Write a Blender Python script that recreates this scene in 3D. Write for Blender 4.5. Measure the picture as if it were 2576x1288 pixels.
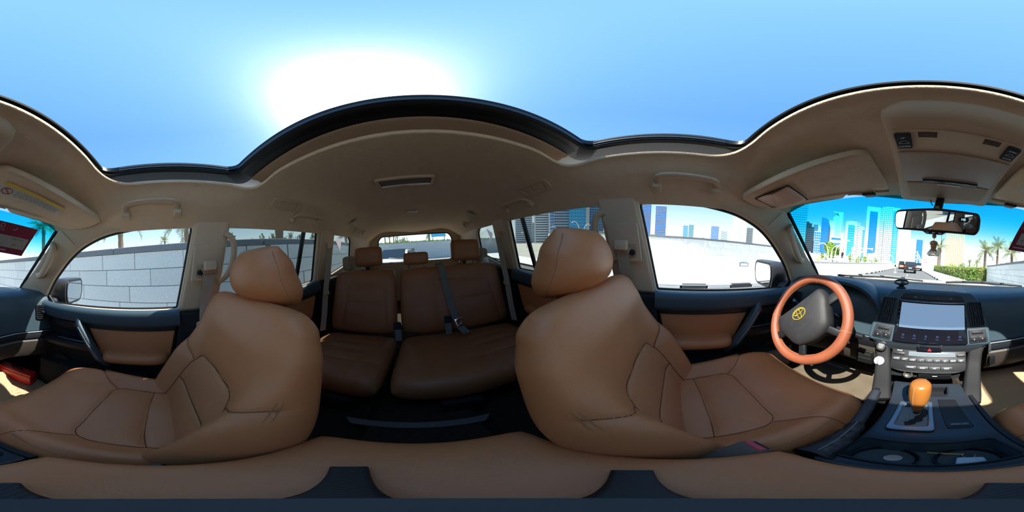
import bpy, bmesh, math, random
import numpy as np
from math import sin, cos, pi, radians, sqrt, exp, atan2
from mathutils import Vector, Matrix, Euler

for _o in list(bpy.data.objects):
    bpy.data.objects.remove(_o)
SC = bpy.context.scene
COL = SC.collection
random.seed(7)
RNG = np.random.default_rng(11)

# ------------------------------------------------------------------ camera (full 360 degree view from between the front seats)
cam_d = bpy.data.cameras.new('camera')
cam_d.type = 'PANO'
try:
    cam_d.panorama_type = 'EQUIRECTANGULAR'
except Exception:
    cam_d.cycles.panorama_type = 'EQUIRECTANGULAR'
cam_d.clip_start = 0.005
cam_d.clip_end = 4000
cam = bpy.data.objects.new('camera', cam_d)
COL.objects.link(cam)
CAM = Vector((-0.027, 0.0, 1.476))
cam.matrix_world = Matrix(((-0.83496, -0.06558, 0.54638, CAM.x),
                           (0.54973, -0.05396, 0.8336, CAM.y),
                           (-0.02518, 0.99639, 0.08111, CAM.z),
                           (0, 0, 0, 1)))
SC.camera = cam

# ------------------------------------------------------------------ sun and sky
SUN_AZ, SUN_EL = radians(166.0), radians(50.5)
SUN = Vector((sin(SUN_AZ) * cos(SUN_EL), cos(SUN_AZ) * cos(SUN_EL), sin(SUN_EL)))
sl = bpy.data.lights.new('sun', 'SUN')
sl.energy = 6.3
sl.angle = radians(0.53)
sl.color = (1.0, 0.95, 0.86)
so = bpy.data.objects.new('sun', sl)
COL.objects.link(so)
so.rotation_euler = SUN.to_track_quat('Z', 'Y').to_euler()
so.location = SUN * 50

world = bpy.data.worlds.new('sky')
SC.world = world
world.use_nodes = True
wn, wl = world.node_tree.nodes, world.node_tree.links
wn.clear()


def wnode(t, **k):
    n = wn.new(t)
    for a, b in k.items():
        setattr(n, a, b)
    return n


w_out = wnode('ShaderNodeOutputWorld')
w_bg = wnode('ShaderNodeBackground')
w_tc = wnode('ShaderNodeTexCoord')
w_sep = wnode('ShaderNodeSeparateXYZ')
wl.new(w_tc.outputs['Generated'], w_sep.inputs[0])
w_ramp = wnode('ShaderNodeValToRGB')
cr = w_ramp.color_ramp
cr.elements[0].position = 0.0
cr.elements[0].color = (0.78, 0.84, 0.82, 1)
cr.elements[1].position = 1.0
cr.elements[1].color = (0.115, 0.295, 0.60, 1)
for p_, c_ in ((0.10, (0.58, 0.70, 0.74, 1)), (0.22, (0.33, 0.50, 0.64, 1)), (0.42, (0.135, 0.32, 0.60, 1)), (0.72, (0.088, 0.245, 0.58, 1))):
    e_ = cr.elements.new(p_)
    e_.color = c_
wl.new(w_sep.outputs['Z'], w_ramp.inputs['Fac'])
w_dot = wnode('ShaderNodeVectorMath', operation='DOT_PRODUCT')
wl.new(w_tc.outputs['Generated'], w_dot.inputs[0])
w_dot.inputs[1].default_value = SUN
w_ac = wnode('ShaderNodeMath', operation='ARCCOSINE', use_clamp=False)
wl.new(w_dot.outputs['Value'], w_ac.inputs[0])


def wglow(amp, width, power):
    """bright hazy ring of the sky around the sun: amp * exp(-(angle/width)^power)"""
    a = wnode('ShaderNodeMath', operation='DIVIDE')
    wl.new(w_ac.outputs[0], a.inputs[0])
    a.inputs[1].default_value = radians(width)
    b = wnode('ShaderNodeMath', operation='POWER')
    wl.new(a.outputs[0], b.inputs[0])
    b.inputs[1].default_value = power
    c = wnode('ShaderNodeMath', operation='MULTIPLY')
    wl.new(b.outputs[0], c.inputs[0])
    c.inputs[1].default_value = -1
    d = wnode('ShaderNodeMath', operation='EXPONENT')
    wl.new(c.outputs[0], d.inputs[0])
    e = wnode('ShaderNodeMath', operation='MULTIPLY')
    wl.new(d.outputs[0], e.inputs[0])
    e.inputs[1].default_value = amp
    return e


def wscaled(src, col):
    m = wnode('ShaderNodeMixRGB', blend_type='MULTIPLY')
    m.inputs['Fac'].default_value = 1
    m.inputs['Color1'].default_value = (*col, 1)
    wl.new(src.outputs[0], m.inputs['Color2'])
    return m


def wadd(a, b):
    m = wnode('ShaderNodeMixRGB', blend_type='ADD')
    m.inputs['Fac'].default_value = 1
    wl.new(a.outputs[0], m.inputs['Color1'])
    wl.new(b.outputs[0], m.inputs['Color2'])
    return m


w_sky = wadd(wadd(w_ramp, wscaled(wglow(0.32, 34, 1.2), (0.55, 0.78, 0.62))), wscaled(wglow(3.6, 10.5, 1.45), (1, 0.98, 0.94)))
wl.new(w_sky.outputs[0], w_bg.inputs['Color'])
w_bg.inputs['Strength'].default_value = 1.0
wl.new(w_bg.outputs[0], w_out.inputs['Surface'])

SC.view_settings.view_transform = 'Standard'
SC.view_settings.look = 'None'
SC.view_settings.exposure = 0.88
SC.view_settings.gamma = 1.0
SC.view_settings.use_curve_mapping = False
try:
    SC.cycles.max_bounces = 12
    SC.cycles.diffuse_bounces = 6
    SC.cycles.glossy_bounces = 5
    SC.cycles.transparent_max_bounces = 24
    SC.cycles.transmission_bounces = 6
    SC.cycles.caustics_reflective = False
    SC.cycles.caustics_refractive = False
    SC.cycles.sample_clamp_indirect = 6.0
    SC.cycles.use_denoising = True
except Exception:
    pass

# ------------------------------------------------------------------ materials
MATS = {}


def M(name, col=(0.5, 0.5, 0.5), rough=0.5, metal=0.0, spec=0.5, bump=None, var=None, emit=None, coat=0.0, kind=None, sheen=0.0):
    """bump=(scale, strength, 'noise'|'voronoi'|'wave'); var=(scale, colour2, lo, hi) mottles the colour"""
    if name in MATS:
        return MATS[name]
    m = bpy.data.materials.new(name)
    m.use_nodes = True
    n, l = m.node_tree.nodes, m.node_tree.links
    b = n['Principled BSDF']
    b.inputs['Base Color'].default_value = (*col, 1)
    b.inputs['Roughness'].default_value = rough
    b.inputs['Metallic'].default_value = metal
    b.inputs['Specular IOR Level'].default_value = spec
    b.inputs['Coat Weight'].default_value = coat
    b.inputs['Sheen Weight'].default_value = sheen
    tc = n.new('ShaderNodeTexCoord')
    if var:
        t = n.new('ShaderNodeTexNoise')
        t.inputs['Scale'].default_value = var[0]
        t.inputs['Detail'].default_value = 5
        l.new(tc.outputs['Object'], t.inputs['Vector'])
        r = n.new('ShaderNodeMapRange')
        r.inputs['From Min'].default_value = var[2] if len(var) > 2 else 0.35
        r.inputs['From Max'].default_value = var[3] if len(var) > 3 else 0.7
        l.new(t.outputs['Fac'], r.inputs['Value'])
        x = n.new('ShaderNodeMixRGB')
        x.inputs['Color1'].default_value = (*col, 1)
        x.inputs['Color2'].default_value = (*var[1], 1)
        l.new(r.outputs[0], x.inputs['Fac'])
        l.new(x.outputs[0], b.inputs['Base Color'])
    if kind == 'carbon' or kind == 'rib':
        mp = n.new('ShaderNodeMapping')
        mp.inputs['Rotation'].default_value = (0.5, 0.35, radians(45))
        l.new(tc.outputs['Object'], mp.inputs['Vector'])
        t = n.new('ShaderNodeTexWave')
        t.inputs['Scale'].default_value = 150 if kind == 'carbon' else 90
        l.new(mp.outputs[0], t.inputs['Vector'])
        x = n.new('ShaderNodeMixRGB')
        x.inputs['Color1'].default_value = (*col, 1)
        x.inputs['Color2'].default_value = (col[0] * 2.0 + 0.004, col[1] * 2.0 + 0.004, col[2] * 2.0 + 0.004, 1)
        l.new(t.outputs['Fac'], x.inputs['Fac'])
        l.new(x.outputs[0], b.inputs['Base Color'])
    if kind == 'wood':
        t = n.new('ShaderNodeTexWave')
        t.inputs['Scale'].default_value = 14
        t.inputs['Distortion'].default_value = 6
        l.new(tc.outputs['Object'], t.inputs['Vector'])
        x = n.new('ShaderNodeMixRGB')
        x.inputs['Color1'].default_value = (*col, 1)
        x.inputs['Color2'].default_value = (col[0] * .35, col[1] * .3, col[2] * .3, 1)
        l.new(t.outputs['Fac'], x.inputs['Fac'])
        l.new(x.outputs[0], b.inputs['Base Color'])
    if bump:
        if bump[2] == 'voronoi':
            t = n.new('ShaderNodeTexVoronoi')
            out = 'Distance'
        else:
            t = n.new('ShaderNodeTexNoise')
            t.inputs['Detail'].default_value = 4
            out = 'Fac'
        t.inputs['Scale'].default_value = bump[0]
        l.new(tc.outputs['Object'], t.inputs['Vector'])
        bp = n.new('ShaderNodeBump')
        bp.inputs['Strength'].default_value = bump[1]
        bp.inputs['Distance'].default_value = 0.002 if len(bump) < 4 else bump[3]
        l.new(t.outputs[out], bp.inputs['Height'])
        l.new(bp.outputs[0], b.inputs['Normal'])
    if emit:
        b.inputs['Emission Color'].default_value = (*emit[0], 1)
        b.inputs['Emission Strength'].default_value = emit[1]
    MATS[name] = m
    return m


def glass(name, tint, gloss=0.06, band=None):
    """thin window pane: tinted see-through plus a fresnel reflection; band=(z0, z1, colour) is the coloured shade band of a windscreen"""
    m = bpy.data.materials.new(name)
    m.use_nodes = True
    n, l = m.node_tree.nodes, m.node_tree.links
    n.clear()
    out = n.new('ShaderNodeOutputMaterial')
    tr = n.new('ShaderNodeBsdfTransparent')
    tint = tuple(sqrt(c) for c in tint)      # a pane has two faces
    tr.inputs['Color'].default_value = (*tint, 1)
    gl = n.new('ShaderNodeBsdfGlossy')
    gl.inputs['Roughness'].default_value = 0.02
    gl.inputs['Color'].default_value = (0.9, 0.95, 1, 1)
    lw = n.new('ShaderNodeLayerWeight')
    lw.inputs['Blend'].default_value = 0.12
    mu = n.new('ShaderNodeMath')
    mu.operation = 'MULTIPLY'
    mu.inputs[1].default_value = gloss * 4
    l.new(lw.outputs['Fresnel'], mu.inputs[0])
    mx = n.new('ShaderNodeMixShader')
    l.new(mu.outputs[0], mx.inputs['Fac'])
    l.new(tr.outputs[0], mx.inputs[1])
    l.new(gl.outputs[0], mx.inputs[2])
    l.new(mx.outputs[0], out.inputs['Surface'])
    if band:
        ge = n.new('ShaderNodeNewGeometry')
        sp = n.new('ShaderNodeSeparateXYZ')
        l.new(ge.outputs['Position'], sp.inputs[0])
        # the band follows the curved upper edge of the pane: height + 0.3 x^2
        sq = n.new('ShaderNodeMath')
        sq.operation = 'MULTIPLY'
        l.new(sp.outputs['X'], sq.inputs[0])
        l.new(sp.outputs['X'], sq.inputs[1])
        m3 = n.new('ShaderNodeMath')
        m3.operation = 'MULTIPLY_ADD'
        l.new(sq.outputs[0], m3.inputs[0])
        m3.inputs[1].default_value = 0.13
        l.new(sp.outputs['Z'], m3.inputs[2])
        mr = n.new('ShaderNodeMapRange')
        mr.interpolation_type = 'SMOOTHSTEP'
        mr.inputs['From Min'].default_value = band[0]
        mr.inputs['From Max'].default_value = band[1]
        l.new(m3.outputs[0], mr.inputs['Value'])
        cm = n.new('ShaderNodeMixRGB')
        cm.inputs['Color1'].default_value = (*tint, 1)
        cm.inputs['Color2'].default_value = (*[sqrt(c) for c in band[2]], 1)
        l.new(mr.outputs[0], cm.inputs['Fac'])
        l.new(cm.outputs[0], tr.inputs['Color'])
    MATS[name] = m
    return m


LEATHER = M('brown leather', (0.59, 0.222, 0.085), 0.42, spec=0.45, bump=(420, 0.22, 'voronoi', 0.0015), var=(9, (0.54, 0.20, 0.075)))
LEATHER_DIM = M('shade darkened rear leather', (0.33, 0.120, 0.045), 0.45, spec=0.4, bump=(420, 0.2, 'voronoi', 0.0015), var=(9, (0.30, 0.108, 0.040)))  # same leather as in front, the dim rear cabin darkened into its colour
STITCH = M('tan thread', (0.36, 0.19, 0.09), 0.9, spec=.1)
SEAM = M('dark seam thread', (0.17, 0.068, 0.028), 0.9, spec=.1)
HEAD = M('beige headliner fabric', (0.74, 0.57, 0.40), 0.92, spec=0.15, bump=(260, 0.55, 'noise', 0.004), var=(30, (0.70, 0.535, 0.37)))
BEIGE = M('beige plastic', (0.60, 0.455, 0.315), 0.55, spec=0.35, bump=(700, 0.12, 'noise', 0.001))
BEIGE_D = M('darker beige plastic', (0.45, 0.325, 0.215), 0.6, spec=0.3)
SHADE = M('tan sunshade board', (0.42, 0.29, 0.19), 0.9, spec=0.1, bump=(240, 0.3, 'noise', 0.003))
DASH = M('sky tinted soft dashboard', (0.042, 0.072, 0.093), 0.46, spec=0.5, bump=(600, 0.25, 'voronoi', 0.0012))  # the reflected sky is put into this bluish base colour
BLACK = M('black plastic', (0.010, 0.011, 0.013), 0.42, spec=0.4)
BLACKM = M('matt black plastic', (0.014, 0.014, 0.015), 0.7, spec=0.3)
RUBBER = M('black rubber', (0.010, 0.011, 0.012), 0.6, spec=0.3)
CARPET = M('dark brown carpet', (0.055, 0.043, 0.034), 0.98, spec=0.05, bump=(500, 0.8, 'noise', 0.006), var=(60, (0.035, 0.028, 0.022)))
MATRUB = M('beige rubber mat', (0.46, 0.33, 0.20), 0.75, spec=0.3)
CARBON = M('carbon weave trim', (0.012, 0.015, 0.019), 0.32, spec=0.5, kind='carbon')
RIBBED = M('ribbed black foot', (0.012, 0.011, 0.011), 0.55, kind='rib')
CHROME = M('chrome', (0.8, 0.8, 0.8), 0.12, metal=1.0)
SILVER = M('satin silver', (0.26, 0.29, 0.32), 0.38, metal=0.85)
WHITE = M('white paint print', (0.75, 0.78, 0.8), 0.6)
GREYPR = M('dim grey print', (0.28, 0.3, 0.32), 0.6)
BELT = M('beige belt webbing', (0.40, 0.34, 0.27), 0.85, spec=0.15, bump=(900, 0.3, 'noise', 0.001))
BELTG = M('grey belt webbing', (0.17, 0.155, 0.135), 0.85, spec=0.15)
MIRROR = M('mirror glass', (0.93, 0.94, 0.95), 0.0, metal=1.0)
BODYW = M('white car paint', (0.80, 0.82, 0.84), 0.25, spec=0.5, coat=0.4)
G_CLEAR = glass('clear glass', (0.96, 0.985, 0.985), 0.035)
G_ROOF = glass('sunroof glass', (0.97, 0.99, 1.0), 0.0)
G_TINT = glass('privacy glass', (0.38, 0.42, 0.415), 0.06)
G_REAR = glass('rear glass', (0.86, 0.90, 0.90), 0.05)
G_WIND = glass('windscreen glass', (0.96, 0.99, 0.99), 0.04, band=(1.585, 1.735, (0.02, 0.66, 0.96)))

# ------------------------------------------------------------------ object helpers
MW = {}


def link(o, parent=None):
    COL.objects.link(o)
    if parent is not None:
        o.parent = parent
    return o


def thing(name, label, cat, loc=(0, 0, 0), rot=(0, 0, 0), group=None):
    o = bpy.data.objects.new(name, None)
    o.empty_display_size = 0.05
    COL.objects.link(o)
    o.location = loc
    o.rotation_euler = rot
    tag(o, label, cat, group)
    MW[o.name] = Matrix.LocRotScale(Vector(loc), Euler(rot), None)
    return o


def tag(o, label, cat, group=None, kind=None):
    o['label'] = label
    o['category'] = cat
    if group:
        o['group'] = group
    if kind:
        o['kind'] = kind
    return o


def root_of(o):
    while o.parent is not None:
        o = o.parent
    return o


def mk(name, verts, faces, mat, parent=None, smooth=True, angle=35, local=False):
    """one mesh object; verts in world space unless local=True (then in the frame of the top-level parent)"""
    me = bpy.data.meshes.new(name)
    if parent is not None and not local:
        inv = MW.get(root_of(parent).name)
        if inv is not None:
            inv = inv.inverted()
            verts = [inv @ Vector(v) for v in verts]
    me.from_pydata([tuple(v) for v in verts], [], [tuple(f) for f in faces])
    me.validate()
    bm = bmesh.new()
    bm.from_mesh(me)
    bmesh.ops.recalc_face_normals(bm, faces=bm.faces)
    bm.to_mesh(me)
    bm.free()
    if smooth:
        me.shade_smooth()
        me.set_sharp_from_angle(angle=radians(angle))
    me.materials.append(mat)
    o = bpy.data.objects.new(name, me)
    return link(o, parent)


def struct(o):
    o['kind'] = 'structure'
    return o


def box_vf(c, s, rot=None, bevel=0.0, seg=2):
    bm = bmesh.new()
    bmesh.ops.create_cube(bm, size=1.0)
    for v in bm.verts:
        v.co = Vector((v.co.x * s[0], v.co.y * s[1], v.co.z * s[2]))
    if bevel > 0:
        bmesh.ops.bevel(bm, geom=list(bm.edges), offset=min(bevel, min(s) * 0.49), segments=seg, profile=0.6, affect='EDGES')
    R = Euler(rot).to_matrix() if rot is not None else Matrix.Identity(3)
    c = Vector(c)
    bm.verts.index_update()
    vs = [c + R @ v.co for v in bm.verts]
    fs = [[v.index for v in f.verts] for f in bm.faces]
    bm.free()
    return vs, fs


def box(name, c, s, mat, parent=None, rot=None, bevel=0.0, seg=2, **k):
    v, f = box_vf(c, s, rot, bevel, seg)
    return mk(name, v, f, mat, parent, **k)


def join(parts):
    V, F = [], []
    for v, f in parts:
        n = len(V)
        V += list(v)
        F += [[i + n for i in q] for q in f]
    return V, F


def loft_vf(rings, caps=True, closed=True):
    V = [Vector(p) for r in rings for p in r]
    n = len(rings[0])
    F = []
    for i in range(len(rings) - 1):
        for j in range(n if closed else n - 1):
            a, b = i * n + j, i * n + (j + 1) % n
            F.append((a, b, b + n, a + n))
    if caps and closed:
        F.append(tuple(range(n - 1, -1, -1)))
        F.append(tuple(range((len(rings) - 1) * n, len(rings) * n)))
    return V, F


def loft(name, rings, mat, parent=None, caps=True, closed=True, **k):
    v, f = loft_vf(rings, caps, closed)
    return mk(name, v, f, mat, parent, **k)


def smooth_path(pts, n=6, cyclic=False):
    P = [Vector(p) for p in pts]
    if len(P) < 3:
        return P
    out = []
    N = len(P)
    for i in range(N if cyclic else N - 1):
        p1, p2 = P[i], P[(i + 1) % N]
        p0 = P[(i - 1) % N] if cyclic else (P[i - 1] if i > 0 else p1 * 2 - p2)
        p3 = P[(i + 2) % N] if cyclic else (P[i + 2] if i + 2 < N else p2 * 2 - p1)
        for k in range(n):
            t = k / n
            out.append(0.5 * ((2 * p1) + (p2 - p0) * t + (2 * p0 - 5 * p1 + 4 * p2 - p3) * t * t + (3 * p1 - p0 - 3 * p2 + p3) * t ** 3))
    if not cyclic:
        out.append(P[-1])
    return out


def circle2(r, n=8, ry=None):
    ry = r if ry is None else ry
    return [(r * cos(2 * pi * i / n), ry * sin(2 * pi * i / n)) for i in range(n)]


def rrect2(w, h, r, n=3):
    """rounded rectangle outline centred on the origin"""
    r = min(r, w / 2 - 1e-5, h / 2 - 1e-5)
    out = []
    for cx, cy, a0 in ((w / 2 - r, h / 2 - r, 0), (-w / 2 + r, h / 2 - r, 90), (-w / 2 + r, -h / 2 + r, 180), (w / 2 - r, -h / 2 + r, 270)):
        for i in range(n + 1):
            a = radians(a0 + 90 * i / n)
            out.append((cx + r * cos(a), cy + r * sin(a)))
    return out


def sweep_vf(path, sec, up=(0, 0, 1), scale=None, cyclic=False, caps=True):
    P = [Vector(p) for p in path]
    N = len(P)
    rings = []
    side = None
    for i in range(N):
        if cyclic:
            T = P[(i + 1) % N] - P[i - 1]
        else:
            T = P[min(i + 1, N - 1)] - P[max(i - 1, 0)]
        T.normalize()
        U = Vector(up)
        s = T.cross(U)
        if s.length < 0.05:
            s = side if side is not None else T.cross(Vector((0, 1, 0.01)))
        s.normalize()
        if side is not None and s.dot(side) < 0 and not cyclic:
            s = -s
        side = s
        nrm = s.cross(T).normalized()
        k = scale(i / max(1, N - 1)) if scale else 1.0
        kx, ky = k if isinstance(k, tuple) else (k, k)
        rings.append([P[i] + s * (a * kx) + nrm * (b * ky) for a, b in sec])
    if cyclic:
        V = [v for r in rings for v in r]
        n = len(sec)
        F = []
        for i in range(N):
            for j in range(n):
                a, b = i * n + j, i * n + (j + 1) % n
                c, d = ((i + 1) % N) * n + (j + 1) % n, ((i + 1) % N) * n + j
                F.append((a, b, c, d))
        return V, F
    return loft_vf(rings, caps)


def sweep(name, path, sec, mat, parent=None, up=(0, 0, 1), scale=None, cyclic=False, **k):
    v, f = sweep_vf(path, sec, up, scale, cyclic)
    return mk(name, v, f, mat, parent, **k)


def tube(name, path, r, mat, parent=None, n=8, sm=0, up=(0, 0, 1), **k):
    p = smooth_path(path, sm) if sm else path
    return sweep(name, p, circle2(r, n), mat, parent, up=up, **k)


def rpoly(pts, r, n=4):
    """round the corners of a 2-d polygon; r is one radius or one per corner"""
    N = len(pts)
    out = []
    for i in range(N):
        p = Vector(pts[i])
        a = Vector(pts[i - 1]) - p
        b = Vector(pts[(i + 1) % N]) - p
        rr = r[i] if isinstance(r, (list, tuple)) else r
        d = min(rr, a.length * 0.45, b.length * 0.45)
        if d < 1e-5:
            out.append(tuple(p))
            continue
        p0, p2 = p + a.normalized() * d, p + b.normalized() * d
        for k in range(n + 1):
            t = k / n
            q = p0 * (1 - t) ** 2 + p * 2 * t * (1 - t) + p2 * t * t
            out.append(tuple(q))
    return out


def sheet_vf(outline, holes, mapf, thick, bevel=0.0, res=2):
    cu = bpy.data.curves.new('outline', 'CURVE')
    cu.dimensions = '2D'
    cu.fill_mode = 'BOTH'
    for loop in [outline] + list(holes):
        sp = cu.splines.new('POLY')
        sp.points.add(len(loop) - 1)
        for q, p in zip(sp.points, loop):
            q.co = (p[0], p[1], 0, 1)
        sp.use_cyclic_u = True
    cu.extrude = max(thick / 2 - bevel, 0.0)
    cu.bevel_depth = bevel
    cu.bevel_resolution = res if bevel > 0 else 0
    cu.offset = -bevel
    o = bpy.data.objects.new('outline', cu)
    me = bpy.data.meshes.new_from_object(o)
    bm = bmesh.new()
    bm.from_mesh(me)
    bmesh.ops.remove_doubles(bm, verts=bm.verts, dist=1e-5)
    bm.verts.index_update()
    V = [Vector(mapf(v.co.x, v.co.y, v.co.z)) for v in bm.verts]
    F = [[v.index for v in f.verts] for f in bm.faces]
    bm.free()
    bpy.data.meshes.remove(me)
    bpy.data.objects.remove(o)
    bpy.data.curves.remove(cu)
    return V, F


def sheet(name, outline, mapf, thick, mat, parent=None, holes=(), bevel=0.0, res=2, **k):
    v, f = sheet_vf(outline, holes, mapf, thick, bevel, res)
    return mk(name, v, f, mat, parent, **k)


def frame(o, x, y):
    """placement matrix: origin o, local x along x, local y towards y, z the normal"""
    x = Vector(x).normalized()
    z = x.cross(Vector(y)).normalized()
    y = z.cross(x)
    return Matrix(((x.x, y.x, z.x, o[0]), (x.y, y.y, z.y, o[1]), (x.z, y.z, z.z, o[2]), (0, 0, 0, 1)))


def onf(mx):
    return lambda u, v, w: mx @ Vector((u, v, w))


def text_vf(body, size, mx, thick=0.0004, align='CENTER'):
    cu = bpy.data.curves.new('lettering', 'FONT')
    cu.body = body
    cu.size = size
    cu.align_x = align
    cu.align_y = 'CENTER'
    cu.extrude = thick / 2
    cu.resolution_u = 2
    o = bpy.data.objects.new('lettering', cu)
    me = bpy.data.meshes.new_from_object(o)
    V = [mx @ v.co for v in me.vertices]
    F = [list(p.vertices) for p in me.polygons]
    bpy.data.meshes.remove(me)
    bpy.data.objects.remove(o)
    bpy.data.curves.remove(cu)
    return V, F


def text(name, body, size, mx, mat, parent=None, thick=0.0004, align='CENTER'):
    v, f = text_vf(body, size, mx, thick, align)
    return mk(name, v, f, mat, parent, smooth=False)


def lathe_vf(prof, mx, n=24):
    """prof: (radius, height) pairs around local z"""
    rings = [[mx @ Vector((r * cos(2 * pi * i / n), r * sin(2 * pi * i / n), h)) for i in range(n)] for r, h in prof]
    return loft_vf(rings, True)


def lathe(name, prof, mx, mat, parent=None, n=24, **k):
    v, f = lathe_vf(prof, mx, n)
    return mk(name, v, f, mat, parent, **k)


def copy_tree(o, parent=None):
    c = o.copy()
    COL.objects.link(c)
    c.parent = parent
    for ch in o.children:
        copy_tree(ch, c)
    return c


def seam_field(X, Y, seams, groove=0.005, gw=0.005, puff=0.0, pw=0.03):
    """height change from stitched seams: a groove on each line and panels that puff up between them"""
    D = np.full(X.shape, 9.0)
    for line in seams:
        for (x0, y0), (x1, y1) in zip(line[:-1], line[1:]):
            dx, dy = x1 - x0, y1 - y0
            L2 = dx * dx + dy * dy + 1e-12
            t = np.clip(((X - x0) * dx + (Y - y0) * dy) / L2, 0, 1)
            D = np.minimum(D, np.hypot(X - x0 - t * dx, Y - y0 - t * dy))
    return -groove * np.exp(-(D / gw) ** 2) + puff * (1 - np.exp(-(D / pw) ** 2))


def pillow(name, hw, t0, t1, base, front, back, mat, parent, ns=60, nt=60, n=7.0, corner=0.05, seams=(), groove=0.006, gw=0.006, puff=0.008,
           local=True, arch=None):
    """padded cushion. hw(t): half width at length t (t in metres from t0 to t1); base(x,t)->point; normal from the base surface;
    front/back(s,tt) thickness with s,tt in [-1,1]"""
    def dist(m):
        a = np.linspace(-1, 1, m + 1)
        return np.sign(a) * (1 - (1 - np.abs(a)) ** 1.55)
    s, tt = np.meshgrid(dist(ns), dist(nt), indexing='ij')
    e = np.sqrt(np.clip(1 - np.abs(s) ** n, 0, 1)) * np.sqrt(np.clip(1 - np.abs(tt) ** n, 0, 1))
    s2 = s * (1 - corner * np.abs(tt) ** 6)
    t2 = tt * (1 - corner * np.abs(s) ** 6)
    T = t0 + (t2 + 1) / 2 * (t1 - t0)
    HW = np.vectorize(hw)(T)
    X = s2 * HW
    fr = np.vectorize(front)(s2, t2) * e
    if seams:
        fr = fr + seam_field(X, T, seams, groove, gw, puff) * np.clip(e * 1.5, 0, 1)
    bk = np.vectorize(back)(s2, t2) * e
    V, F = [], []
    m1, m2 = ns + 1, nt + 1
    idf = np.zeros((m1, m2), int)
    idb = np.zeros((m1, m2), int)
    h = 1e-3
    for i in range(m1):
        for j in range(m2):
            x, t = float(X[i, j]), float(T[i, j])
            p = Vector(base(x, t))
            du = Vector(base(x + h, t)) - p
            dv = Vector(base(x, t + h)) - p
            nn = du.cross(dv).normalized()
            idf[i, j] = len(V)
            V.append(p + nn * float(fr[i, j]))
            if 0 < i < ns and 0 < j < nt:
                idb[i, j] = len(V)
                V.append(p - nn * float(bk[i, j]))
            else:
                idb[i, j] = idf[i, j]
    for i in range(ns):
        for j in range(nt):
            F.append((idf[i, j], idf[i + 1, j], idf[i + 1, j + 1], idf[i, j + 1]))
            q = [idb[i, j], idb[i, j + 1], idb[i + 1, j + 1], idb[i + 1, j]]
            F.append(q)
    return mk(name, V, F, mat, parent, local=local, angle=75)

# ================================================================== THE CAR SHELL (the room)
def side_x(z):
    return 0.755 - 0.237 * (z - 1.27)


def side_map(side, off=0.0):
    """(y, z, w) on the leaning side wall; w grows outwards"""
    return lambda y, z, w: (side * (side_x(z) + off + w), y, z)


FD = rpoly([(-0.152, 1.662), (0.09, 1.657), (0.265, 1.634), (0.39, 1.585), (0.48, 1.52), (0.60, 1.405), (0.672, 1.30), (0.655, 1.268), (-0.066, 1.262)],
           [.035, .1, .1, .1, .1, .1, .03, .02, .01])
RD = rpoly([(-0.322, 1.672), (-0.75, 1.677), (-1.034, 1.660), (-1.045, 1.268), (-0.25, 1.262)], [.06, .1, .03, .02, .01])
QW = rpoly([(-1.275, 1.668), (-1.62, 1.655), (-1.70, 1.60), (-1.745, 1.365), (-1.30, 1.28)], [.03, .05, .05, .04, .03])

walls = {}
for side, nm in ((-1, 'wall_left'), (1, 'wall_right')):
    w = thing(nm, 'beige side trim with pillars around the %s windows' % ('driver side' if side < 0 else 'passenger side'), 'wall', (side * 0.75, 0, 0.62))
    w['kind'] = 'structure'
    walls[side] = w
    outline = [(-2.52, 1.23), (0.93, 1.23), (0.93, 1.325), (0.735, 1.468), (0.592, 1.597), (0.487, 1.705), (0.46, 1.735), (-2.52, 1.735)]
    sheet('pillar_trim', outline, side_map(side, 0.018), 0.036, BEIGE, w, holes=[FD, RD, QW], bevel=0.012)
    # dark lower side of the body
    sheet('lower_side', [(-2.52, 0.58), (1.12, 0.58), (1.12, 1.26), (-2.52, 1.26)], lambda y, z, q, s=side: (s * (0.80 + q), y, z), 0.02, BLACKM, w)
    sheet('quarter_trim', rpoly([(-2.48, 0.64), (-1.12, 0.64), (-1.06, 1.255), (-2.48, 1.28)], .03), lambda y, z, q, s=side: (s * (0.755 + q), y, z), 0.05, BLACKM, w, bevel=0.02)
    # B pillar casings
    sheet('pillar_casing', rpoly([(-0.162, 1.672), (-0.328, 1.676), (-0.262, 1.252), (-0.070, 1.246)], .012), side_map(side, 0.012), 0.04, BEIGE, w, bevel=0.014)
    sheet('pillar_foot', rpoly([(-0.068, 1.248), (-0.264, 1.252), (-0.20, 0.62), (0.015, 0.62)], .012), lambda y, z, q, s=side: (s * (0.745 + q), y, z), 0.05, BLACKM, w, bevel=0.014)
    # C pillar casing
    sheet('pillar_casing', rpoly([(-1.060, 1.67), (-1.262, 1.67), (-1.285, 1.25), (-1.060, 1.25)], .01), side_map(side, 0.010), 0.04, BEIGE, w, bevel=0.012)
    # seams of the pillar trim
    sweep('pillar_joint', [(side * (side_x(1.64) - .004), 0.405, 1.60), (side * (side_x(1.68) - .004), 0.475, 1.675)], circle2(.0022, 5), BEIGE_D, w)
    # rear door window divider and rubber seals
    sheet('window_divider', [(-0.875, 1.685), (-0.905, 1.685), (-0.858, 1.255), (-0.828, 1.255)], side_map(side, 0.03), 0.02, BLACK, w, bevel=0.004)
    for hole in (FD, RD, QW):
        path = [side_map(side, 0.030)(y, z, 0) for y, z in hole]
        sweep('window_seal', path, circle2(.0085, 6), RUBBER, w, up=(side, 0, 0.2), cyclic=True)


def pane(nm, label, outline, mapf, mat, thick=0.004, **k):
    o = sheet(nm, outline, mapf, thick, mat, None, smooth=False, **k)
    tag(o, label, 'window', kind='structure')
    return o


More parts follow.
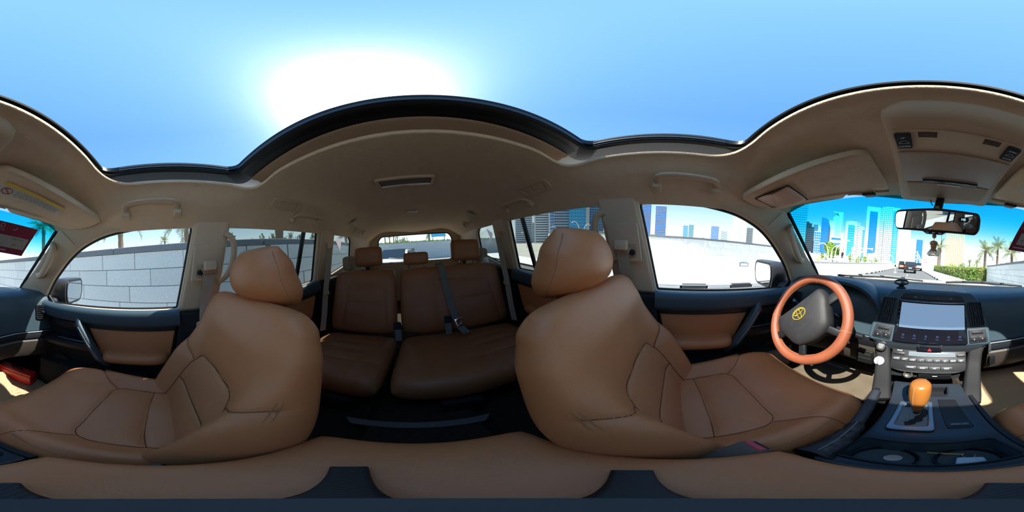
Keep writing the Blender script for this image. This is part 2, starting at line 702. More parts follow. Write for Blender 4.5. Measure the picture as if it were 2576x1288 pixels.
grow = lambda poly, k: [(sum(p[0] for p in poly) / len(poly) + (y - sum(p[0] for p in poly) / len(poly)) * k,
                         sum(p[1] for p in poly) / len(poly) + (z - sum(p[1] for p in poly) / len(poly)) * k) for y, z in poly]
pane('window_2', 'clear glass of the driver door window', grow(FD, 1.02), side_map(-1, 0.03), G_CLEAR)
pane('window_3', 'clear glass of the front passenger door window', grow(FD, 1.02), side_map(1, 0.03), G_CLEAR)
pane('window_4', 'tinted glass of the door window behind the driver', grow(RD, 1.02), side_map(-1, 0.03), G_TINT)
pane('window_5', 'tinted glass of the door window behind the passenger seat', grow(RD, 1.02), side_map(1, 0.03), G_TINT)
pane('window_6', 'tinted rear quarter glass on the driver side', grow(QW, 1.02), side_map(-1, 0.03), G_TINT)
pane('window_7', 'tinted rear quarter glass on the passenger side', grow(QW, 1.02), side_map(1, 0.03), G_TINT)


# ---- windscreen: curved pane between the roof edge and the cowl
def ws_pt(a, b):
    top = Vector((0.657 * a, 0.632 - 0.142 * a * a, 1.757 - 0.058 * a * a))
    bot = Vector((0.745 * a, 1.16 - 0.255 * a * a, 1.335 - 0.005 * a * a))
    p = top.lerp(bot, b)
    return p + Vector((0, 0.03, 0.035)) * (4 * b * (1 - b)) * (1 - a * a)


na, nb = 40, 16
V, F = [], []
for lay in (0, 1):
    for i in range(na + 1):
        for j in range(nb + 1):
            V.append(ws_pt(-1 + 2 * i / na, j / nb) + Vector((0, 0.003, 0.004)) * lay)
n1 = (na + 1) * (nb + 1)
idx = lambda l, i, j: l * n1 + i * (nb + 1) + j
for i in range(na):
    for j in range(nb):
        F.append((idx(0, i, j), idx(0, i + 1, j), idx(0, i + 1, j + 1), idx(0, i, j + 1)))
        F.append((idx(1, i, j), idx(1, i, j + 1), idx(1, i + 1, j + 1), idx(1, i + 1, j)))
for i in range(na):
    F.append((idx(0, i, 0), idx(1, i, 0), idx(1, i + 1, 0), idx(0, i + 1, 0)))
    F.append((idx(0, i, nb), idx(0, i + 1, nb), idx(1, i + 1, nb), idx(1, i, nb)))
for j in range(nb):
    F.append((idx(0, 0, j), idx(0, 0, j + 1), idx(1, 0, j + 1), idx(1, 0, j)))
    F.append((idx(0, na, j), idx(1, na, j), idx(1, na, j + 1), idx(0, na, j + 1)))
o = mk('window_1', V, F, G_WIND, None, angle=60)
tag(o, 'large curved windscreen with a blue shade band along its top', 'windscreen', kind='structure')
edge = [ws_pt(-1, b / 10) for b in range(11)] + [ws_pt(-1 + a / 10, 1) for a in range(1, 21)] + [ws_pt(1, 1 - b / 10) for b in range(1, 11)]
sweep('edge_seal', [p + Vector((0, .004, .005)) for p in edge], circle2(.010, 6), RUBBER, o)

# ---- rear window in the tailgate
RWIN = rpoly([(-0.50, 1.668), (0.50, 1.668), (0.555, 1.60), (0.565, 1.30), (0.52, 1.262), (-0.52, 1.262), (-0.565, 1.30), (-0.555, 1.60)], .04)
w = sheet('wall_rear', rpoly([(-0.80, 0.60), (0.80, 0.60), (0.80, 1.28), (0.66, 1.75), (-0.66, 1.75), (-0.80, 1.28)], .02),
          lambda x, z, q: (x, -2.49 + 0.12 * (z - 1.26) - q, z), 0.06, BEIGE, None, holes=[RWIN], bevel=0.02)
tag(w, 'beige tailgate trim around the rear window', 'wall', kind='structure')
pane('window_8', 'rear window of the tailgate above the back seats', grow(RWIN, 1.02), lambda x, z, q: (x, -2.505 + 0.12 * (z - 1.26) - q, z), G_REAR)
sweep('window_seal', [(x, -2.47 + 0.12 * (z - 1.26), z) for x, z in RWIN], circle2(.008, 6), RUBBER, w, up=(0, 1, 0), cyclic=True)
tube('wiper_arm', [(0.02, -2.53, 1.24), (0.10, -2.53, 1.30), (0.42, -2.52, 1.33)], .008, BLACK, w)

# ---- floor, firewall
floor = mk('floor', *box_vf((0, -0.69, 0.615), (1.62, 3.66, 0.05)), CARPET, None, smooth=False)
tag(floor, 'dark carpeted floor of the car', 'floor', kind='structure')
loft('tunnel', [[(x, y, z) for x, z in ((-.20, .63), (-.15, .70), (.15, .70), (.20, .63))] for y in (-0.55, -0.2, 0.4, 1.1)], CARPET, floor)
loft('toe_board', [[(x, 0.93, 0.63), (x, 1.10, 0.95), (x, 1.13, 0.95), (x, 1.13, 0.60)] for x in (-.79, .79)], CARPET, floor)
fw = box('wall_front', (0, 1.145, 0.93), (1.56, 0.03, 0.66), BLACKM, None, bevel=.004)
tag(fw, 'dark bulkhead behind the dashboard', 'wall', kind='structure')


# ---- headliner with the sunroof opening
def sst(a, b, x):
    t = min(1, max(0, (x - a) / (b - a)))
    return t * t * (3 - 2 * t)


def head_z(x, y):
    ax = abs(x)
    z = 1.803
    if ax > 0.36:
        z -= 0.150 * ((ax - 0.36) / 0.305) ** 2 * (1 - 0.25 * sst(0.15, 0.45, y))
    if y > 0.20:
        t = (y - 0.20) / 0.43
        z -= 0.056 * t ** 1.6 * (1 - 0.55 * min(1, ax / 0.66))
    if y < -1.25:
        t = (-y - 1.25) / 1.2
        z -= 0.115 * t ** 2 * (1 - 0.6 * min(1, ax / 0.66))
    # a shallow raised rib between the rear rows
    z -= 0.012 * exp(-((y + 1.18) / 0.07) ** 2) * (1 - min(1, ax / 0.62) ** 2)
    # thicker roll around the sunroof opening
    dx = max(0.0, ax - 0.525)
    dy = max(0.0, y - 0.190, -0.395 - y)
    d = sqrt(dx * dx + dy * dy)
    z += (0.003 + 0.021 * sst(-0.42, -0.24, y)) * exp(-(d / 0.042) ** 2)
    return z


hole = rpoly([(0.525, 0.190), (-0.525, 0.190), (-0.525, -0.396), (0.525, -0.396)], [.12, .12, .09, .09], n=10)
hole = [p for p in hole]
outer = []
for i in range(41):
    x = 0.675 - 1.35 * i / 40
    outer.append((x, 0.660 - 0.142 * (x / 0.657) ** 2))
for i in range(1, 60):
    outer.append((-0.678, 0.488 - (0.488 + 2.44) * i / 60))
for i in range(41):
    outer.append((-0.678 + 1.356 * i / 40, -2.44))
for i in range(1, 60):
    outer.append((0.678, -2.44 + (0.488 + 2.44) * i / 60))
hc = (0.0, -0.11)


def ray_poly(poly, ang):
    dx, dy = cos(ang), sin(ang)
    best = None
    for (x0, y0), (x1, y1) in zip(poly, poly[1:] + poly[:1]):
        ex, ey = x1 - x0, y1 - y0
        den = dx * ey - dy * ex
        if abs(den) < 1e-12:
            continue
        t = ((x0 - hc[0]) * ey - (y0 - hc[1]) * ex) / den
        u = ((x0 - hc[0]) * dy - (y0 - hc[1]) * dx) / den
        if t > 0 and -1e-6 <= u <= 1 + 1e-6 and (best is None or t < best):
            best = t
    return (hc[0] + dx * best, hc[1] + dy * best)


hole_d = []
for (x0, y0), (x1, y1) in zip(hole, hole[1:] + hole[:1]):
    m = max(1, int(math.hypot(x1 - x0, y1 - y0) / 0.03))
    for k in range(m):
        hole_d.append((x0 + (x1 - x0) * k / m, y0 + (y1 - y0) * k / m))
angs = sorted(set([round(atan2(y - hc[1], x - hc[0]), 4) for x, y in hole_d] + [round(atan2(y - hc[1], x - hc[0]), 4) for x, y in outer]))
NK = 56
V, F = [], []
NR = 4 + NK + 1
for a in angs:
    h = ray_poly(hole, a)
    ou = ray_poly(outer, a)
    inn = Vector((hc[0] - h[0], hc[1] - h[1])).normalized()
    ze = head_z(*h)
    V.append(Vector((h[0] + inn.x * 0.006, h[1] + inn.y * 0.006, ze + 0.012)))
    for ph in (90, 60, 30):
        r_ = 0.006
        V.append(Vector((h[0] + inn.x * r_ * sin(radians(ph)), h[1] + inn.y * r_ * sin(radians(ph)), ze + r_ * (1 - cos(radians(ph))))))
    for k in range(NK + 1):
        t = (k / NK) ** 1.5
        x, y = h[0] + (ou[0] - h[0]) * t, h[1] + (ou[1] - h[1]) * t
        V.append(Vector((x, y, head_z(x, y))))
na_ = len(angs)
for i in range(na_):
    j = (i + 1) % na_
    for k in range(NR - 1):
        F.append((i * NR + k, j * NR + k, j * NR + k + 1, i * NR + k + 1))
ceil = mk('ceiling', V, F, HEAD, None, angle=60)
tag(ceil, 'beige fabric roof lining around the open sunroof hatch', 'ceiling', kind='structure')
# outer roof skin (keeps the light out), with the hatch
def skin_z(x, y):
    return 1.902 - 0.06 * (x / 0.74) ** 2 - 0.075 * max(0.0, (y - .2) / 0.46) ** 2


parts_ = []
for xa, xb, ya, yb in ((-.74, .74, .21, .66), (-.74, .74, -2.56, -.345), (-.74, -.545, -.345, .21), (.545, .74, -.345, .21)):
    nx, ny = 14, 10
    parts_.append(loft_vf([[(xa + (xb - xa) * i / nx, ya + (yb - ya) * j / ny, skin_z(xa + (xb - xa) * i / nx, ya + (yb - ya) * j / ny)) for j in range(ny + 1)] for i in range(nx + 1)], caps=False, closed=False))
mk('roof_skin', *join(parts_), BODYW, ceil)


# ---- sunroof frame, glass and sunshade
def ringloft(name, profs, mat, parent):
    """profs: list of (grow, z) around the hatch"""
    def out(g, rear):
        return rpoly([(0.525 + g, 0.190 + g), (-0.525 - g, 0.190 + g), (-0.525 - g, rear - g), (0.525 + g, rear - g)], .05, n=6)
    rings = [[(x, y, z) for x, y in out(g, -0.30)] for g, z in profs]
    return loft(name, rings, mat, parent, caps=False, angle=30)


fr = thing('sunroof_frame', 'black sunroof frame with slide rails around the roof hatch', 'sunroof', (0, -0.06, 1.83))
ringloft('frame_ring', [(0.085, 1.850), (0.004, 1.840), (-0.004, 1.844), (0.002, 1.852), (0.008, 1.858), (0.001, 1.866), (0.004, 1.886), (0.03, 1.898), (0.035, 1.885)], BLACK, fr)
for s_ in (-1, 1):
    for k, z in enumerate((1.850, 1.862, 1.874)):
        tube('slide_rail', [(s_ * (0.517 + .002 * k), 0.13, z), (s_ * (0.517 + .002 * k), -0.27, z)], .0022, SILVER if k else BLACK, fr, n=6)
tube('front_seal', [(-0.48, 0.186, 1.858), (-0.2, 0.187, 1.859), (0.2, 0.187, 1.859), (0.48, 0.186, 1.858)], .007, RUBBER, fr, n=8)
box('rear_plate', (0, -0.42, 1.876), (1.20, 0.24, 0.012), BLACKM, fr)
box('cross_member', (0, -0.335, 1.856), (1.03, 0.075, 0.026), BLACK, fr, rot=(radians(18), 0, 0), bevel=.008)
ss = thing('sunshade', 'tan sliding sunshade board pushed back under the roof lining', 'sunshade', (0, -0.38, 1.83))
loft('shade_board', [[(x, y - 0.018 * (x / .51) ** 2, z) for y, z in ((-.345, 1.832), (-.352, 1.826), (-.376, 1.826), (-.386, 1.820), (-.41, 1.822), (-.47, 1.826), (-.47, 1.838), (-.36, 1.838))]
                      for x in [-.508 + 1.016 * i / 24 for i in range(25)]], SHADE, ss, angle=50)
sg = pane('window_9', 'clear sunroof glass panel in the roof', rpoly([(0.540, 0.204), (-0.540, 0.204), (-0.540, -0.345), (0.540, -0.345)], .05), lambda x, y, q: (x, y, 1.893 + q), G_ROOF)

# ---- doors
def door(side, nm, label, front=True):
    d = thing(nm, label, 'door', (side * 0.78, 0.3 if front else -0.65, 0.62))
    d['kind'] = 'structure'
    mp = lambda off=0.0: (lambda y, z, q: (side * (0.758 + off + q), y, z))
    if front:
        y0, y1 = -0.075, 0.70
        core = rpoly([(-0.072, 1.25), (0.70, 1.25), (0.70, 0.62), (0.03, 0.62)], .02)
        pad = [(-0.068, 1.225), (0.2, 1.226), (0.45, 1.230), (0.60, 1.238), (0.685, 1.25)]
    else:
        y0, y1 = -1.06, -0.27
        core = rpoly([(-1.055, 1.25), (-0.265, 1.25), (-0.20, 0.62), (-0.95, 0.62)], .02)
        pad = [(-1.05, 1.228), (-0.8, 1.224), (-0.5, 1.222), (-0.268, 1.222)]
    sheet('core_panel', core, mp(0.012), 0.03, BLACKM, d, bevel=.008)
    sweep('top_pad', [(side * 0.733, y, z) for y, z in smooth2(pad)], rrect2(0.062, 0.084, 0.026, 4), DASH, d, scale=None, angle=50)
    if front:
        strip = [(-0.052, 1.184), (0.385, 1.186), (0.375, 1.162), (-0.045, 1.160)]
        insert = rpoly([(-0.046, 1.158), (0.372, 1.158), (0.30, 0.985), (-0.01, 0.985)], [.006, .006, .03, .03])
        arm = (-0.012, 0.305, 1.008)
    else:
        strip = [(-1.03, 1.186), (-0.275, 1.184), (-0.27, 1.162), (-1.03, 1.162)]
        insert = rpoly([(-1.02, 1.158), (-0.27, 1.158), (-0.25, 0.985), (-0.95, 0.985)], [.006, .006, .03, .03])
        arm = (-0.90, -0.50, 1.008)
    sheet('carbon_strip', strip, mp(-0.022), 0.016, CARBON, d, bevel=.004)
    sheet('leather_insert', insert, mp(-0.012), 0.018, LEATHER, d, bevel=.006)
    # padded armrest ledge: cross-sections along y
    ya, yb, za = arm
    rings = []
    for i in range(15):
        t = i / 14
        y = ya + (yb - ya) * t
        k = (1 - abs(2 * t - 1) ** 6) ** 0.5 if 0 < t < 1 else 0.02
        dpt = 0.078 * k + 0.006
        hh = 0.033 * (0.55 + 0.45 * k)
        rings.append([(side * (0.752 - a * dpt), y, za + b * hh + .004 * sin(t * pi)) for a, b in ((0, -1.2), (.5, -1.05), (.86, -.7), (1, -.1), (.96, .45), (.82, .85), (.5, 1.0), (0, 1.12))])
    loft('armrest', rings, LEATHER, d, angle=60)
    if front:
        # raked pull handle
        prof = rrect2(0.034, 0.046, 0.012, 3)
        ph = sweep('pull_handle', [(side * 0.735, 0.425, 1.222), (side * 0.70, 0.405, 1.185), (side * 0.692, 0.36, 1.11), (side * 0.695, 0.305, 1.01), (side * 0.73, 0.272, 0.955)],
                   prof, DASH, d, up=(side, 0, 0), angle=50)
        tube('handle_stitch', [(side * 0.674, 0.400, 1.18), (side * 0.668, 0.352, 1.10), (side * 0.672, 0.300, 1.01)], .0016, GREYPR, ph, n=5)
        # latch recess with lever and lock tab
        rc = sheet('latch_recess', rpoly([(0.43, 1.198), (0.64, 1.205), (0.64, 1.135), (0.44, 1.130)], .015), mp(-0.014), 0.012, BLACK, d, bevel=.004)
        box('latch_lever', (side * 0.728, 0.50, 1.168), (0.014, 0.11, 0.030), BLACK, rc, bevel=.006)
        box('lock_tab', (side * 0.727, 0.445, 1.168), (0.012, 0.020, 0.022), M('red lock tab', (0.25, 0.01, 0.01), 0.5), rc, bevel=.003)
        # switch ledge
        sw = loft('switch_ledge', [[(side * x, y, z) for x, z in ((0.755, 1.085), (0.70, 1.072), (0.694, 1.055), (0.70, 1.03), (0.755, 1.02))] for y in (0.335, 0.45, 0.60, 0.64)], BLACK, d, angle=30)
        for k in range(4 if side < 0 else 1):
            box('window_switch', (side * 0.722, 0.37 + 0.045 * k, 1.082), (0.022, 0.026, 0.010), BLACKM, sw, rot=(0, side * 0.22, 0), bevel=.004)
        box('switch_rim', (side * 0.722, 0.44, 1.0785), (0.040, 0.20, 0.004), SILVER, sw, rot=(0, side * 0.22, 0), bevel=.0015)
        # map pocket at the foot
        loft('map_pocket', [[(side * x, y, z) for x, z in ((0.755, 0.90), (0.70, 0.89), (0.69, 0.76), (0.72, 0.65), (0.755, 0.645))] for y in (0.10, 0.3, 0.52, 0.66)], BLACKM, d, angle=40)
        lathe('door_speaker', [(0.085, 0), (0.085, .012), (0.07, .016), (0.0, .012)], frame((side * 0.752, 0.56, 0.86), (0, 1, 0), (0, 0, 1)) @ Matrix.Rotation(0 if side < 0 else pi, 4, 'X'), BLACK, d)
    return d


def smooth2(pts, n=5):
    return [(p.x, p.y) for p in smooth_path([Vector((a, b, 0)) for a, b in pts], n)]


door(-1, 'door_1', 'driver door panel with window switches and brown leather insert')
door(1, 'door_2', 'front passenger door panel with brown leather armrest and raked pull handle')
door(-1, 'door_3', 'rear door panel behind the driver seat', False)
door(1, 'door_4', 'rear door panel behind the front passenger seat', False)

# ================================================================== SEATS
def sst(a, b, x):
    t = min(1, max(0, (x - a) / (b - a)))
    return t * t * (3 - 2 * t)


def bump1(x, c, w):
    return exp(-((x - c) / w) ** 2)


def arc_pts(cx, cy, r, a0, a1, n=6):
    return [(cx + r * cos(radians(a0 + (a1 - a0) * i / n)), cy + r * sin(radians(a0 + (a1 - a0) * i / n))) for i in range(n + 1)]


def interp(tab):
    def f(t):
        for (a, va), (b, vb) in zip(tab[:-1], tab[1:]):
            if t <= b:
                return va + (vb - va) * sst(a, b, t)
        return tab[-1][1]
    return f


def surf(base, fr, x, t, lift=0.001):
    p = Vector(base(x, t))
    nn = (Vector(base(x + 1e-3, t)) - p).cross(Vector(base(x, t + 1e-3)) - p).normalized()
    return p + nn * (fr + lift)


def seam_tubes(name, lines, hw, t0, t1, base, fr, n, parent, lift, r=.0010, mat=None):
    for ln in lines:
        path = []
        for x, t in smooth2(ln, 3) if len(ln) > 2 else [(ln[0][0] + (ln[1][0] - ln[0][0]) * k / 10, ln[0][1] + (ln[1][1] - ln[0][1]) * k / 10) for k in range(11)]:
            s, q = x / hw(t), (t - t0) / (t1 - t0) * 2 - 1
            if abs(s) > .97 or abs(q) > .97:
                continue
            ee = sqrt(max(0, 1 - abs(s) ** n)) * sqrt(max(0, 1 - abs(q) ** n))
            path.append(surf(base, fr(s, q) * ee, x, t, lift))
        if len(path) > 1:
            tube(name, path, r, mat or SEAM, parent, n=4, local=True)


def front_seat(cx, cy, label, side):
    st = thing('bucket_seat', label, 'seat', (cx, cy, 0.64), group='front seats')
    # --- cushion
    cb = lambda x, t: (x, t, 0.165 + 0.075 * sst(-0.1, 0.42, t) + 0.0 * x)
    cf = lambda s, q: 0.080 + 0.040 * bump1(abs(s), 0.80, 0.17) * (1 - 0.55 * sst(0.35, 0.95, q)) - 0.012 * sst(-0.2, -1, q)
    ck = lambda s, q: 0.125
    chw = interp([(-0.12, 0.235), (0.0, 0.262), (0.30, 0.268), (0.47, 0.250)])
    ins = [(-0.150, -0.1), (-0.150, 0.17)] + arc_pts(-0.105, 0.205, 0.045, 180, 90) + [(0, 0.256)] + arc_pts(0.105, 0.205, 0.045, 90, 0) + [(0.150, 0.17), (0.150, -0.1)]
    cross = [(-0.150, 0.115), (-0.07, 0.125), (0.07, 0.125), (0.150, 0.115)]
    wings = [[(-0.142, 0.235), (-0.18, 0.285), (-0.225, 0.315), (-0.27, 0.325)], [(0.142, 0.235), (0.18, 0.285), (0.225, 0.315), (0.27, 0.325)]]
    edge = [[(-0.225, -0.1), (-0.232, 0.2), (-0.228, 0.31)], [(0.225, -0.1), (0.232, 0.2), (0.228, 0.31)]]
    c = pillow('seat_cushion', chw, -0.12, 0.475, cb, cf, ck, LEATHER, st, ns=110, nt=110, n=9, corner=0.06, seams=[ins, cross] + wings, groove=0.006, gw=0.0045, puff=0.006)
    seam_tubes('seam', [ins, cross] + wings, chw, -0.12, 0.475, cb, cf, 9, c, -0.0030)
    for e in edge:
        path = []
        for x, t in smooth2(e, 8):
            s, q = x / chw(t), (t + 0.12) / 0.595 * 2 - 1
            ee = sqrt(max(0, 1 - abs(s) ** 9)) * sqrt(max(0, 1 - abs(q) ** 9))
            path.append(surf(cb, cf(s, q) * ee + 0.006, x, t, -0.001))
        tube('edge_stitching', path, .0016, STITCH, c, n=5, local=True)
    # --- backrest (t runs from the top down)
    def bb(x, t):
        return (x, -0.205 + 0.25 * t + 0.21 * t * t + 0.10 * x * x, 0.722 - 0.905 * t)
    bhw = interp([(0.0, 0.222), (0.05, 0.248), (0.12, 0.260), (0.30, 0.268), (0.48, 0.264), (0.62, 0.232)])

    def bf(s, q):
        t = (q + 1) / 2
        return 0.052 + 0.016 * bump1(t, 0.72, 0.25) + 0.058 * bump1(abs(s), 0.80, 0.19) * sst(0.18, 0.55, t) - 0.018 * (1 - sst(0, 0.22, t))
    bk = lambda s, q: 0.042 + 0.006 * sst(-1, 0.2, q)
    ins = [(-0.150, 0.62), (-0.152, 0.42), (-0.145, 0.335)] + arc_pts(-0.085, 0.318, 0.048, 190, 270) + [(0, 0.262)] + arc_pts(0.085, 0.318, 0.048, 270, 350) + [(0.145, 0.335), (0.152, 0.42), (0.150, 0.62)]
    cross = [(-0.152, 0.425), (0.152, 0.425)]
    wings = [[(-0.140, 0.318), (-0.19, 0.275), (-0.235, 0.235), (-0.275, 0.215)], [(0.140, 0.318), (0.19, 0.275), (0.235, 0.235), (0.275, 0.215)]]
    b = pillow('backrest', bhw, 0.0, 0.62, bb, bf, bk, LEATHER, st, ns=110, nt=116, n=15, corner=0.035, seams=[ins, cross] + wings, groove=0.006, gw=0.0045, puff=0.006)
    seam_tubes('seam', [ins, cross] + wings, bhw, 0.0, 0.62, bb, bf, 15, b, -0.0030)
    for s_ in (-1, 1):
        for dx in (0.925, 0.945):
            path = []
            for i in range(40):
                t = 0.045 + 0.545 * i / 39
                q = t / 0.31 - 1
                sv = s_ * dx
                ee = sqrt(max(0, 1 - abs(sv) ** 15)) * sqrt(max(0, 1 - abs(q) ** 15))
                path.append(surf(bb, bf(sv, q) * ee, sv * bhw(t) * (1 - 0.035 * abs(q) ** 6), t * 1.0, 0.002))
            tube('edge_stitching', path, .0010, STITCH, b, n=5, local=True)
    # --- headrest
    def hb(x, t):
        return (x, -0.232 - 0.22 * t - 1.5 * x * x, 0.872 - 0.98 * t)

    def hf(s, q):
        return 0.060 + 0.030 * bump1(q, 0.05, 0.8)

    def hk(s, q):
        return 0.016 + 0.040 * sst(-1, 1, q)
    hhw = interp([(0, 0.105), (0.06, 0.128), (0.13, 0.136), (0.178, 0.126)])
    h = pillow('headrest', hhw, 0.0, 0.178, hb, hf, hk, LEATHER, st, ns=48, nt=44, n=3.0, corner=0.05)
    for s_ in (-1, 1):
        path = []
        for i in range(17):
            q = -0.86 + 1.72 * i / 16
            t = 0.089 + 0.089 * q
            sv = 0.86
            ee = sqrt(1 - sv ** 2.7) * sqrt(max(0, 1 - abs(q) ** 2.7))
            path.append(surf(hb, hf(sv, q) * ee, s_ * sv * hhw(t), t, .001))
        tube('side_seam', path, .0014, STITCH, h, n=5, local=True)
    for s_ in (-0.055, 0.055):
        tube('headrest_post', [(s_, -0.275, 0.64), (s_, -0.272, 0.73)], .006, CHROME, st, n=10, local=True)
    # --- black base with rails, side valance and recline lever
    mk('seat_base', *box_vf((0, 0.14, 0.055), (0.44, 0.46, 0.10), bevel=.02), BLACKM, st, local=True)
    for s_ in (-0.2, 0.2):
        mk('slide_rail', *box_vf((s_, 0.13, 0.012), (0.05, 0.60, 0.024), bevel=.004), SILVER, st, local=True)
        mk('side_valance', *box_vf((s_ * 1.26, 0.08, 0.14), (0.03, 0.46, 0.09), bevel=.012), BLACKM, st, local=True)
    mk('recline_hinge', *box_vf((-side * -0.262, -0.09, 0.17), (0.024, 0.10, 0.12), bevel=.01), BLACKM, st, local=True)
    return st


front_seat(-0.405, 0.0, 'brown leather bucket seat facing the steering wheel', -1)
front_seat(0.402, -0.045, 'brown leather bucket seat next to the door without window switches', 1)


# ---- second row: a wide and a narrow folding bench
def bench(xc, hw, label, heads, split=None):
    st = thing('folding_bench', label, 'seat', (xc, -1.06, 0.64), group='second row seats')
    cb = lambda x, t: (x, t, 0.155 + 0.05 * sst(0, 0.5, t))
    cf = lambda s, q: 0.075 - 0.010 * sst(-0.2, -1, q)
    ck = lambda s, q: 0.085 + 0.01 * s * s
    L = hw - 0.02
    seams = []
    for hx, hwid, hz0, hz1, small in heads:
        x = hx - xc
        if small:
            continue
        seams += [[(x - .15, 0), (x - .15, .24)] + arc_pts(x - .11, .26, .04, 180, 90) + arc_pts(x + .11, .26, .04, 90, 0) + [(x + .15, .24), (x + .15, 0)],
                  [(x - .15, .20), (x + .15, .20)], [(x - .14, .29), (x - .10, .42), (x - .10, .57)], [(x + .14, .29), (x + .10, .42), (x + .10, .57)], [(x - .2, .42), (x + .2, .42)]]
    ns = int(40 + hw * 130)
    c = pillow('seat_cushion', lambda t: hw, 0.0, 0.575, cb, cf, ck, LEATHER_DIM, st, ns=ns, nt=80, n=9, corner=0.05, seams=seams, groove=0.005, gw=0.005, puff=0.005)
    # backrest from the top down: top at y -1.235, z 1.325; foot at y -1.05, z .86
    bb = lambda x, t: (x, -0.180 + 0.36 * t, 0.682 - 0.933 * t)
    bf = lambda s, q: 0.055 + 0.012 * bump1(q, 0.3, 0.5)
    bk = lambda s, q: 0.06
    seams = []
    for hx, hwid, hz0, hz1, small in heads:
        x = hx - xc
        if small:
            continue
        seams += [[(x - .17, .5), (x - .15, .30), (x - .14, .2)] + arc_pts(x - .10, .165, .04, 180, 270) + arc_pts(x + .10, .165, .04, 270, 360) + [(x + .14, .2), (x + .15, .30), (x + .17, .5)],
                  [(x - .15, .27), (x + .15, .27)]]
    if split is not None:
        seams.append([(split - xc, 0.0), (split - xc, 0.5)])
        seams.append([(split - xc - .28, 0.12), (split - xc, 0.10)])
    pillow('backrest', lambda t: hw - 0.006 * (1 - sst(0, .1, t)), 0.0, 0.50, bb, bf, bk, LEATHER_DIM, st, ns=ns, nt=70, n=9, corner=0.045, seams=seams, groove=0.005, gw=0.005, puff=0.005)
    for hx, hwid, hz0, hz1, small in heads:
        x0 = hx - xc
        zt, zb = hz1 - 0.64, hz0 - 0.64
        hb = lambda x, t: (x0 + x, -0.225 + 0.10 * t - 0.4 * x * x, zt - t)
        pillow('headrest', lambda t: hwid, 0.0, zt - zb, hb, lambda s, q: 0.05 if not small else 0.035, lambda s, q: 0.045, LEATHER_DIM, st, ns=30, nt=26, n=4.5, corner=0.10)
        for s_ in (-0.06, 0.06):
            tube('headrest_post', [(x0 + s_, -0.215, zb - .06), (x0 + s_, -0.215, zb + .02)], .006, CHROME, st, n=8, local=True)
    # floor brackets
    for dx in ((0.0,) if hw < 0.3 else (-0.16, 0.2)):
        mk('floor_bracket', *box_vf((dx - .06, 0.50, 0.065), (0.16, 0.17, 0.13), bevel=.03), BLACKM, st, local=True)
        mk('floor_bracket', *box_vf((dx + .06, 0.42, 0.05), (0.08, 0.12, 0.10), bevel=.02), BLACKM, st, local=True)
    mk('under_frame', *box_vf((0, 0.26, 0.085), (hw * 1.7, 0.42, 0.05), bevel=.01), BLACKM, st, local=True)
    return st


bench(0.392, 0.250, 'single brown leather seat of the second row, the narrow part of the split bench', [(0.372, 0.118, 1.345, 1.506, False)])
bench(-0.275, 0.392, 'wide brown leather two-place part of the split second row bench', [(-0.415, 0.122, 1.345, 1.518, False), (-0.012, 0.098, 1.34, 1.438, True)], split=-0.145)

# ---- third row seats folded up against the sides
for side, lab in ((1, 'folded beige third row seat standing behind the single bench seat'), (-1, 'folded beige third row seat beside the white plastic bag')):
    st = thing('folded_seat', lab, 'seat', (side * 0.61, -1.52, 0.64), group='third row seats')
    FAB = M('beige seat back cloth', (0.36, 0.28, 0.21), 0.9, spec=0.1)
    pillow('seat_back', lambda t: 0.20, 0.0, 0.60, lambda x, t: (0.0 - side * 0.03, -x * 1.0, 0.70 - t) if side > 0 else (0.03, x, 0.70 - t), lambda s, q: 0.055, lambda s, q: 0.055, FAB, st, ns=20, nt=24, n=7)
    pillow('headrest', lambda t: 0.085, 0.0, 0.13, lambda x, t: (-side * 0.02, -x + .14, 0.80 - t) if side > 0 else (0.02, x + .14, 0.80 - t), lambda s, q: 0.045, lambda s, q: 0.045, FAB, st, ns=18, nt=18, n=5, corner=.08)
bag = thing('plastic_bag', 'crumpled white and blue bag wedged by the rear quarter window', 'bag', (-0.60, -1.32, 1.17))
for nm, m_, zc, rr, col in (('bag_body', 0, 0.03, 0.085, (0.08, 0.13, 0.25)), ('bag_top', 1, 0.14, 0.055, (0.75, 0.78, 0.8))):
    bm = bmesh.new()
    bmesh.ops.create_icosphere(bm, subdivisions=3, radius=1)
    rr_ = random.Random(3 + m_)
    vs = [Vector((v.co.x * rr * .6, v.co.y * rr * 1.1, v.co.z * rr + zc)) * 1.0 + Vector((rr_.uniform(-1, 1), rr_.uniform(-1, 1), rr_.uniform(-1, 1))) * rr * 0.08 for v in bm.verts]
    fs = [[v.index for v in f.verts] for f in bm.faces]
    bm.free()
    mk(nm, vs, fs, M(nm + ' film', col, 0.4), bag, local=True, angle=20)


# ---- seat belts
def ribbon(name, pts, width, mat, parent, wdir, thick=0.0014, sm=5, local=False):
    P = smooth_path(pts, sm)
    rings = []
    for p in P:
        w_ = Vector(wdir).normalized() * width / 2
        nn = Vector((0, 0, 1)).cross(w_)
        nn = nn.normalized() * thick if nn.length > 1e-4 else Vector((0, thick, 0))
        rings.append([p - w_ - nn, p + w_ - nn, p + w_ + nn, p - w_ + nn])
    return loft(name, rings, mat, parent, local=local, angle=30)


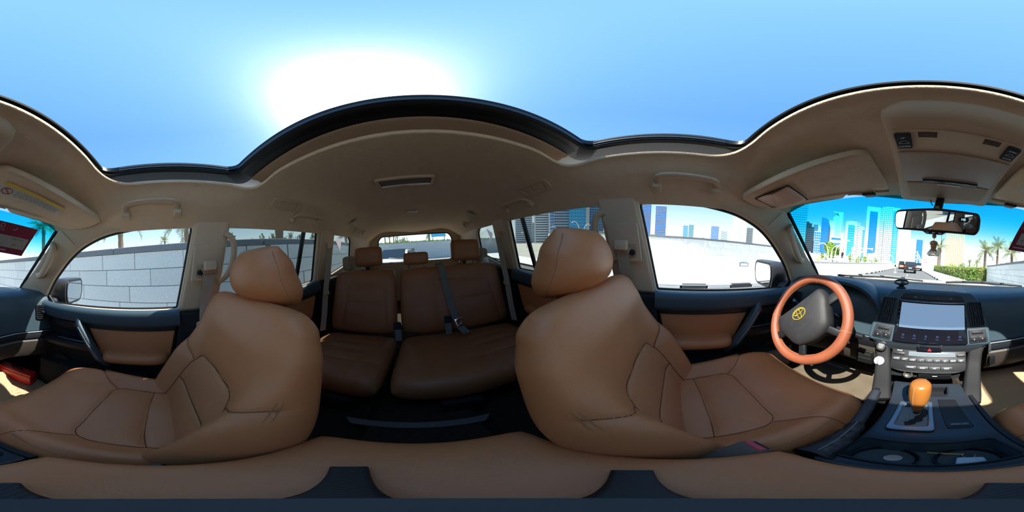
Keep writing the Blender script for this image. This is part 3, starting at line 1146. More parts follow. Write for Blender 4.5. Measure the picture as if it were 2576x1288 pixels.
for side, lab in ((-1, 'beige front seat belt hanging from the pillar beside the driver seat'), (1, 'beige front seat belt hanging from the pillar beside the empty passenger seat')):
    b = thing('seat_belt', lab, 'seat belt', (side * 0.70, -0.19, 1.25), group='front seat belts')
    X = lambda z: side * (side_x(z) - 0.052)
    sheet('guide_plate', rpoly([(-0.145, 1.56), (-0.275, 1.56), (-0.262, 1.40), (-0.125, 1.40)], .012), side_map(side, -0.036), 0.012, BEIGE, b, bevel=.004)
    sheet('guide_slot', rpoly([(-0.15, 1.475), (-0.20, 1.475), (-0.20, 1.405), (-0.145, 1.42)], .012), side_map(side, -0.042), 0.004, BEIGE_D, b, bevel=.001)
    box('anchor_cap', (X(1.47) - side * .012, -0.205, 1.468), (0.030, 0.055, 0.042), BEIGE, b, bevel=.010, seg=3)
    sheet('anchor_loop', rpoly([(-0.165, 1.462), (-0.245, 1.462), (-0.24, 1.435), (-0.18, 1.428)], .01), side_map(side, -0.055), 0.010, BEIGE_D, b, bevel=.003)
    lathe('adjuster_knob', [(.012, 0), (.012, .006), (.008, .009), (.0, .009)], frame((X(1.43), -0.163, 1.44), (0, 1, 0), (0, 0, 1)) @ Matrix.Rotation(0 if side < 0 else pi, 4, 'X'), BLACKM, b)
    ribbon('webbing', [(X(1.455), -0.205, 1.455), (X(1.38) - side * .004, -0.198, 1.38), (X(1.28), -0.185, 1.28), (side * 0.690, -0.175, 1.18), (side * 0.695, -0.180, 1.00), (side * 0.70, -0.19, 0.75)], 0.048, BELT, b, (0.0, 1, 0.0))
    sl_ = loft('slider_tongue', [[(side * (0.69 + dx), -0.176 + a * 1.15, 1.190 + c_) for a, c_ in rrect2(.068, .032, .010)] for dx in (-.008, .006)], BEIGE, b, angle=40)
    sheet('tongue_plate', rpoly([(-0.20, 1.174), (-0.15, 1.174), (-0.155, 1.13), (-0.195, 1.13)], .008), lambda y, z, q, s=side: (s * (0.688 + q), y, z), 0.003, CHROME, sl_, bevel=.001, holes=[rpoly([(-0.188, 1.158), (-0.162, 1.158), (-0.162, 1.145), (-0.188, 1.145)], .003)])

for side, lab in ((-1, 'grey rear seat belt on the pillar by the wide bench part'), (1, 'grey rear seat belt on the pillar by the single bench seat')):
    b = thing('seat_belt', lab, 'seat belt', (side * 0.67, -1.20, 1.2), group='rear seat belts')
    box('anchor_cap', (side * 0.668, -1.165, 1.545), (0.03, 0.05, 0.05), BEIGE, b, bevel=.010, seg=3)
    ribbon('webbing', [(side * 0.662, -1.165, 1.53), (side * 0.668, -1.12, 1.35), (side * 0.675, -1.07, 1.18), (side * 0.68, -1.03, 1.0), (side * 0.69, -1.0, 0.86)], 0.046, BELT, b, (0.55 * side, 0.83, 0))
    loft('slider_tongue', [[(side * (0.668 + dx), -1.066 + a, 1.165 + c_) for a, c_ in rrect2(.062, .026, .008)] for dx in (-.010, .006)], BEIGE, b, angle=40)

b = thing('seat_belt', 'grey lap belt lying down the middle of the wide bench backrest', 'seat belt', (-0.2, -1.15, 1.1))
ribbon('webbing', [(-0.185, -1.30, 1.325), (-0.188, -1.235, 1.350), (-0.195, -1.165, 1.31), (-0.215, -1.085, 1.14), (-0.245, -1.005, 0.985), (-0.262, -0.955, 0.935), (-0.285, -0.90, 0.915)], 0.046, BELTG, b, (1, 0.0, -0.22))
bt = sheet('belt_tongue', rpoly([(-.026, .024), (.026, .024), (.018, -.034), (-.018, -.034)], .008), onf(frame((-0.256, -0.965, 0.972), (1, 0.0, -0.2), (0.05, -0.35, 0.93))), 0.003, CHROME, b, bevel=.001,
           holes=[rpoly([(-.010, .004), (.010, .004), (.010, -.018), (-.010, -.018)], .003)])
for lab, x, y, z, rz in (('grey buckle stalk standing between the two bench cushions', 0.128, -0.985, 0.90, 0.1), ('dark grey buckle stalk lying on the wide bench cushion', -0.19, -0.985, 0.925, -0.15)):
    k_ = thing('belt_buckle', lab, 'buckle', (x, y, z), (0.35, 0, rz), group='rear belt buckles')
    mk('stalk', *box_vf((0, 0, 0.0), (0.042, 0.020, 0.10), bevel=.009, seg=3), BELTG, k_, local=True)
    mk('socket', *box_vf((0, 0.002, 0.058), (0.046, 0.024, 0.05), bevel=.008, seg=3), BLACKM, k_, local=True)
    mk('release_button', *box_vf((0, 0.006, 0.085), (0.026, 0.014, 0.006), bevel=.002), M('dim red plastic', (0.12, 0.02, 0.02), .5), k_, local=True)
# front buckle between driver seat and console, and the one on the passenger side
for lab, x, y, z, rot in (('grey belt buckle with a pink red button beside the driver seat', -0.165, 0.088, 0.978, (-0.75, 0.0, 0.1)), ('dark belt buckle low beside the passenger seat', 0.168, 0.045, 0.90, (0.5, 0, -0.1))):
    k_ = thing('belt_buckle', lab, 'buckle', (x, y, z), rot, group='front belt buckles')
    mk('stalk', *box_vf((0, 0, -0.055), (0.036, 0.022, 0.14), bevel=.008, seg=3), BELTG, k_, local=True)
    mk('socket', *box_vf((0, 0, 0.02), (0.044, 0.026, 0.06), bevel=.007, seg=3), BELTG, k_, local=True)
    mk('release_button', *box_vf((0, -0.006, 0.051), (0.034, 0.014, 0.006), bevel=.002), M('pink red button', (0.62, 0.10, 0.13), .45), k_, local=True)
    mk('insert_slot', *box_vf((0, 0.006, 0.0505), (0.030, 0.005, 0.004)), BLACKM, k_, local=True)

# ================================================================== DASHBOARD
dash = thing('dashboard', 'sky tinted black dashboard with screen, vents and carbon trim under the windscreen', 'dashboard', (0, 0.9, 0.95))
WOODT = M('dark wood trim', (0.16, 0.05, 0.03), 0.3, kind='wood', coat=.5)
LOWER = M('dark brown lower dash', (0.055, 0.045, 0.037), 0.55, spec=0.4, bump=(500, .2, 'noise', .001))
GREYSW = M('blue grey switch panel', (0.022, 0.027, 0.034), 0.45)


def dsh(x):
    return -0.085 * sst(0.52, 0.75, abs(x))


def top_ring(x):
    ax = abs(x)
    yw = 1.155 - 0.255 * (x / 0.745) ** 2
    d = dsh(x)
    prof = [(yw, 1.335), (yw * .75 + .8 * .25, 1.347), (0.86 + d * .7, 1.345), (0.79 + d, 1.338), (0.752 + d, 1.318), (0.733 + d, 1.28), (0.722 + d, 1.20), (0.715 + d, 1.125), (0.712 + d, 1.105)]
    prof += [(0.74 + d, 1.10), (0.85 + d, 1.12), (yw - .05, 1.28)]
    return [(x, y, z) for y, z in prof]


loft('upper_pad', [top_ring(-.757 + 1.514 * i / 48) for i in range(49)], DASH, dash, angle=50)
# passenger side: carbon strip with a bright line, glove box, knee panel
xs = [0.255 + .49 * i / 16 for i in range(17)]
loft('carbon_strip', [[(x, 0.708 + dsh(x) - a, z) for a, z in ((0, 1.104), (.014, 1.100), (.018, 1.085), (.010, 1.060), (0, 1.056))] for x in xs], CARBON, dash, angle=40)
tube('bright_line', [(x, 0.691 + dsh(x), 1.1045) for x in xs], .0028, SILVER, dash, n=6)
box('strip_end_cap', (0.258, 0.698, 1.08), (0.014, 0.03, 0.052), SILVER, dash, bevel=.004)
gb = loft('glove_box', [[(x, y + dsh(x), z) for y, z in ((0.712, 1.054), (0.700, 1.04), (0.708, 0.97), (0.74, 0.918), (0.80, 0.905), (0.92, 0.93), (0.80, 1.054))] for x in xs], LOWER, dash, angle=40)
box('glove_latch', (0.275, 0.694, 1.0), (0.028, 0.016, 0.05), BLACK, gb, bevel=.004)
# driver side lower panels
xs = [-.745 + .52 * i / 16 for i in range(17)]
loft('knee_panel', [[(x, y + dsh(x), z) for y, z in ((0.712, 1.10), (0.702, 1.085), (0.700, 1.03), (0.715, 0.95), (0.76, 0.90), (0.90, 0.92), (0.80, 1.10))] for x in xs], LOWER, dash, angle=40)
tube('bright_line', [(x, 0.697 + dsh(x), 1.1045) for x in xs if x < -.58 or x > -.60][-8:], .0028, SILVER, dash, n=6)
loft('wood_trim', [[(x, 0.705 + dsh(x) - a, z) for a, z in ((0, 1.150), (.012, 1.146), (.015, 1.13), (.010, 1.112), (0, 1.108))] for x in xs[:5]], WOODT, dash)
loft('carbon_strip', [[(x, 0.706 + dsh(x) - a, z) for a, z in ((0, 1.098), (.012, 1.094), (.015, 1.075), (.008, 1.05), (0, 1.046))] for x in xs[-6:]], BLACK, dash)
sb = sheet('switch_block', rpoly([(-0.315, 1.02), (-0.235, 1.02), (-0.235, 0.935), (-0.315, 0.935)], .01), lambda x, z, q: (x, 0.700 + 0.25 * (1.02 - z) * .4 - q, z), 0.016, BLACK, dash, bevel=.004)
for k in range(3):
    box('panel_switch', (-0.275, 0.694 + .006 * k, 0.998 - .026 * k), (0.062, 0.010, 0.020), BLACKM, sb, bevel=.003)

# instrument hood: an arch swept front to back
HX, HW_ = -0.468, 0.252


def arch(y, g, zt):
    pts = []
    for i in range(25):
        a = pi * i / 24
        ca, sa = cos(a), sin(a)
        px_ = HX + (HW_ - g) * (abs(ca) ** 0.62) * (1 if ca >= 0 else -1)
        pts.append((px_, y + 0.055 * (1 - sa ** .8), 1.125 + (zt - 1.125 - g) * (sa ** 0.62)))
    return pts


hood_rings = []
for y, g, zt in ((1.02, .07, 1.345), (0.88, .012, 1.366), (0.75, .0, 1.376), (0.69, .002, 1.376), (0.668, .008, 1.374), (0.672, .022, 1.374), (0.70, .028, 1.374), (0.80, .036, 1.36)):
    hood_rings.append(arch(y, g, zt))
loft('instrument_hood', hood_rings, DASH, dash, caps=False, closed=False, angle=60)
bp = sheet('gauge_panel', rpoly([(HX - .225, 1.12), (HX + .225, 1.12), (HX + .22, 1.30), (HX + .12, 1.345), (HX - .12, 1.345), (HX - .22, 1.30)], .04), lambda x, z, q: (x, 0.80 + 0.25 * (z - 1.12) * .3 + q, z), 0.02, BLACKM, dash, bevel=.004)
for gx in (-0.365, -0.585):
    mx = frame((gx, 0.780, 1.222), (1, 0, 0), (0, 0.1, 1))
    g = lathe('gauge', [(.052, 0), (.060, .004), (.060, .014), (.056, .018), (.053, .014), (.050, .004), (.0, .002)], mx, BLACK, dash, n=40)
    v_, f_ = lathe_vf([(.0585, .012), (.0605, .016), (.0585, .019), (.056, .016)], mx, 40)
    mk('gauge_rim', v_, f_[:-2], M('pale gauge rim', (.55, .57, .58), .35), g)  # rim colour lifted in place of light inside the dark hood
    tk = []
    for i in range(21):
        a = radians(-40 + 260 * i / 20)
        tk.append(box_vf((0, 0, 0), (0.007 if i % 4 == 0 else .004, 0.0012, 0.0008)))
        m2 = mx @ Matrix.Rotation(a, 4, 'Z') @ Matrix.Translation((0.043, 0, 0.006))
        tk[-1] = ([m2 @ v for v in tk[-1][0]], tk[-1][1])
    o_ = mk('scale_ticks', *join(tk), GREYPR, g, smooth=False)
    o_['kind'] = 'stuff'
    mk('needle', *[[mx @ v for v in box_vf((-0.014, -0.014, .007), (.042, .0016, .001), rot=(0, 0, radians(225)))[0]], box_vf((0, 0, 0), (1, 1, 1))[1]], WHITE, g, smooth=False)


# air vents: a frame, fins and a small tab
def vent(name, mx, w, h, fins, vertical, parent, skew=0.0, mat=BLACK):
    fr_ = [(-w / 2, h / 2), (w / 2, h / 2), (w / 2 - skew, -h / 2), (-w / 2 - skew, -h / 2)]
    outer_ = rpoly(fr_, .010)
    inner = rpoly([(x * .88 + (0), y * .90) for x, y in fr_], .006)
    v = sheet(name, outer_, onf(mx), 0.014, GREYSW, parent, holes=[inner], bevel=.004)
    sheet('vent_throat', inner, lambda a, b, c: mx @ Vector((a, b, c - 0.012)), 0.004, RUBBER, v)
    for k in range(fins):
        t = (k + 0.5) / fins - 0.5
        if vertical:
            p0, p1 = mx @ Vector((t * w * .86, h * .44, 0)), mx @ Vector((t * w * .86 - skew * .9, -h * .44, 0))
        else:
            p0, p1 = mx @ Vector((-w * .43 - skew * (0.5 - t), t * h * .86, 0)), mx @ Vector((w * .43 - skew * (.5 - t), t * h * .86, 0))
        nrm = mx.to_3x3() @ Vector((0, 0, 1))
        sweep('vent_fin', [p0, p1], rrect2(.004, .016, .0015, 1), mat, v, up=nrm, smooth=False)
    v_, f_ = box_vf((0, 0, .010), (.007, .024, .010) if vertical else (.024, .007, .010), bevel=.002)
    mk('vent_tab', [mx @ q for q in v_], f_, GREYSW, v)
    return v


# centre stack: leaning face, y depends on z
def fy(z):
    return 0.700 + 0.353 * (z - 1.124)


FACE = lambda lift=0.0: (lambda x, z, q: (x, fy(z) - (q + lift) * .94, z + (q + lift) * .33))
stack = sheet('centre_stack', rpoly([(-0.19, 1.347), (0.19, 1.347), (0.235, 1.28), (0.262, 1.16), (0.262, 1.10), (-0.262, 1.10), (-0.262, 1.16), (-0.235, 1.28)], [.03, .03, .05, .03, .02, .02, .03, .05]), FACE(), 0.05, DASH, dash, bevel=.014)
loft('stack_top', [[(x, y, z) for x, z in ((-.185, 1.325), (-.17, 1.348), (-.10, 1.353), (.10, 1.353), (.17, 1.348), (.185, 1.325))] for y in (0.775, 0.83, 0.93, 1.02)], DASH, dash, angle=40)
FN = lambda x, z, lift: frame((x, fy(z) - lift * .94, z + lift * .33), (1, 0, 0), (0, 0.353, 1))
sheet('clock_strip', rpoly([(-0.128, 1.329), (0.128, 1.329), (0.146, 1.303), (-0.146, 1.303)], .006), FACE(.027), 0.006, BLACK, stack, bevel=.002)
for s_, x in (('SPLIT', -.078), ('NAVI', .078)):
    pass
for x_, w_ in ((-0.078, .014), (-0.045, .004), (0.022, .003), (0.082, .014)):
    mk('strip_mark', *[[FN(x_, 1.314, .031) @ q for q in box_vf((0, 0, 0), (w_, .003, .0006))[0]], box_vf((0, 0, 0), (1, 1, 1))[1]], GREYPR, stack, smooth=False)
scr = thing('touch_screen', 'wide black touch screen reflecting the bright sky in the dashboard centre', 'screen', (0, 0.73, 1.2))
sheet('screen_bezel', rpoly([(-0.150, 1.298), (0.150, 1.298), (0.154, 1.112), (-0.154, 1.112)], .008), FACE(.029), 0.010, M('gloss black', (.006, .007, .012), .08, coat=.6), scr, bevel=.003)
SCRM = M('glowing sky reflection', (.05, .07, .10), .08, emit=((0.25, 0.40, 0.62), 0.42))  # emission stands in for the sky reflected on the screen
sheet('sky_reflection', [(-0.135, 1.286), (0.142, 1.286), (0.142, 1.178), (-0.135, 1.178)], FACE(.0345), 0.0008, SCRM, scr, smooth=False)
ICON = M('blue screen icon', (.02, .03, .08), .3, emit=((0.10, 0.14, 0.42), 0.5))
for k, s_ in enumerate(('Navi', 'Radio', 'BT', 'Apps', 'Music', 'Setting')):
    x = -0.112 + 0.0465 * k
    v1 = lathe_vf([(.0045, 0), (.0045, .0005), (.003, .0005), (.003, 0)], FN(x, 1.146, .0345), 12)
    mk('screen_icon', v1[0], v1[1][:-2], ICON, scr, smooth=False)
    text('icon_caption', s_, 0.0065, FN(x, 1.134, .0348), ICON, scr)
for k in range(5):
    mk('side_key', *[[FN(-0.141, 1.262 - .019 * k, .0345) @ q for q in box_vf((0, 0, 0), (.004, .004, .0005))[0]], box_vf((0, 0, 0), (1, 1, 1))[1]], GREYPR, scr, smooth=False)
for s_ in (-1, 1):
    vent('air_vent', FN(s_ * 0.190, 1.246, .026), 0.066, 0.120, 5, True, stack, skew=-s_ * 0.014)
    kb = sheet('key_block', rpoly([(s_ * .160, 1.178), (s_ * .235, 1.180), (s_ * .245, 1.118), (s_ * .162, 1.115)], .008), FACE(.026), 0.008, GREYSW, stack, bevel=.002)
    for dx, ch in ((-.018, 'v'), (.018, '^')):
        mk('temperature_key', *[[FN(s_ * .200 + dx, 1.134, .031) @ q for q in box_vf((0, 0, 0), (.033, .024, .006), bevel=.002)[0]], box_vf((0, 0, 0), (.033, .024, .006), bevel=.002)[1]], BLACK, kb)
        text('key_mark', ch, .012, FN(s_ * .200 + dx, 1.133, .0345), WHITE, kb)
    mk('upper_key', *[[FN(s_ * .198, 1.162, .031) @ q for q in box_vf((0, 0, 0), (.050, .012, .005), bevel=.002)[0]], box_vf((0, 0, 0), (.050, .012, .005), bevel=.002)[1]], BLACK, kb)

# hazard switch bar and climate panel
sheet('lower_shelf', rpoly([(-0.245, 1.112), (0.245, 1.112), (0.20, 1.068), (-0.20, 1.068)], .012), lambda x, z, q: (x, 0.690 - q, z), 0.03, CARBON, dash, bevel=.008)
hz = box('hazard_switch', (0.0, 0.672, 1.094), (0.098, 0.014, 0.026), M('gloss black', (.006, .007, .012), .08), dash, rot=(radians(-20), 0, 0), bevel=.004)
mx = frame((0.0, 0.6635, 1.094), (1, 0, 0), (0, 0.34, 0.94))
tri = lambda k: [(k * cos(radians(90 + 120 * i)), k * sin(radians(90 + 120 * i)) - .001) for i in range(3)]
sheet('hazard_triangle', tri(.0095), onf(mx), .0012, M('hazard red', (.75, .02, .015), .4), hz, holes=[tri(.0035)], smooth=False)
for s_ in (-1, 1):
    box('bright_cap', (s_ * 0.046, 0.670, 1.105), (0.010, 0.010, 0.007), CHROME, hz, bevel=.002)
AY = lambda t: 0.690 - 0.050 * t
AZ = lambda t: 1.075 - 0.085 * t
ACN = lambda x, t, lift: frame((x, AY(t) - lift * .86, AZ(t) + lift * .5), (1, 0, 0), (0, 0.05, 0.085))
acp = sheet('climate_panel', rpoly([(-0.152, 0.0), (0.152, 0.0), (0.148, -1.0), (0.10, -1.12), (-0.10, -1.12), (-0.148, -1.0)], [.01, .01, .02, .04, .04, .02]), lambda x, v, q: ACN(x, -v, q) @ Vector((0, 0, 0)), 0.03, BLACK, dash, bevel=.006)
acd = lambda nm, x, t, w, h, mat, lift=.018, par=acp, bev=.002: mk(nm, *[[ACN(x, t, lift) @ q for q in box_vf((0, 0, 0), (w, h, .006), bevel=bev)[0]], box_vf((0, 0, 0), (w, h, .006), bevel=bev)[1]], mat, par)
acd('climate_display', 0.012, 0.20, 0.185, 0.022, M('lcd grey', (.10, .12, .13), .12, emit=((.5, .6, .66), .25)))
acd('mode_key', -0.118, 0.24, 0.044, 0.012, BLACK)
acd('mode_key', 0.128, 0.24, 0.034, 0.012, BLACK)
text('mode_caption', 'MODE', .0075, ACN(-0.118, 0.10, .0185), WHITE, acp)
for k, s_ in enumerate(('AUTO', 'OFF', 'DUAL', '<', '*', '>', 'BI', 'FOOT', 'DEF')):
    kk = acd('climate_key', -0.126 + 0.0315 * k, 0.50, 0.0300, 0.016, GREYSW)
    text('key_mark', s_, .0072, ACN(-0.126 + 0.0315 * k, 0.50, .0218), WHITE, kk)
for k, s_ in enumerate(('FRONT', 'REAR', 'A/C', 'REAR')):
    kk = acd('climate_key', -0.066 + 0.045 * k, 0.86, 0.0435, 0.015, GREYSW)
    text('key_mark', s_, .0080, ACN(-0.066 + 0.045 * k, 0.86, .0218), WHITE, kk)
acd('bright_line', -0.005, 1.0, 0.18, 0.002, CHROME, .016, bev=0)
# stack skirt between climate panel and console
loft('stack_skirt', [[(x, y, z) for y, z in ((0.655, 0.985), (0.662, 0.965), (0.650, 0.935), (0.72, 0.93), (0.72, 0.985))] for x in (-.15, -.05, .05, .15)], BLACK, dash, angle=30)
# legs that flank the climate panel and run down to the console
for s_ in (-1, 1):
    P_ = smooth_path([(s_ * 0.226, 0.715, 1.118), (s_ * 0.195, 0.690, 1.07), (s_ * 0.178, 0.655, 1.01), (s_ * 0.158, 0.590, 0.965), (s_ * 0.140, 0.525, 0.935), (s_ * 0.128, 0.490, 0.915)], 6)
    lg = sweep('stack_leg', P_, rrect2(.062, .044, .014, 4), BLACKM, dash, up=(0, -0.6, 0.8), angle=50)
    if s_ < 0:
        m1 = frame((-0.196, 0.668, 1.082), (1, 0, -.1), (0, 0.55, 0.83))
        sbn = lathe('start_button', [(.0, .012), (.017, .012), (.019, .009), (.021, .012), (.024, .010), (.024, 0)], m1, BLACK, lg, n=28)
        v_, f_ = lathe_vf([(.0195, .010), (.0215, .0135), (.0245, .011), (.0245, .004)], m1, 28)
        mk('button_rim', v_, f_[:-2], CHROME, sbn)
        for ln, yy in (('ENGINE', .007), ('START', .0), ('STOP', -.007)):
            text('button_caption', ln, .0065, m1 @ Matrix.Translation((0, yy, .0125)), WHITE, sbn)
        m2 = frame((-0.188, 0.634, 1.020), (1, 0, -.1), (0, 0.62, 0.78))
        kn = lathe('drive_knob', [(.0, .014), (.020, .014), (.022, .011), (.0235, .003), (.0235, 0)], m2, SILVER, lg, n=28)
        mk('knob_grip', *[[m2 @ q for q in box_vf((0, 0, .018), (.009, .038, .012), bevel=.003)[0]], box_vf((0, 0, 0), (.009, .038, .012), bevel=.003)[1]], SILVER, kn)

# end vents of the dashboard
for s_ in (-1, 1):
    mx = frame((s_ * 0.700, 0.640, 1.222), Vector((1, -s_ * -0.0 - s_ * 0.72, 0)), (0, 0.1, 1))
    vent('air_vent', mx, 0.085, 0.085, 6, False, dash)

# suction phone holder standing on the dash
phd = thing('phone_holder', 'small black ring phone holder on top of the dashboard', 'phone holder', (-0.155, 0.80, 1.347))
mk('holder_foot', *lathe_vf([(.024, 0), (.024, .006), (.014, .012), (.012, .026), (0, .028)], Matrix.Identity(4), 20), BLACKM, phd, local=True)
ring_ = [(0.034 * cos(2 * pi * i / 28), -0.006 + 0.034 * sin(2 * pi * i / 28) * .9, 0.034 + 0.007 * sin(2 * pi * i / 28)) for i in range(28)]
mk('holder_ring', *sweep_vf(ring_, rrect2(.006, .009, .002, 2), cyclic=True), BLACK, phd, local=True)
mk('holder_clip', *box_vf((0.004, 0.006, .030), (.020, .024, .012), rot=(.4, 0, .3), bevel=.003), BLACK, phd, local=True)
# strip of paper and small crack marks on the dash top
tag(box('paper_slip', (-0.245, 0.93, 1.3535), (0.05, 0.012, 0.002), M('tan slip', (.5, .42, .28), .8), None, rot=(0, 0, .2)), 'thin tan slip of paper lying on the dashboard top', 'paper')

# ================================================================== STEERING WHEEL
SWC = Vector((-0.457, 0.495, 1.210))
TILT = radians(24)
wheel = thing('steering_wheel', 'steering wheel in orange brown leather cover turned to the left', 'steering wheel', SWC)
ux, uu = Vector((1, 0, 0)), Vector((0, sin(TILT), cos(TILT)))
WM = frame(SWC, ux, uu)                      # local z faces the driver
SPIN = radians(52)
WR = WM @ Matrix.Rotation(SPIN, 4, 'Z')
RIM = M('red brown wheel leather', (0.27, 0.078, 0.035), 0.42, spec=0.5, bump=(900, .35, 'voronoi', .001), var=(14, (0.23, .064, .028)))
mk('rim', *sweep_vf([WM @ Vector((.179 * cos(2 * pi * i / 96), .179 * sin(2 * pi * i / 96), 0)) for i in range(96)], circle2(.0215, 16, .0195), up=WM.to_3x3() @ Vector((0, 0, 1)), cyclic=True), RIM, wheel, angle=80)
for a0, a1 in ((60, 128), (-70, 5), (185, 255)):
    pts = [WR @ Vector((.1585 * cos(radians(a0 + (a1 - a0) * i / 24)), .1585 * sin(radians(a0 + (a1 - a0) * i / 24)), .003)) for i in range(25)]
    tube('cover_stitching', pts, .0012, STITCH, wheel, n=5)
for a in (0, 95, 195):
    p = [WM @ Vector(((.179 + .0217 * cos(radians(b))) * cos(radians(a)), (.179 + .0217 * cos(radians(b))) * sin(radians(a)), .0197 * sin(radians(b)))) for b in range(0, 360, 20)]
    mk('cover_seam', *sweep_vf(p, circle2(.0012, 5), cyclic=True), STITCH, wheel)
PADM = M('charcoal airbag plastic', (0.022, 0.022, 0.024), 0.55, spec=0.35, bump=(900, .2, 'noise', .001), var=(40, (.032, .03, .029), .5, .75))
pad_out = rpoly([(-0.128, 0.070), (0.128, 0.070), (0.134, 0.015), (0.080, -0.098), (0.0, -0.114), (-0.080, -0.098), (-0.134, 0.015)], [.022, .022, .02, .03, .05, .03, .02])


def padmap(u, v, w):
    k = 1 - 0.75 * (u / .112) ** 2 - 0.55 * (v / .1) ** 2
    return WR @ Vector((u, v, w + (0.022 * k if w > 0 else 0) + 0.012))


rings = []
for sc, w in ((0.90, -0.035), (1.0, -0.01), (1.0, 0.012), (0.97, 0.026), (0.90, 0.034), (0.72, 0.040), (0.45, 0.044), (0.15, 0.046)):
    rings.append([WR @ Vector((u * sc, v * sc, w)) for u, v in pad_out])
pad = loft('airbag_pad', rings, PADM, wheel, angle=50)
EMB = M('gold emblem', (0.80, 0.58, 0.10), 0.28, metal=0.8)


def ell(cx, cy, a, b, n=36):
    return [WR @ Vector((cx + a * cos(2 * pi * i / n), cy + b * sin(2 * pi * i / n), 0.0475)) for i in range(n)]


zup = WR.to_3x3() @ Vector((0, 0, 1))
for (cx, cy, a, b, r_) in ((0, 0.012, .0315, .0225, .0029), (0, 0.0205, .0255, .0085, .0022), (0, 0.010, .0088, .0200, .0022)):
    mk('emblem_oval', *sweep_vf(ell(cx, cy, a, b), circle2(r_, 6), up=zup, cyclic=True), EMB, pad)
text('airbag_lettering', 'SRS AIRBAG', .011, WR @ Matrix.Translation((0, -.045, .0445)), M('debossed grey', (.03, .03, .03), .6), pad)
for a_, w_ in ((0, .040), (180, .040), (-57, .030), (-123, .030)):
    ca, sa = cos(radians(a_)), sin(radians(a_))
    pts = [WR @ Vector((ca * r_, sa * r_, z_)) for r_, z_ in ((.075, .005), (.11, .008), (.145, .002), (.175, -.002))]
    sweep('spoke', pts, rrect2(w_, .018, .006, 3), BLACK if a_ in (0, 180) else BLACK, wheel, up=zup, angle=50)
col_ax = -(WM.to_3x3() @ Vector((0, 0, 1)))
sweep('column_shroud', [SWC + col_ax * d for d in (.03, .08, .14, .20)], rrect2(.11, .12, .03, 4), BLACKM, wheel, up=uu, angle=50)
stk = sweep('turn_stalk', [SWC + col_ax * .10 + ux * -.05 + uu * .02, SWC + col_ax * .10 + ux * -.12 + uu * .035, SWC + col_ax * .085 + ux * -.175 + uu * .05], circle2(.0085, 10), BLACK, wheel, up=uu)
sweep('stalk_tip', [SWC + col_ax * .085 + ux * -.175 + uu * .05, SWC + col_ax * .080 + ux * -.190 + uu * .054], circle2(.0105, 10), SILVER, stk, up=uu)
stk = sweep('wiper_stalk', [SWC + col_ax * .10 + ux * .05 + uu * .0, SWC + col_ax * .10 + ux * .13 + uu * -.005, SWC + col_ax * .095 + ux * .195 + uu * -.01], circle2(.0085, 10), BLACK, wheel, up=uu)
sweep('stalk_tip', [SWC + col_ax * .096 + ux * .180 + uu * -.009, SWC + col_ax * .094 + ux * .212 + uu * -.011], circle2(.0125, 10), BLACK, stk, up=uu)

# pedals
for nm, lab, x, w_, y in (('brake_pedal', 'wide black brake pedal under the dashboard', -0.43, .085, 0.93), ('accelerator_pedal', 'narrow black accelerator pedal under the dashboard', -0.30, .05, 0.95)):
    pd = thing(nm, lab, 'pedal', (x, y, 0.72))
    mk('pedal_pad', *box_vf((0, 0, 0.06), (w_, .016, .07 if w_ > .06 else .13), rot=(radians(-35), 0, 0), bevel=.006), RUBBER, pd, local=True)
    mk('pedal_arm', *box_vf((0, .06, 0.13), (.018, .016, .16), rot=(radians(-40), 0, 0), bevel=.004), BLACKM, pd, local=True)

# ================================================================== CENTRE CONSOLE
cons = thing('centre_console', 'black carbon patterned centre console between the front seats', 'console', (0, 0.35, 0.66))
plate = rpoly([(-0.112, 0.575), (0.112, 0.575), (0.128, 0.47), (0.132, 0.30), (0.138, 0.166), (0.0, 0.158), (-0.115, 0.166), (-0.100, 0.30), (-0.098, 0.47)], [.01, .01, .05, .05, .01, .05, .01, .05, .05])
cup = rpoly([(-0.094, 0.276), (0.0, 0.270), (0.112, 0.280), (0.124, 0.196), (0.0, 0.183), (-0.108, 0.196)], [.014, .06, .014, .014, .06, .014])
shh = rpoly([(-0.066, 0.456), (0.012, 0.464), (0.013, 0.328), (-0.070, 0.326)], .008)
traych = rpoly([(-0.060, 0.552), (0.066, 0.552), (0.062, 0.508), (-0.056, 0.508)], .008)
ctop = lambda x, y, q: (x, y, 0.947 + 0.018 * sst(.47, .58, y) + q)
top = sheet('carbon_top', plate, lambda x, y, q: ctop(x, y, q - .006), 0.012, CARBON, cons, holes=[cup, shh, traych], bevel=.003)
# side walls of the console
body = [(-0.155, 0.60), (0.128, 0.60), (0.142, 0.45), (0.148, 0.16), (-0.160, 0.16), (-0.160, 0.45)]
loft('console_body', [[(x * k, y, z) for x, y in body] for z, k in ((0.66, 1.04), (0.80, 1.02), (0.915, 0.99), (0.934, 0.96))], BLACKM, cons, caps=False, angle=40)
loft('side_rail', [[(x + dx, y, z) for dx, z in ((-.006, .935), (-.004, .950), (.008, .950), (.012, .935), (.010, .90))] for x, y in smooth2([(0.118, .56), (0.132, .47), (0.137, .30), (0.142, .165)], 6)], BLACK, cons)
def open_tub(rings):
    v, f = loft_vf(rings)
    return v, f[:-2] + [f[-1]]


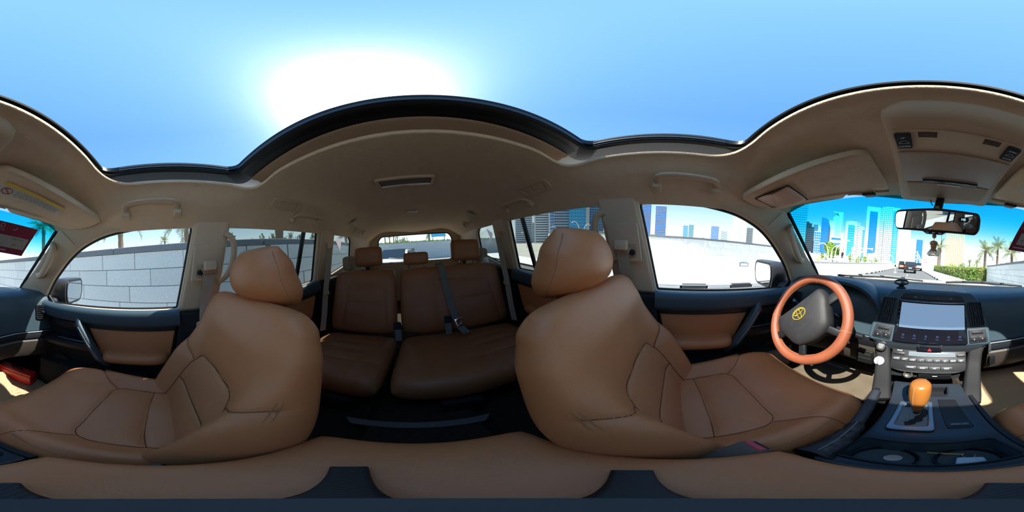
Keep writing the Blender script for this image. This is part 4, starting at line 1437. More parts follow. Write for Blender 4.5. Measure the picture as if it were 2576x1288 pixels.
# cup holder tub with two wells
for z, mt_ in ((0.0, RUBBER),):
    tub = mk('cup_tub', *open_tub([[(x * 1.0, y, 0.945) for x, y in cup], [(x * .97, .232 + (y - .232) * .95, 0.90) for x, y in cup], [(x * .95, .232 + (y - .232) * .9, 0.878) for x, y in cup]]), DASH, cons, angle=40)
rim_ = [(x, y, .9495) for x, y in cup]
mk('tub_rim', *sweep_vf(rim_, circle2(.0035, 6), cyclic=True), BLACK, cons)
for cx_, r_ in ((-0.045, .040), (0.062, .040)):
    v_, f_ = lathe_vf([(r_, .001), (r_ + .004, .014), (r_ + .006, .014), (r_ + .006, 0)], frame((cx_, .231, .879), (1, 0, 0), (0, 1, 0)), 28)
    mk('cup_ring', v_, f_[:-2], BLACK, tub)
# shift gate
gate = sheet('shift_frame', rpoly([(-0.070, 0.461), (0.016, 0.469), (0.018, 0.322), (-0.075, 0.320)], .010), lambda x, y, q: (x, y, .953 + q), 0.008, SILVER, cons, bevel=.002,
             holes=[rpoly([(-0.058, 0.448), (0.005, 0.454), (0.005, 0.340), (-0.061, 0.338)], .008)])
sheet('shift_plate', rpoly([(-0.060, 0.450), (0.007, 0.456), (0.007, 0.338), (-0.063, 0.336)], .008), lambda x, y, q: (x, y, .950 + q), 0.004, M('grey blue gate plate', (.12, .15, .16), .4), gate)
slot = [(-0.028, 0.425), (-0.006, 0.422), (-0.004, 0.405), (-0.008, 0.392), (-0.016, 0.385), (-0.014, 0.372), (-0.026, 0.366), (-0.028, 0.356), (-0.042, 0.352)]
sweep('gate_slot', [(x, y, .9525) for x, y in smooth2(slot, 4)], rrect2(.017, .0025, .001, 1), BLACKM, gate, angle=20)
for s_, x, y in (('P', -.040, .420), ('R', -.042, .400), ('N', -.042, .386), ('D', -.045, .373), ('S', -.053, .373), ('+', -.053, .382), ('-', -.055, .364)):
    text('gear_letter', s_, .009, Matrix.Translation((x, y, .9525)), GREYPR if s_ != 'R' else M('dim red print', (.5, .12, .05), .5), gate)
box('lock_key', (-.046, .439, .953), (.014, .008, .003), BLACKM, gate, bevel=.001)
# coin tray, ash tray drawer and power socket ahead of the lever
mk('coin_tray', *open_tub([[(x, y, .958) for x, y in traych], [(x * .95, .53 + (y - .53) * .9, .935) for x, y in traych]]), BLACK, cons)
mk('tray_rim', *sweep_vf([(x, y, .966 - .01 * (0.552 - y) / .044) for x, y in traych], circle2(.003, 6), cyclic=True), BLACK, cons)
dr = box('ash_drawer', (0.028, 0.640, 0.955), (0.125, 0.012, 0.035), BLACK, cons, rot=(radians(10), 0, 0), bevel=.004)
box('drawer_mark', (0.028, 0.6325, 0.962), (0.018, 0.002, 0.003), WHITE, dr)
mx = frame((-0.072, 0.635, 0.962), (1, 0, 0), (0, 0.6, .8))
ps = lathe('power_socket', [(.014, 0), (.018, .002), (.018, .010), (.013, .010), (.013, -.006), (0, -.006)], mx, BLACK, cons, n=20)
v_, f_ = lathe_vf([(.0135, .0095), (.0165, .0120), (.0165, .0095)], mx, 20)
mk('socket_rim', v_, f_[:-2], M('brass rim', (.75, .6, .25), .3, metal=1), ps)
# recessed inlay with the PWR / 2nd rocker
inl = sheet('inlay_panel', rpoly([(0.032, 0.487), (0.082, 0.484), (0.096, 0.336), (0.042, 0.336)], .006), lambda x, y, q: (x, y, .9485 + q), 0.004, BLACK, cons, bevel=.001)
rk = box('mode_rocker', (0.068, 0.350, .952), (.040, .012, .006), DASH, inl, rot=(0, 0, -.03), bevel=.002)
text('rocker_caption', 'PWR  2nd', .0070, Matrix.Translation((0.068, .350, .9555)), GREYPR, rk)

# gear lever
gl_ = thing('gear_lever', 'gear lever with an orange tan leather knob', 'gear lever', (-0.022, 0.412, 0.945))
KNOB = M('orange tan knob leather', (0.34, 0.125, 0.024), 0.38, spec=0.5, bump=(500, .2, 'voronoi', .001))
tube('lever_shaft', [(-0.022, 0.408, 0.94), (-0.022, 0.410, 0.985)], .008, BLACKM, gl_, n=10)
prof = [(.010, .968), (.0125, .976), (.0160, .990), (.0195, 1.006), (.0240, 1.022), (.0268, 1.040), (.0280, 1.060), (.0276, 1.078), (.0262, 1.089), (.0220, 1.0955), (.0120, 1.0985), (.0005, 1.0995)]
rings = []
for r_, z_ in prof:
    t = (z_ - .968) / .136
    rings.append([(-0.022 + r_ * cos(2 * pi * i / 28) * 1.02, 0.408 + .022 * t + r_ * sin(2 * pi * i / 28) * 1.12, z_) for i in range(28)])
kb = loft('knob', rings, KNOB, gl_, angle=80)
for a in (60, 240):
    tube('knob_seam', [(-0.022 + (r_ + .0004) * cos(radians(a)) * 1.02, 0.408 + .022 * (z_ - .968) / .136 + (r_ + .0004) * sin(radians(a)) * 1.12, z_) for r_, z_ in prof[1:-2]], .0011, STITCH, kb, n=5)

# handbrake
hbk = thing('handbrake', 'black handbrake lever in a creased leather boot beside the driver seat', 'handbrake', (-0.13, 0.25, 0.93))
sweep('grip', smooth_path([(-0.124, 0.285, 0.975), (-0.129, 0.35, 0.995), (-0.134, 0.432, 1.018)], 6), rrect2(.026, .030, .011, 4), GREYSW, hbk, scale=lambda t: 1.0 + .12 * sin(t * pi), angle=60)
tube('push_button', [(-0.134, 0.430, 1.018), (-0.135, 0.446, 1.023)], .007, BLACK, hbk, n=10)
br_ = random.Random(5)
rings = []
for i in range(15):
    t = i / 14
    c_ = Vector((-0.122, 0.175 + .125 * t, 0.935 + .048 * t))
    w_ = .031 - .015 * t + .002 * sin(t * 30)
    h_ = .030 - .012 * t + .002 * sin(t * 30 + 1)
    rings.append([c_ + Vector((w_ * cos(a) * 1.0, 0, h_ * sin(a) + .003 * sin(5 * a + i))) for a in [2 * pi * k / 18 for k in range(18)]])
bt_ = loft('leather_boot', rings, M('black boot leather', (.016, .014, .015), .45, bump=(60, .5, 'noise', .004)), hbk, angle=60)
tube('boot_stitch', [(-0.1225 - .0, 0.185 + .11 * i / 8, 0.968 + .037 * i / 8) for i in range(9)], .0008, GREYPR, bt_, n=5)

# console box with the padded armrest lid that carries the camera tripod
arm = thing('armrest_box', 'padded brown leather armrest lid on the console box', 'armrest', (-0.004, -0.017, 0.66))
loft('box_body', [[(x * k, -0.017 + (y + .017) * k, z) for x, y in rrect2_pts] for z, k in ((0.66, 1.0), (0.95, .98), (1.012, .96)) for rrect2_pts in [[(a, b - .017) for a, b in rrect2(.275, .315, .03, 4)]]], BLACKM, arm, caps=False)
pillow('padded_lid', lambda t: 0.143, -0.158, 0.158, lambda x, t: (x, t, 0.358), lambda s, q: 0.036 - .006 * q * q - .004 * s * s, lambda s, q: 0.020, LEATHER, arm, ns=50, nt=54, n=7, corner=.055)
lp = [(x, y - .017 + .017, .356) for x, y in rrect2(.281, .311, .03, 8)]
mk('lid_piping', *sweep_vf([(x, y, z) for x, y, z in lp], circle2(.002, 5), cyclic=True), STITCH, arm, local=True)

tri_ = thing('camera_tripod', 'small black tripod with ribbed feet standing on the armrest lid', 'tripod', (0.0007, 0.0227, 1.052))
up_ = Vector((-0.0656, -0.054, 0.9964))
for fx, fyy in ((0.046, -0.104), (-0.100, -0.026), (0.036, 0.062)):
    d_ = Vector((fx, fyy, 0))
    u_ = d_.normalized()
    mk('tripod_foot', *sweep_vf([u_ * .008 + Vector((0, 0, .036)), d_ * .45 + Vector((0, 0, .024)), d_ * .8 + Vector((0, 0, .011)), d_ * 1.03 + Vector((0, 0, .005))], rrect2(.028, .010, .004, 3), scale=lambda t: (0.75 + .25 * t, 1)), RIBBED, tri_, local=True, angle=40)
mk('tripod_hub', *lathe_vf([(.0, .02), (.019, .02), (.021, .03), (.021, .052), (.014, .060), (.0, .062)], up_.to_track_quat('Z', 'Y').to_matrix().to_4x4(), 24), BLACKM, tri_, local=True)
mk('tripod_pole', *sweep_vf([up_ * .05, up_ * .16, up_ * .30], circle2(.0105, 16)), BLACK, tri_, local=True)
mk('pole_collar', *sweep_vf([up_ * .155, up_ * .175], circle2(.0125, 16)), GREYSW, tri_, local=True)

# things in the cup holder
tag(lathe('coin', [(0.0, 0), (.0125, 0), (.013, .0008), (.0125, .0018), (.0, .0018)], Matrix.Translation((-0.034, 0.236, .8805)), M('coin silver', (.62, .62, .58), .35, metal=.7), None, n=28), 'silver coin lying in the cup holder', 'coin')
key = thing('car_key', 'silver grey key fob with a metal key in the cup holder', 'key', (0.062, 0.214, .882), (0, 0, -0.15))
FOB = M('pale blue grey fob', (.50, .60, .66), .35)
fb = mk('fob', *sheet_vf(rpoly([(-.019, .022), (.017, .022), (.020, -.030), (-.022, -.030)], .006), (), lambda a, b, c: (a, b, c + .006), .011, .003), FOB, key, local=True)
v_, f_ = sweep_vf([(-.001 + .011 * cos(2 * pi * i / 24), -.022 + .006 * sin(2 * pi * i / 24), .0118) for i in range(24)], circle2(.0009, 5), cyclic=True)
mk('fob_emblem', v_, f_, BLACK, fb, local=True)
v_, f_ = sweep_vf([(-.002 + .009 * cos(2 * pi * i / 20), .030 + .009 * sin(2 * pi * i / 20), .006) for i in range(20)], circle2(.0011, 6), cyclic=True)
mk('split_ring', v_, f_, CHROME, key, local=True)
mk('key_blade', *box_vf((-.034, .038, .008), (.052, .005, .002), rot=(0, 0, -.06), bevel=.0006), M('brass key', (.75, .58, .22), .3, metal=1), key, local=True)

# ---- floor mats
mat_ = thing('floor_mat', 'tan mat under a clear plastic film in the driver footwell', 'mat', (-0.46, 0.72, 0.641))
MATT = M('tan mat cloth', (0.165, 0.132, 0.096), 0.35, spec=0.6, coat=.5, var=(12, (.14, .112, .08)))


def crinkle(x, y, q):
    return (x, y, .6475 + .004 * sin(x * 37 + y * 21) * sin(y * 29 - x * 11) * .5 + (0.75 * max(0, y - .93)) + q)


V, F = [], []
for i in range(31):
    for j in range(37):
        V.append(crinkle(-.705 + .46 * i / 30, .40 + .66 * j / 36, 0))
for i in range(30):
    for j in range(36):
        F.append((i * 37 + j, (i + 1) * 37 + j, (i + 1) * 37 + j + 1, i * 37 + j + 1))
m_ = mk('mat_sheet', V, F, MATT, mat_, angle=60)
sol = m_.modifiers.new('thickness', 'SOLIDIFY')
sol.thickness = 0.005
mat2 = thing('rubber_mat', 'beige rubber mat with oval bumps in the passenger footwell', 'mat', (0.50, 0.75, 0.641))
sheet('mat_sheet', rpoly([(0.225, 0.30), (0.73, 0.30), (0.73, 0.98), (0.66, 1.06), (0.225, 1.06)], .04), lambda x, y, q: (x, y, .645 + .75 * max(0, y - .93) + q), .008, MATRUB, mat2, bevel=.003)
v_, f_ = lathe_vf([(.0165, 0), (.0150, .004), (.009, .0055), (0, .006)], Matrix.Diagonal((1.15, .72, 1, 1)), 14)
first = None
for i in range(10):
    for j in range(12):
        x, y = .275 + .045 * i + (.0225 if j % 2 else 0), .52 + .034 * j
        if first is None:
            first = mk('oval_bump', v_, f_, MATRUB, mat2, local=True)
            b_ = first
        else:
            b_ = bpy.data.objects.new('oval_bump', first.data)
            link(b_, mat2)
        b_.location = (x - .50, y - .75, .008)
for k in range(4):
    box('mat_rib', (0.48, 0.36 + .035 * k, .650), (.46, .008, .005), MATRUB, mat2, bevel=.002)
rc_ = thing('red_case', 'small red plastic case on the passenger footwell floor', 'case', (0.645, 0.80, 0.652), (0, 0, radians(12)))
REDP = M('red plastic', (0.55, 0.02, 0.02), .4)
mk('case_body', *box_vf((0, 0, .045), (.07, .24, .08), bevel=.012, seg=3), REDP, rc_, local=True)
mk('case_lid', *box_vf((0, 0, .092), (.066, .236, .018), bevel=.006), M('bright red plastic', (0.72, 0.04, 0.03), .35), rc_, local=True)
mk('case_handle', *sweep_vf([(0, -.04, .10), (0, -.035, .118), (0, .035, .118), (0, .04, .10)], circle2(.005, 8)), BLACKM, rc_, local=True)
# threshold strip behind the front seats
tag(sheet('floor_strip', rpoly([(-0.17, -0.365), (0.21, -0.365), (0.24, -0.395), (-0.20, -0.395)], .006), lambda x, y, q: (x, y - .5 * (x - .02) ** 2, .705 + q), .012, M('grey strip', (.10, .10, .10), .5), None, bevel=.003),
    'grey plastic strip across the floor behind the armrest box', 'floor strip')

# ================================================================== ROOF FITTINGS
def oc(x, y, q):
    return (x, y, head_z(0, y) - 0.0235 - q)


ohc = thing('overhead_console', 'beige overhead console with map lamps and sunroof switches', 'console', (0.015, 0.4, 1.78))
rings = []
for i in range(25):
    t = i / 24
    y = 0.216 + 0.394 * t
    k = sqrt(max(0.0, 1 - (1 - min(1, t / .10)) ** 2)) if t < .10 else 1.0
    wl_, wr_ = 0.130 + .024 * t, 0.160 + .026 * t
    wl_ -= .03 * (1 - k)
    wr_ -= .03 * (1 - k)
    zt, zb = head_z(0, y) + .006, head_z(0, y) - .004 - .018 * k
    rings.append([(-wl_, y, zt), (-wl_ + .003, y, zb + .012), (-wl_ + .012, y, zb + .003), (-wl_ + .03, y, zb), (0, y, zb), (wr_ - .03, y, zb), (wr_ - .012, y, zb + .003), (wr_ - .003, y, zb + .012), (wr_, y, zt)])
shell = loft('console_shell', rings, BEIGE, ohc, angle=50)
sheet('switch_panel', rpoly([(-0.121, 0.274), (0.142, 0.274), (0.152, 0.485), (-0.122, 0.485)], .006), lambda x, y, q: oc(x, y + .012 * (x * x / .02 - .6) * (1 if y < .3 else 0), q), .004, BEIGE, ohc, bevel=.0012)
LENS = M('frosted lamp lens', (.38, .285, .205), .3, spec=.5, bump=(900, .3, 'voronoi', .001))
sheet('lamp_lens', rpoly([(-0.116, 0.346), (0.153, 0.346), (0.150, 0.480), (-0.118, 0.480)], .006), lambda x, y, q: oc(x, y, q + .004), .006, LENS, ohc, bevel=.002)
for x, l1, l2 in ((-0.097, 'UP', 'DOWN'), (0.129, 'OPEN', 'CLOSE')):
    s_ = sheet('roof_switch', rpoly([(x - .016, 0.283), (x + .016, 0.283), (x + .016, 0.333), (x - .016, 0.333)], .004), lambda a, b, q: oc(a, b, q + .005), .009, BLACK, ohc, bevel=.002)
    for tx, yy in ((l1, .294), (l2, .323)):
        mxx = Matrix.Translation(oc(x, yy, .0100)) @ Matrix.Rotation(pi, 4, 'X')
        text('switch_caption', tx, .0075, mxx, WHITE, s_)
    car = [(-.010, .002), (-.006, -.001), (-.003, -.005), (.004, -.005), (.008, -.001), (.011, .001), (.010, .004), (-.009, .004)]
    mk('switch_pictogram', *sweep_vf([oc(x + a, .3085 + b * -1 * -1, .0100) for a, b in car], circle2(.0006, 4), cyclic=True), WHITE, s_)
for x in (-0.049, 0.078):
    for k in range(4):
        box('speaker_slot', oc(x, .283 + .0045 * k, .0025), (.036, .002, .002), BLACKM, ohc)
lid = sheet('spectacle_lid', rpoly([(-0.114, 0.490), (0.150, 0.490), (0.143, 0.580), (-0.109, 0.580)], .006), lambda x, y, q: oc(x, y, q + .0005), .006, BEIGE_D, ohc, bevel=.002)
box('lid_latch', oc(0.018, .496, .004), (.075, .010, .003), BEIGE, lid, bevel=.001)
bar = box('lamp_key_bar', oc(0.02, .474, .008), (.168, .013, .006), BLACK, ohc, bevel=.002)
for x, s_ in ((-.045, 'SPOT'), (-.005, 'DOOR'), (.025, 'ON'), (.045, 'OFF'), (.085, 'SPOT')):
    text('key_mark', s_, .0065, Matrix.Translation(oc(x, .474, .0112)) @ Matrix.Rotation(pi, 4, 'X'), GREYPR, bar)


# sun visors (inner rear, inner front, outer front, outer rear corners)
def visor(side, label):
    v = thing('sun_visor', label, 'sun visor', (side * 0.4, 0.38, 1.72), group='sun visors')
    c = [Vector((side * .195, .343, 1.783)), Vector((side * .183, .575, 1.750)), Vector((side * .645, .408, 1.676)), Vector((side * .610, .236, 1.690))]

    def vm(a, b, q):
        p = c[0].lerp(c[3], a).lerp(c[1].lerp(c[2], a), b)
        return p + Vector((0, 0, -1)) * (q + .004 * sin(pi * b) + .006 * sin(pi * a))
    out = rpoly([(0.0, 0.05), (0.05, 0.0), (1.0, 0.0), (1.02, 0.5), (0.98, 1.0), (0.36, 1.0), (0.30, 0.86), (0.0, 0.86)], [.05, .05, .10, .1, .08, .04, .05, .08])
    dense = []
    for (x0, y0), (x1, y1) in zip(out, out[1:] + out[:1]):
        m = max(1, int(math.hypot(x1 - x0, y1 - y0) / .06))
        dense += [(x0 + (x1 - x0) * k / m, y0 + (y1 - y0) * k / m) for k in range(m)]
    sheet('visor_board', dense, lambda a, b, q: vm(a, b, q * 1.0), .020, HEAD, v, bevel=.008, angle=60)
    tube('visor_rod', [vm(.32, .97, -.002), vm(.12, .98, -.002), vm(.02, 1.0, -.004)], .005, BEIGE_D, v)
    box('visor_clip', vm(.16, 1.0, .004), (.040, .022, .022), BEIGE_D, v, bevel=.006, seg=3)
    box('clip_gap', vm(.16, 0.95, .010), (.050, .016, .008), BLACKM, v, bevel=.003)
    if side < 0:
        FL = M('pinkish tan mirror flap', (.70, .47, .33), .30)
        rings = []
        for i in range(13):
            b = .20 + .56 * i / 12
            rings.append([vm(.57 + .33 * j / 10 + .03 * (b - .20), b, .012 + .018 * sin(pi * min(1, j / 10)) * (1 if j < 6 else .6) * (1 - j / 14)) for j in range(11)])
        fl = loft('mirror_flap', rings, FL, v, closed=False, caps=False, angle=60)
        fl.modifiers.new('thickness', 'SOLIDIFY').thickness = .003
        edge_ = [vm(.57, .20, .0125), vm(.90, .20, .0125), vm(.917, .76, .0125), vm(.587, .76, .0125)]
        mk('flap_outline', *sweep_vf(edge_, circle2(.0022, 5), cyclic=True), BLACKM, v)
    else:
        lb = sheet('warning_label', [(0.10, .20), (0.62, .22), (.62, .48), (.10, .48)], lambda a, b, q: vm(a, b, q + .0113), .0006, M('white label', (.62, .60, .54), .7), v, smooth=False)
        sheet('label_header', [(0.10, .20), (0.62, .22), (.62, .285), (.10, .27)], lambda a, b, q: vm(a, b, q + .0117), .0006, M('yellow label bar', (.72, .50, .08), .7), lb, smooth=False)
        RED = M('dark red print', (.35, .05, .04), .7)
        ctr, rx, ry = (.165, .385), .038, .075
        mk('prohibition_sign', *sweep_vf([vm(ctr[0] + rx * cos(2 * pi * i / 24), ctr[1] + ry * sin(2 * pi * i / 24), .0121) for i in range(24)], circle2(.0013, 5), cyclic=True), RED, lb)
        tube('prohibition_sign', [vm(ctr[0] - rx * .7, ctr[1] - ry * .7, .0121), vm(ctr[0] + rx * .7, ctr[1] + ry * .7, .0121)], .0013, RED, lb, n=5)
        rows = []
        rr_ = random.Random(2)
        for k in range(5):
            a = .225
            while a < .585:
                w_ = rr_.uniform(.012, .04)
                p0, p1 = Vector(vm(a, .315 + .032 * k, .0119)), Vector(vm(min(a + w_, .60), .315 + .032 * k, .0119))
                rows.append(sweep_vf([p0, p1], [(-.0013, -.0002), (.0013, -.0002), (.0013, .0002), (-.0013, .0002)]))
                a += w_ + .01
        o_ = mk('label_lines', *join(rows), M('grey print', (.3, .28, .25), .8), lb, smooth=False)
        o_['kind'] = 'stuff'
    return v


visor(-1, 'beige sun visor with a mirror flap above the steering wheel')
visor(1, 'beige sun visor with a yellow headed warning label')


# grab handles along the roof edge
def grab(side, y0, y1, label, open_, x=0.600, z=1.706, sc=1.0, group='roof grab handles'):
    h = thing('grab_handle', label, 'handle', (side * x, (y0 + y1) / 2, z), group=group)
    d = y1 - y0
    rec = [(side * (x + dx), y, z + dz) for y, dx, dz in ((y0 - .015, .035, -.035), (y0 - .02, 0, .006), (y0 + .03, -.03, .024), (y1 - .03, -.03, .024), (y1 + .02, 0, .006), (y1 + .015, .035, -.035))]
    for y in (y0, y1):
        box('handle_mount', (side * (x + .012), y, z - .008), (.030 * sc, .034 * sc, .050 * sc), BEIGE, h, rot=(0, side * radians(38), 0), bevel=.010, seg=3)
    if open_:
        path = [(side * (x + .004), y0, z - .004), (side * (x - .030), y0 + .005 * sc, z + .010), (side * (x - .040), y0 + .035 * sc, z + .014), (side * (x - .042), (y0 + y1) / 2, z + .013), (side * (x - .040), y1 - .035 * sc, z + .010), (side * (x - .030), y1 - .005 * sc, z + .006), (side * (x + .004), y1, z - .006)]
    else:
        path = [(side * (x + .004), y0, z + .004), (side * (x - .022), y0 + .004, z + .018), (side * (x - .034), y0 + .04, z + .024), (side * (x - .036), (y0 + y1) / 2, z + .026), (side * (x - .034), y1 - .04, z + .024), (side * (x - .022), y1 - .004, z + .018), (side * (x + .004), y1, z + .004)]
    sweep('handle_bar', smooth_path(path, 6), rrect2(.022 * sc, .014 * sc, .006 * sc, 3), BEIGE, h, up=(side * .6, 0, .8), angle=60)
    return h


grab(-1, -0.070, 0.135, 'beige roof grab handle above the driver door, bar swung down', True)
grab(1, -0.075, 0.130, 'beige roof grab handle folded flat above the front passenger door', False)
grab(-1, -0.930, -0.690, 'beige roof grab handle above the rear door behind the driver', True)
grab(1, -0.930, -0.690, 'beige roof grab handle above the rear door behind the passenger', True)
grab(-1, -1.66, -1.54, 'small beige roof handle by the quarter window on the bag side', True, x=.540, z=1.690, sc=1.1)
grab(1, -1.71, -1.59, 'small beige roof handle by the quarter window on the single seat side', True, x=.540, z=1.690, sc=1.1)

# handles moulded on the pillars
for side, tail in ((-1, 'next to the steering wheel'), (1, 'on the passenger side')):
    h = thing('pillar_handle', 'beige slanted grip on the windscreen pillar ' + tail, 'handle', (side * .68, .6, 1.52), group='windscreen pillar grips')
    S_ = side_map(side, -0.012)
    sheet('grip_recess', rpoly([(.545, 1.615), (.575, 1.600), (.685, 1.490), (.715, 1.465), (.685, 1.440), (.640, 1.470), (.560, 1.560)], .012), side_map(side, -.002), .010, BEIGE_D, h, bevel=.003)
    sweep('grip_bar', smooth_path([S_(.552, 1.618, .012), S_(.530, 1.585, -.020), S_(.545, 1.540, -.034), S_(.588, 1.488, -.034), S_(.638, 1.450, -.024), S_(.700, 1.440, .012)], 6), rrect2(.034, .026, .010, 3), BEIGE, h, up=(side, 0, .2), angle=60)
    h = thing('pillar_handle', 'beige upright assist grip on the middle pillar ' + ('behind the driver' if side < 0 else 'behind the passenger'), 'handle', (side * .69, -.3, 1.5), group='middle pillar grips')
    S_ = side_map(side, -0.006)
    sweep('grip_bar', smooth_path([S_(-.290, 1.612, 0), S_(-.322, 1.598, -.004), S_(-.340, 1.56, -.006), S_(-.340, 1.50, -.006), S_(-.326, 1.445, -.006), S_(-.302, 1.41, -.004), S_(-.265, 1.385, 0)], 6), rrect2(.028, .028, .010, 3), BEIGE, h, up=(side, 0, .2), angle=60)


# roof lamps, air vents
def roof_frame(x, y):
    e = .004
    p = Vector((x, y, head_z(x, y)))
    a = Vector((x + e, y, head_z(x + e, y))) - p
    b = Vector((x, y + e, head_z(x, y + e))) - p
    n_ = b.cross(a).normalized()     # points down into the cabin
    return frame(p, a, b) @ Matrix.Rotation(pi, 4, 'X'), n_


lm = thing('roof_lamp', 'rectangular roof lamp with a reflection painted on its lens edge above the second row', 'lamp', (0.005, -.745, 1.80))
fm, _ = roof_frame(0.005, -.745)
sheet('lamp_frame', rrect2(.262, .112, .02, 4), onf(fm), .022, BEIGE, lm, holes=[rrect2(.232, .082, .012, 4)], bevel=.005)
sheet('lamp_lens', rrect2(.234, .084, .012, 4), lambda a, b, c: fm @ Vector((a, b, c + .004)), .006, M('smoky lamp lens', (.16, .13, .11), .15, spec=.6), lm)
sheet('lens_edge', rrect2(.228, .012, .003, 2), lambda a, b, c: fm @ Vector((a, b + .036, c + .009)), .004, M('lens edge painted glint', (.85, .82, .75), .2), lm, bevel=.001)  # pale colour stands in for a reflection along the lens edge
sheet('lamp_switch', rrect2(.040, .014, .003, 2), lambda a, b, c: fm @ Vector((a + .01, b + .036, c + .013)), .005, BEIGE, lm, bevel=.001)
lm = thing('roof_lamp', 'narrow roof lamp above the third row', 'lamp', (-.005, -1.42, 1.79))
fm, _ = roof_frame(-.005, -1.42)
sheet('lamp_frame', rrect2(.110, .040, .010, 4), onf(fm), .016, BEIGE, lm, bevel=.004)
sheet('lamp_lens', rrect2(.092, .022, .005, 3), lambda a, b, c: fm @ Vector((a, b, c + .009)), .004, M('frosted white lens', (.7, .66, .58), .3), lm, bevel=.001)
for side, tail in ((-1, 'over the wide bench side'), (1, 'over the single seat side')):
    fm = frame((side * .520, -1.40, head_z(.52, -1.40) - .006), (0.94, side * -.10, side * -.33), (0.0, -.80, .42))
    sp = thing('spot_lamp', 'small square reading lamp ' + tail, 'lamp', fm.translation, group='rear reading lamps')
    sheet('lamp_frame', rrect2(.088, .074, .010, 3), onf(fm), .024, M('pale lamp frame', (.6, .53, .44), .5), sp, holes=[rrect2(.058, .048, .006, 3)], bevel=.004)
    sheet('lamp_lens', rrect2(.060, .050, .006, 3), lambda a, b, c: fm @ Vector((a, b, c)), .006, M('smoky lamp lens', (.16, .13, .11), .15), sp)
    fm, _ = roof_frame(side * .545, -.590)
    av = thing('roof_vent', 'beige slatted air vent in the roof lining ' + ('behind the driver' if side < 0 else 'behind the passenger'), 'air vent', fm.translation, group='roof air vents')
    fm = fm @ Matrix.Rotation(pi / 2, 4, 'Z')
    sheet('vent_frame', rrect2(.200, .070, .02, 4), onf(fm), .014, BEIGE, av, holes=[rrect2(.130, .044, .008, 3)], bevel=.004)
    sheet('vent_throat', rrect2(.132, .046, .008, 3), lambda a, b, c: fm @ Vector((a, b, c - .003)), .004, BEIGE_D, av)
    for k in range(9):
        v_, f_ = box_vf((-.056 + .014 * k, 0, .003), (.004, .044, .010), rot=(0, .5, 0))
        mk('vent_fin', [fm @ q for q in v_], f_, BEIGE, av, smooth=False)

# ---- inside mirror, charm and windscreen card
rv = thing('inside_mirror', 'inside rear view mirror with a compass readout hanging from the windscreen', 'mirror', (-.0165, .55, 1.70))
RM = frame((-.0165, .491, 1.611), (.9535, -.2924, -.0731), (.0119, -.206, .9785))
hs = sheet_vf(rpoly([(-.136, .018), (-.128, .034), (.0, .041), (.128, .034), (.136, .018), (.136, -.016), (.126, -.032), (.035, -.033), (.025, -.041), (-.025, -.041), (-.035, -.033), (-.126, -.032), (-.136, -.016)], .014), (), onf(RM), .034, .010)
mk('mirror_housing', *hs, BLACK, rv, angle=50)
sheet('mirror_glass', rpoly([(-.127, .026), (.0, .032), (.127, .026), (.127, -.026), (-.127, -.026)], [.014, .2, .014, .014, .014], n=6), lambda a, b, c: RM @ Vector((a, b, c + .0185)), .002, MIRROR, rv, smooth=False)
dsp = sheet('compass_window', rrect2(.030, .015, .006, 3), lambda a, b, c: RM @ Vector((a + .088, b + .010, c + .0200)), .0008, BLACK, rv, smooth=False)
text('compass_readout', 'NE', .010, RM @ Matrix.Translation((.088, .010, .0206)), M('compass glow', (.3, .5, .6), .5, emit=((.55, .8, .95), .8)), dsp)
for k in (-.018, .002, .022):
    mk('mirror_key', *[[RM @ q for q in box_vf((k, -.036, .0172), (.010, .004, .002), bevel=.0008)[0]], box_vf((0, 0, 0), (.010, .004, .002), bevel=.0008)[1]], GREYPR, rv)
sweep('mirror_stalk', [(-.0165, .51, 1.625), (-.008, .555, 1.68), (0.0, .60, 1.735), (0, .632, 1.762)], rrect2(.030, .024, .006, 3), BLACK, rv, up=(0, -.8, .6), angle=50)
box('stalk_sensor', (-.012, .538, 1.668), (.018, .014, .030), M('grey sensor', (.35, .36, .36), .4), rv, rot=(radians(-40), 0, 0), bevel=.004)
tube('mirror_wire', [(-.03, .612, 1.748), (-.036, .60, 1.72), (-.028, .585, 1.70)], .0018, BLACKM, rv, n=5, sm=4)
ch = thing('hanging_charm', 'wooden capped perfume bottle charm hanging under the mirror', 'charm', (-.014, .497, 1.575))
cx_, cy_ = -.0165, .503
tube('cord', [(cx_, cy_, 1.588), (cx_, cy_, 1.528)], .0009, BLACKM, ch, n=5)
lathe('bead', [(.0005, -.0075), (.005, -.0055), (.0075, 0), (.005, .0055), (.0005, .0075)], Matrix.Translation((cx_, cy_, 1.566)), M('pale wood bead', (.55, .36, .2), .5), ch, n=16)
lathe('wooden_cap', [(.0005, 1.529), (.0085, 1.529), (.0095, 1.532), (.0095, 1.537), (.0125, 1.540), (.0125, 1.546), (.009, 1.550), (.003, 1.552), (.0005, 1.5525)], Matrix.Translation((cx_, cy_, 0)), M('warm wood', (.42, .20, .09), .5), ch, n=20)
CRY = M('amber bottle glass', (.85, .62, .42), .08, spec=.8)
CRY.node_tree.nodes['Principled BSDF'].inputs['Transmission Weight'].default_value = 0.75
bt = lathe('bottle', [(.0005, 1.503), (.012, 1.503), (.0185, 1.507), (.0195, 1.511), (.012, 1.522), (.007, 1.529), (.0005, 1.530)], Matrix.Translation((cx_, cy_, 0)), CRY, ch, n=8, angle=20)
tube('loose_cord', [(cx_ + .022, cy_ - .012, 1.582), (cx_ + .023, cy_ - .012, 1.54), (cx_ + .021, cy_ - .01, 1.515)], .0006, BLACKM, ch, n=4)

card = thing('parking_card', 'maroon lot permit card stuck inside the windscreen, lettering reversed', 'card', ws_pt(.71, .3))
MAROON = M('maroon card', (.26, .025, .06), .5)
CGREY = M('card grey field', (.42, .40, .38), .6, var=(260, (.6, .58, .56), .55, .7))
PALE = M('card pale print', (.60, .45, .47), .6)


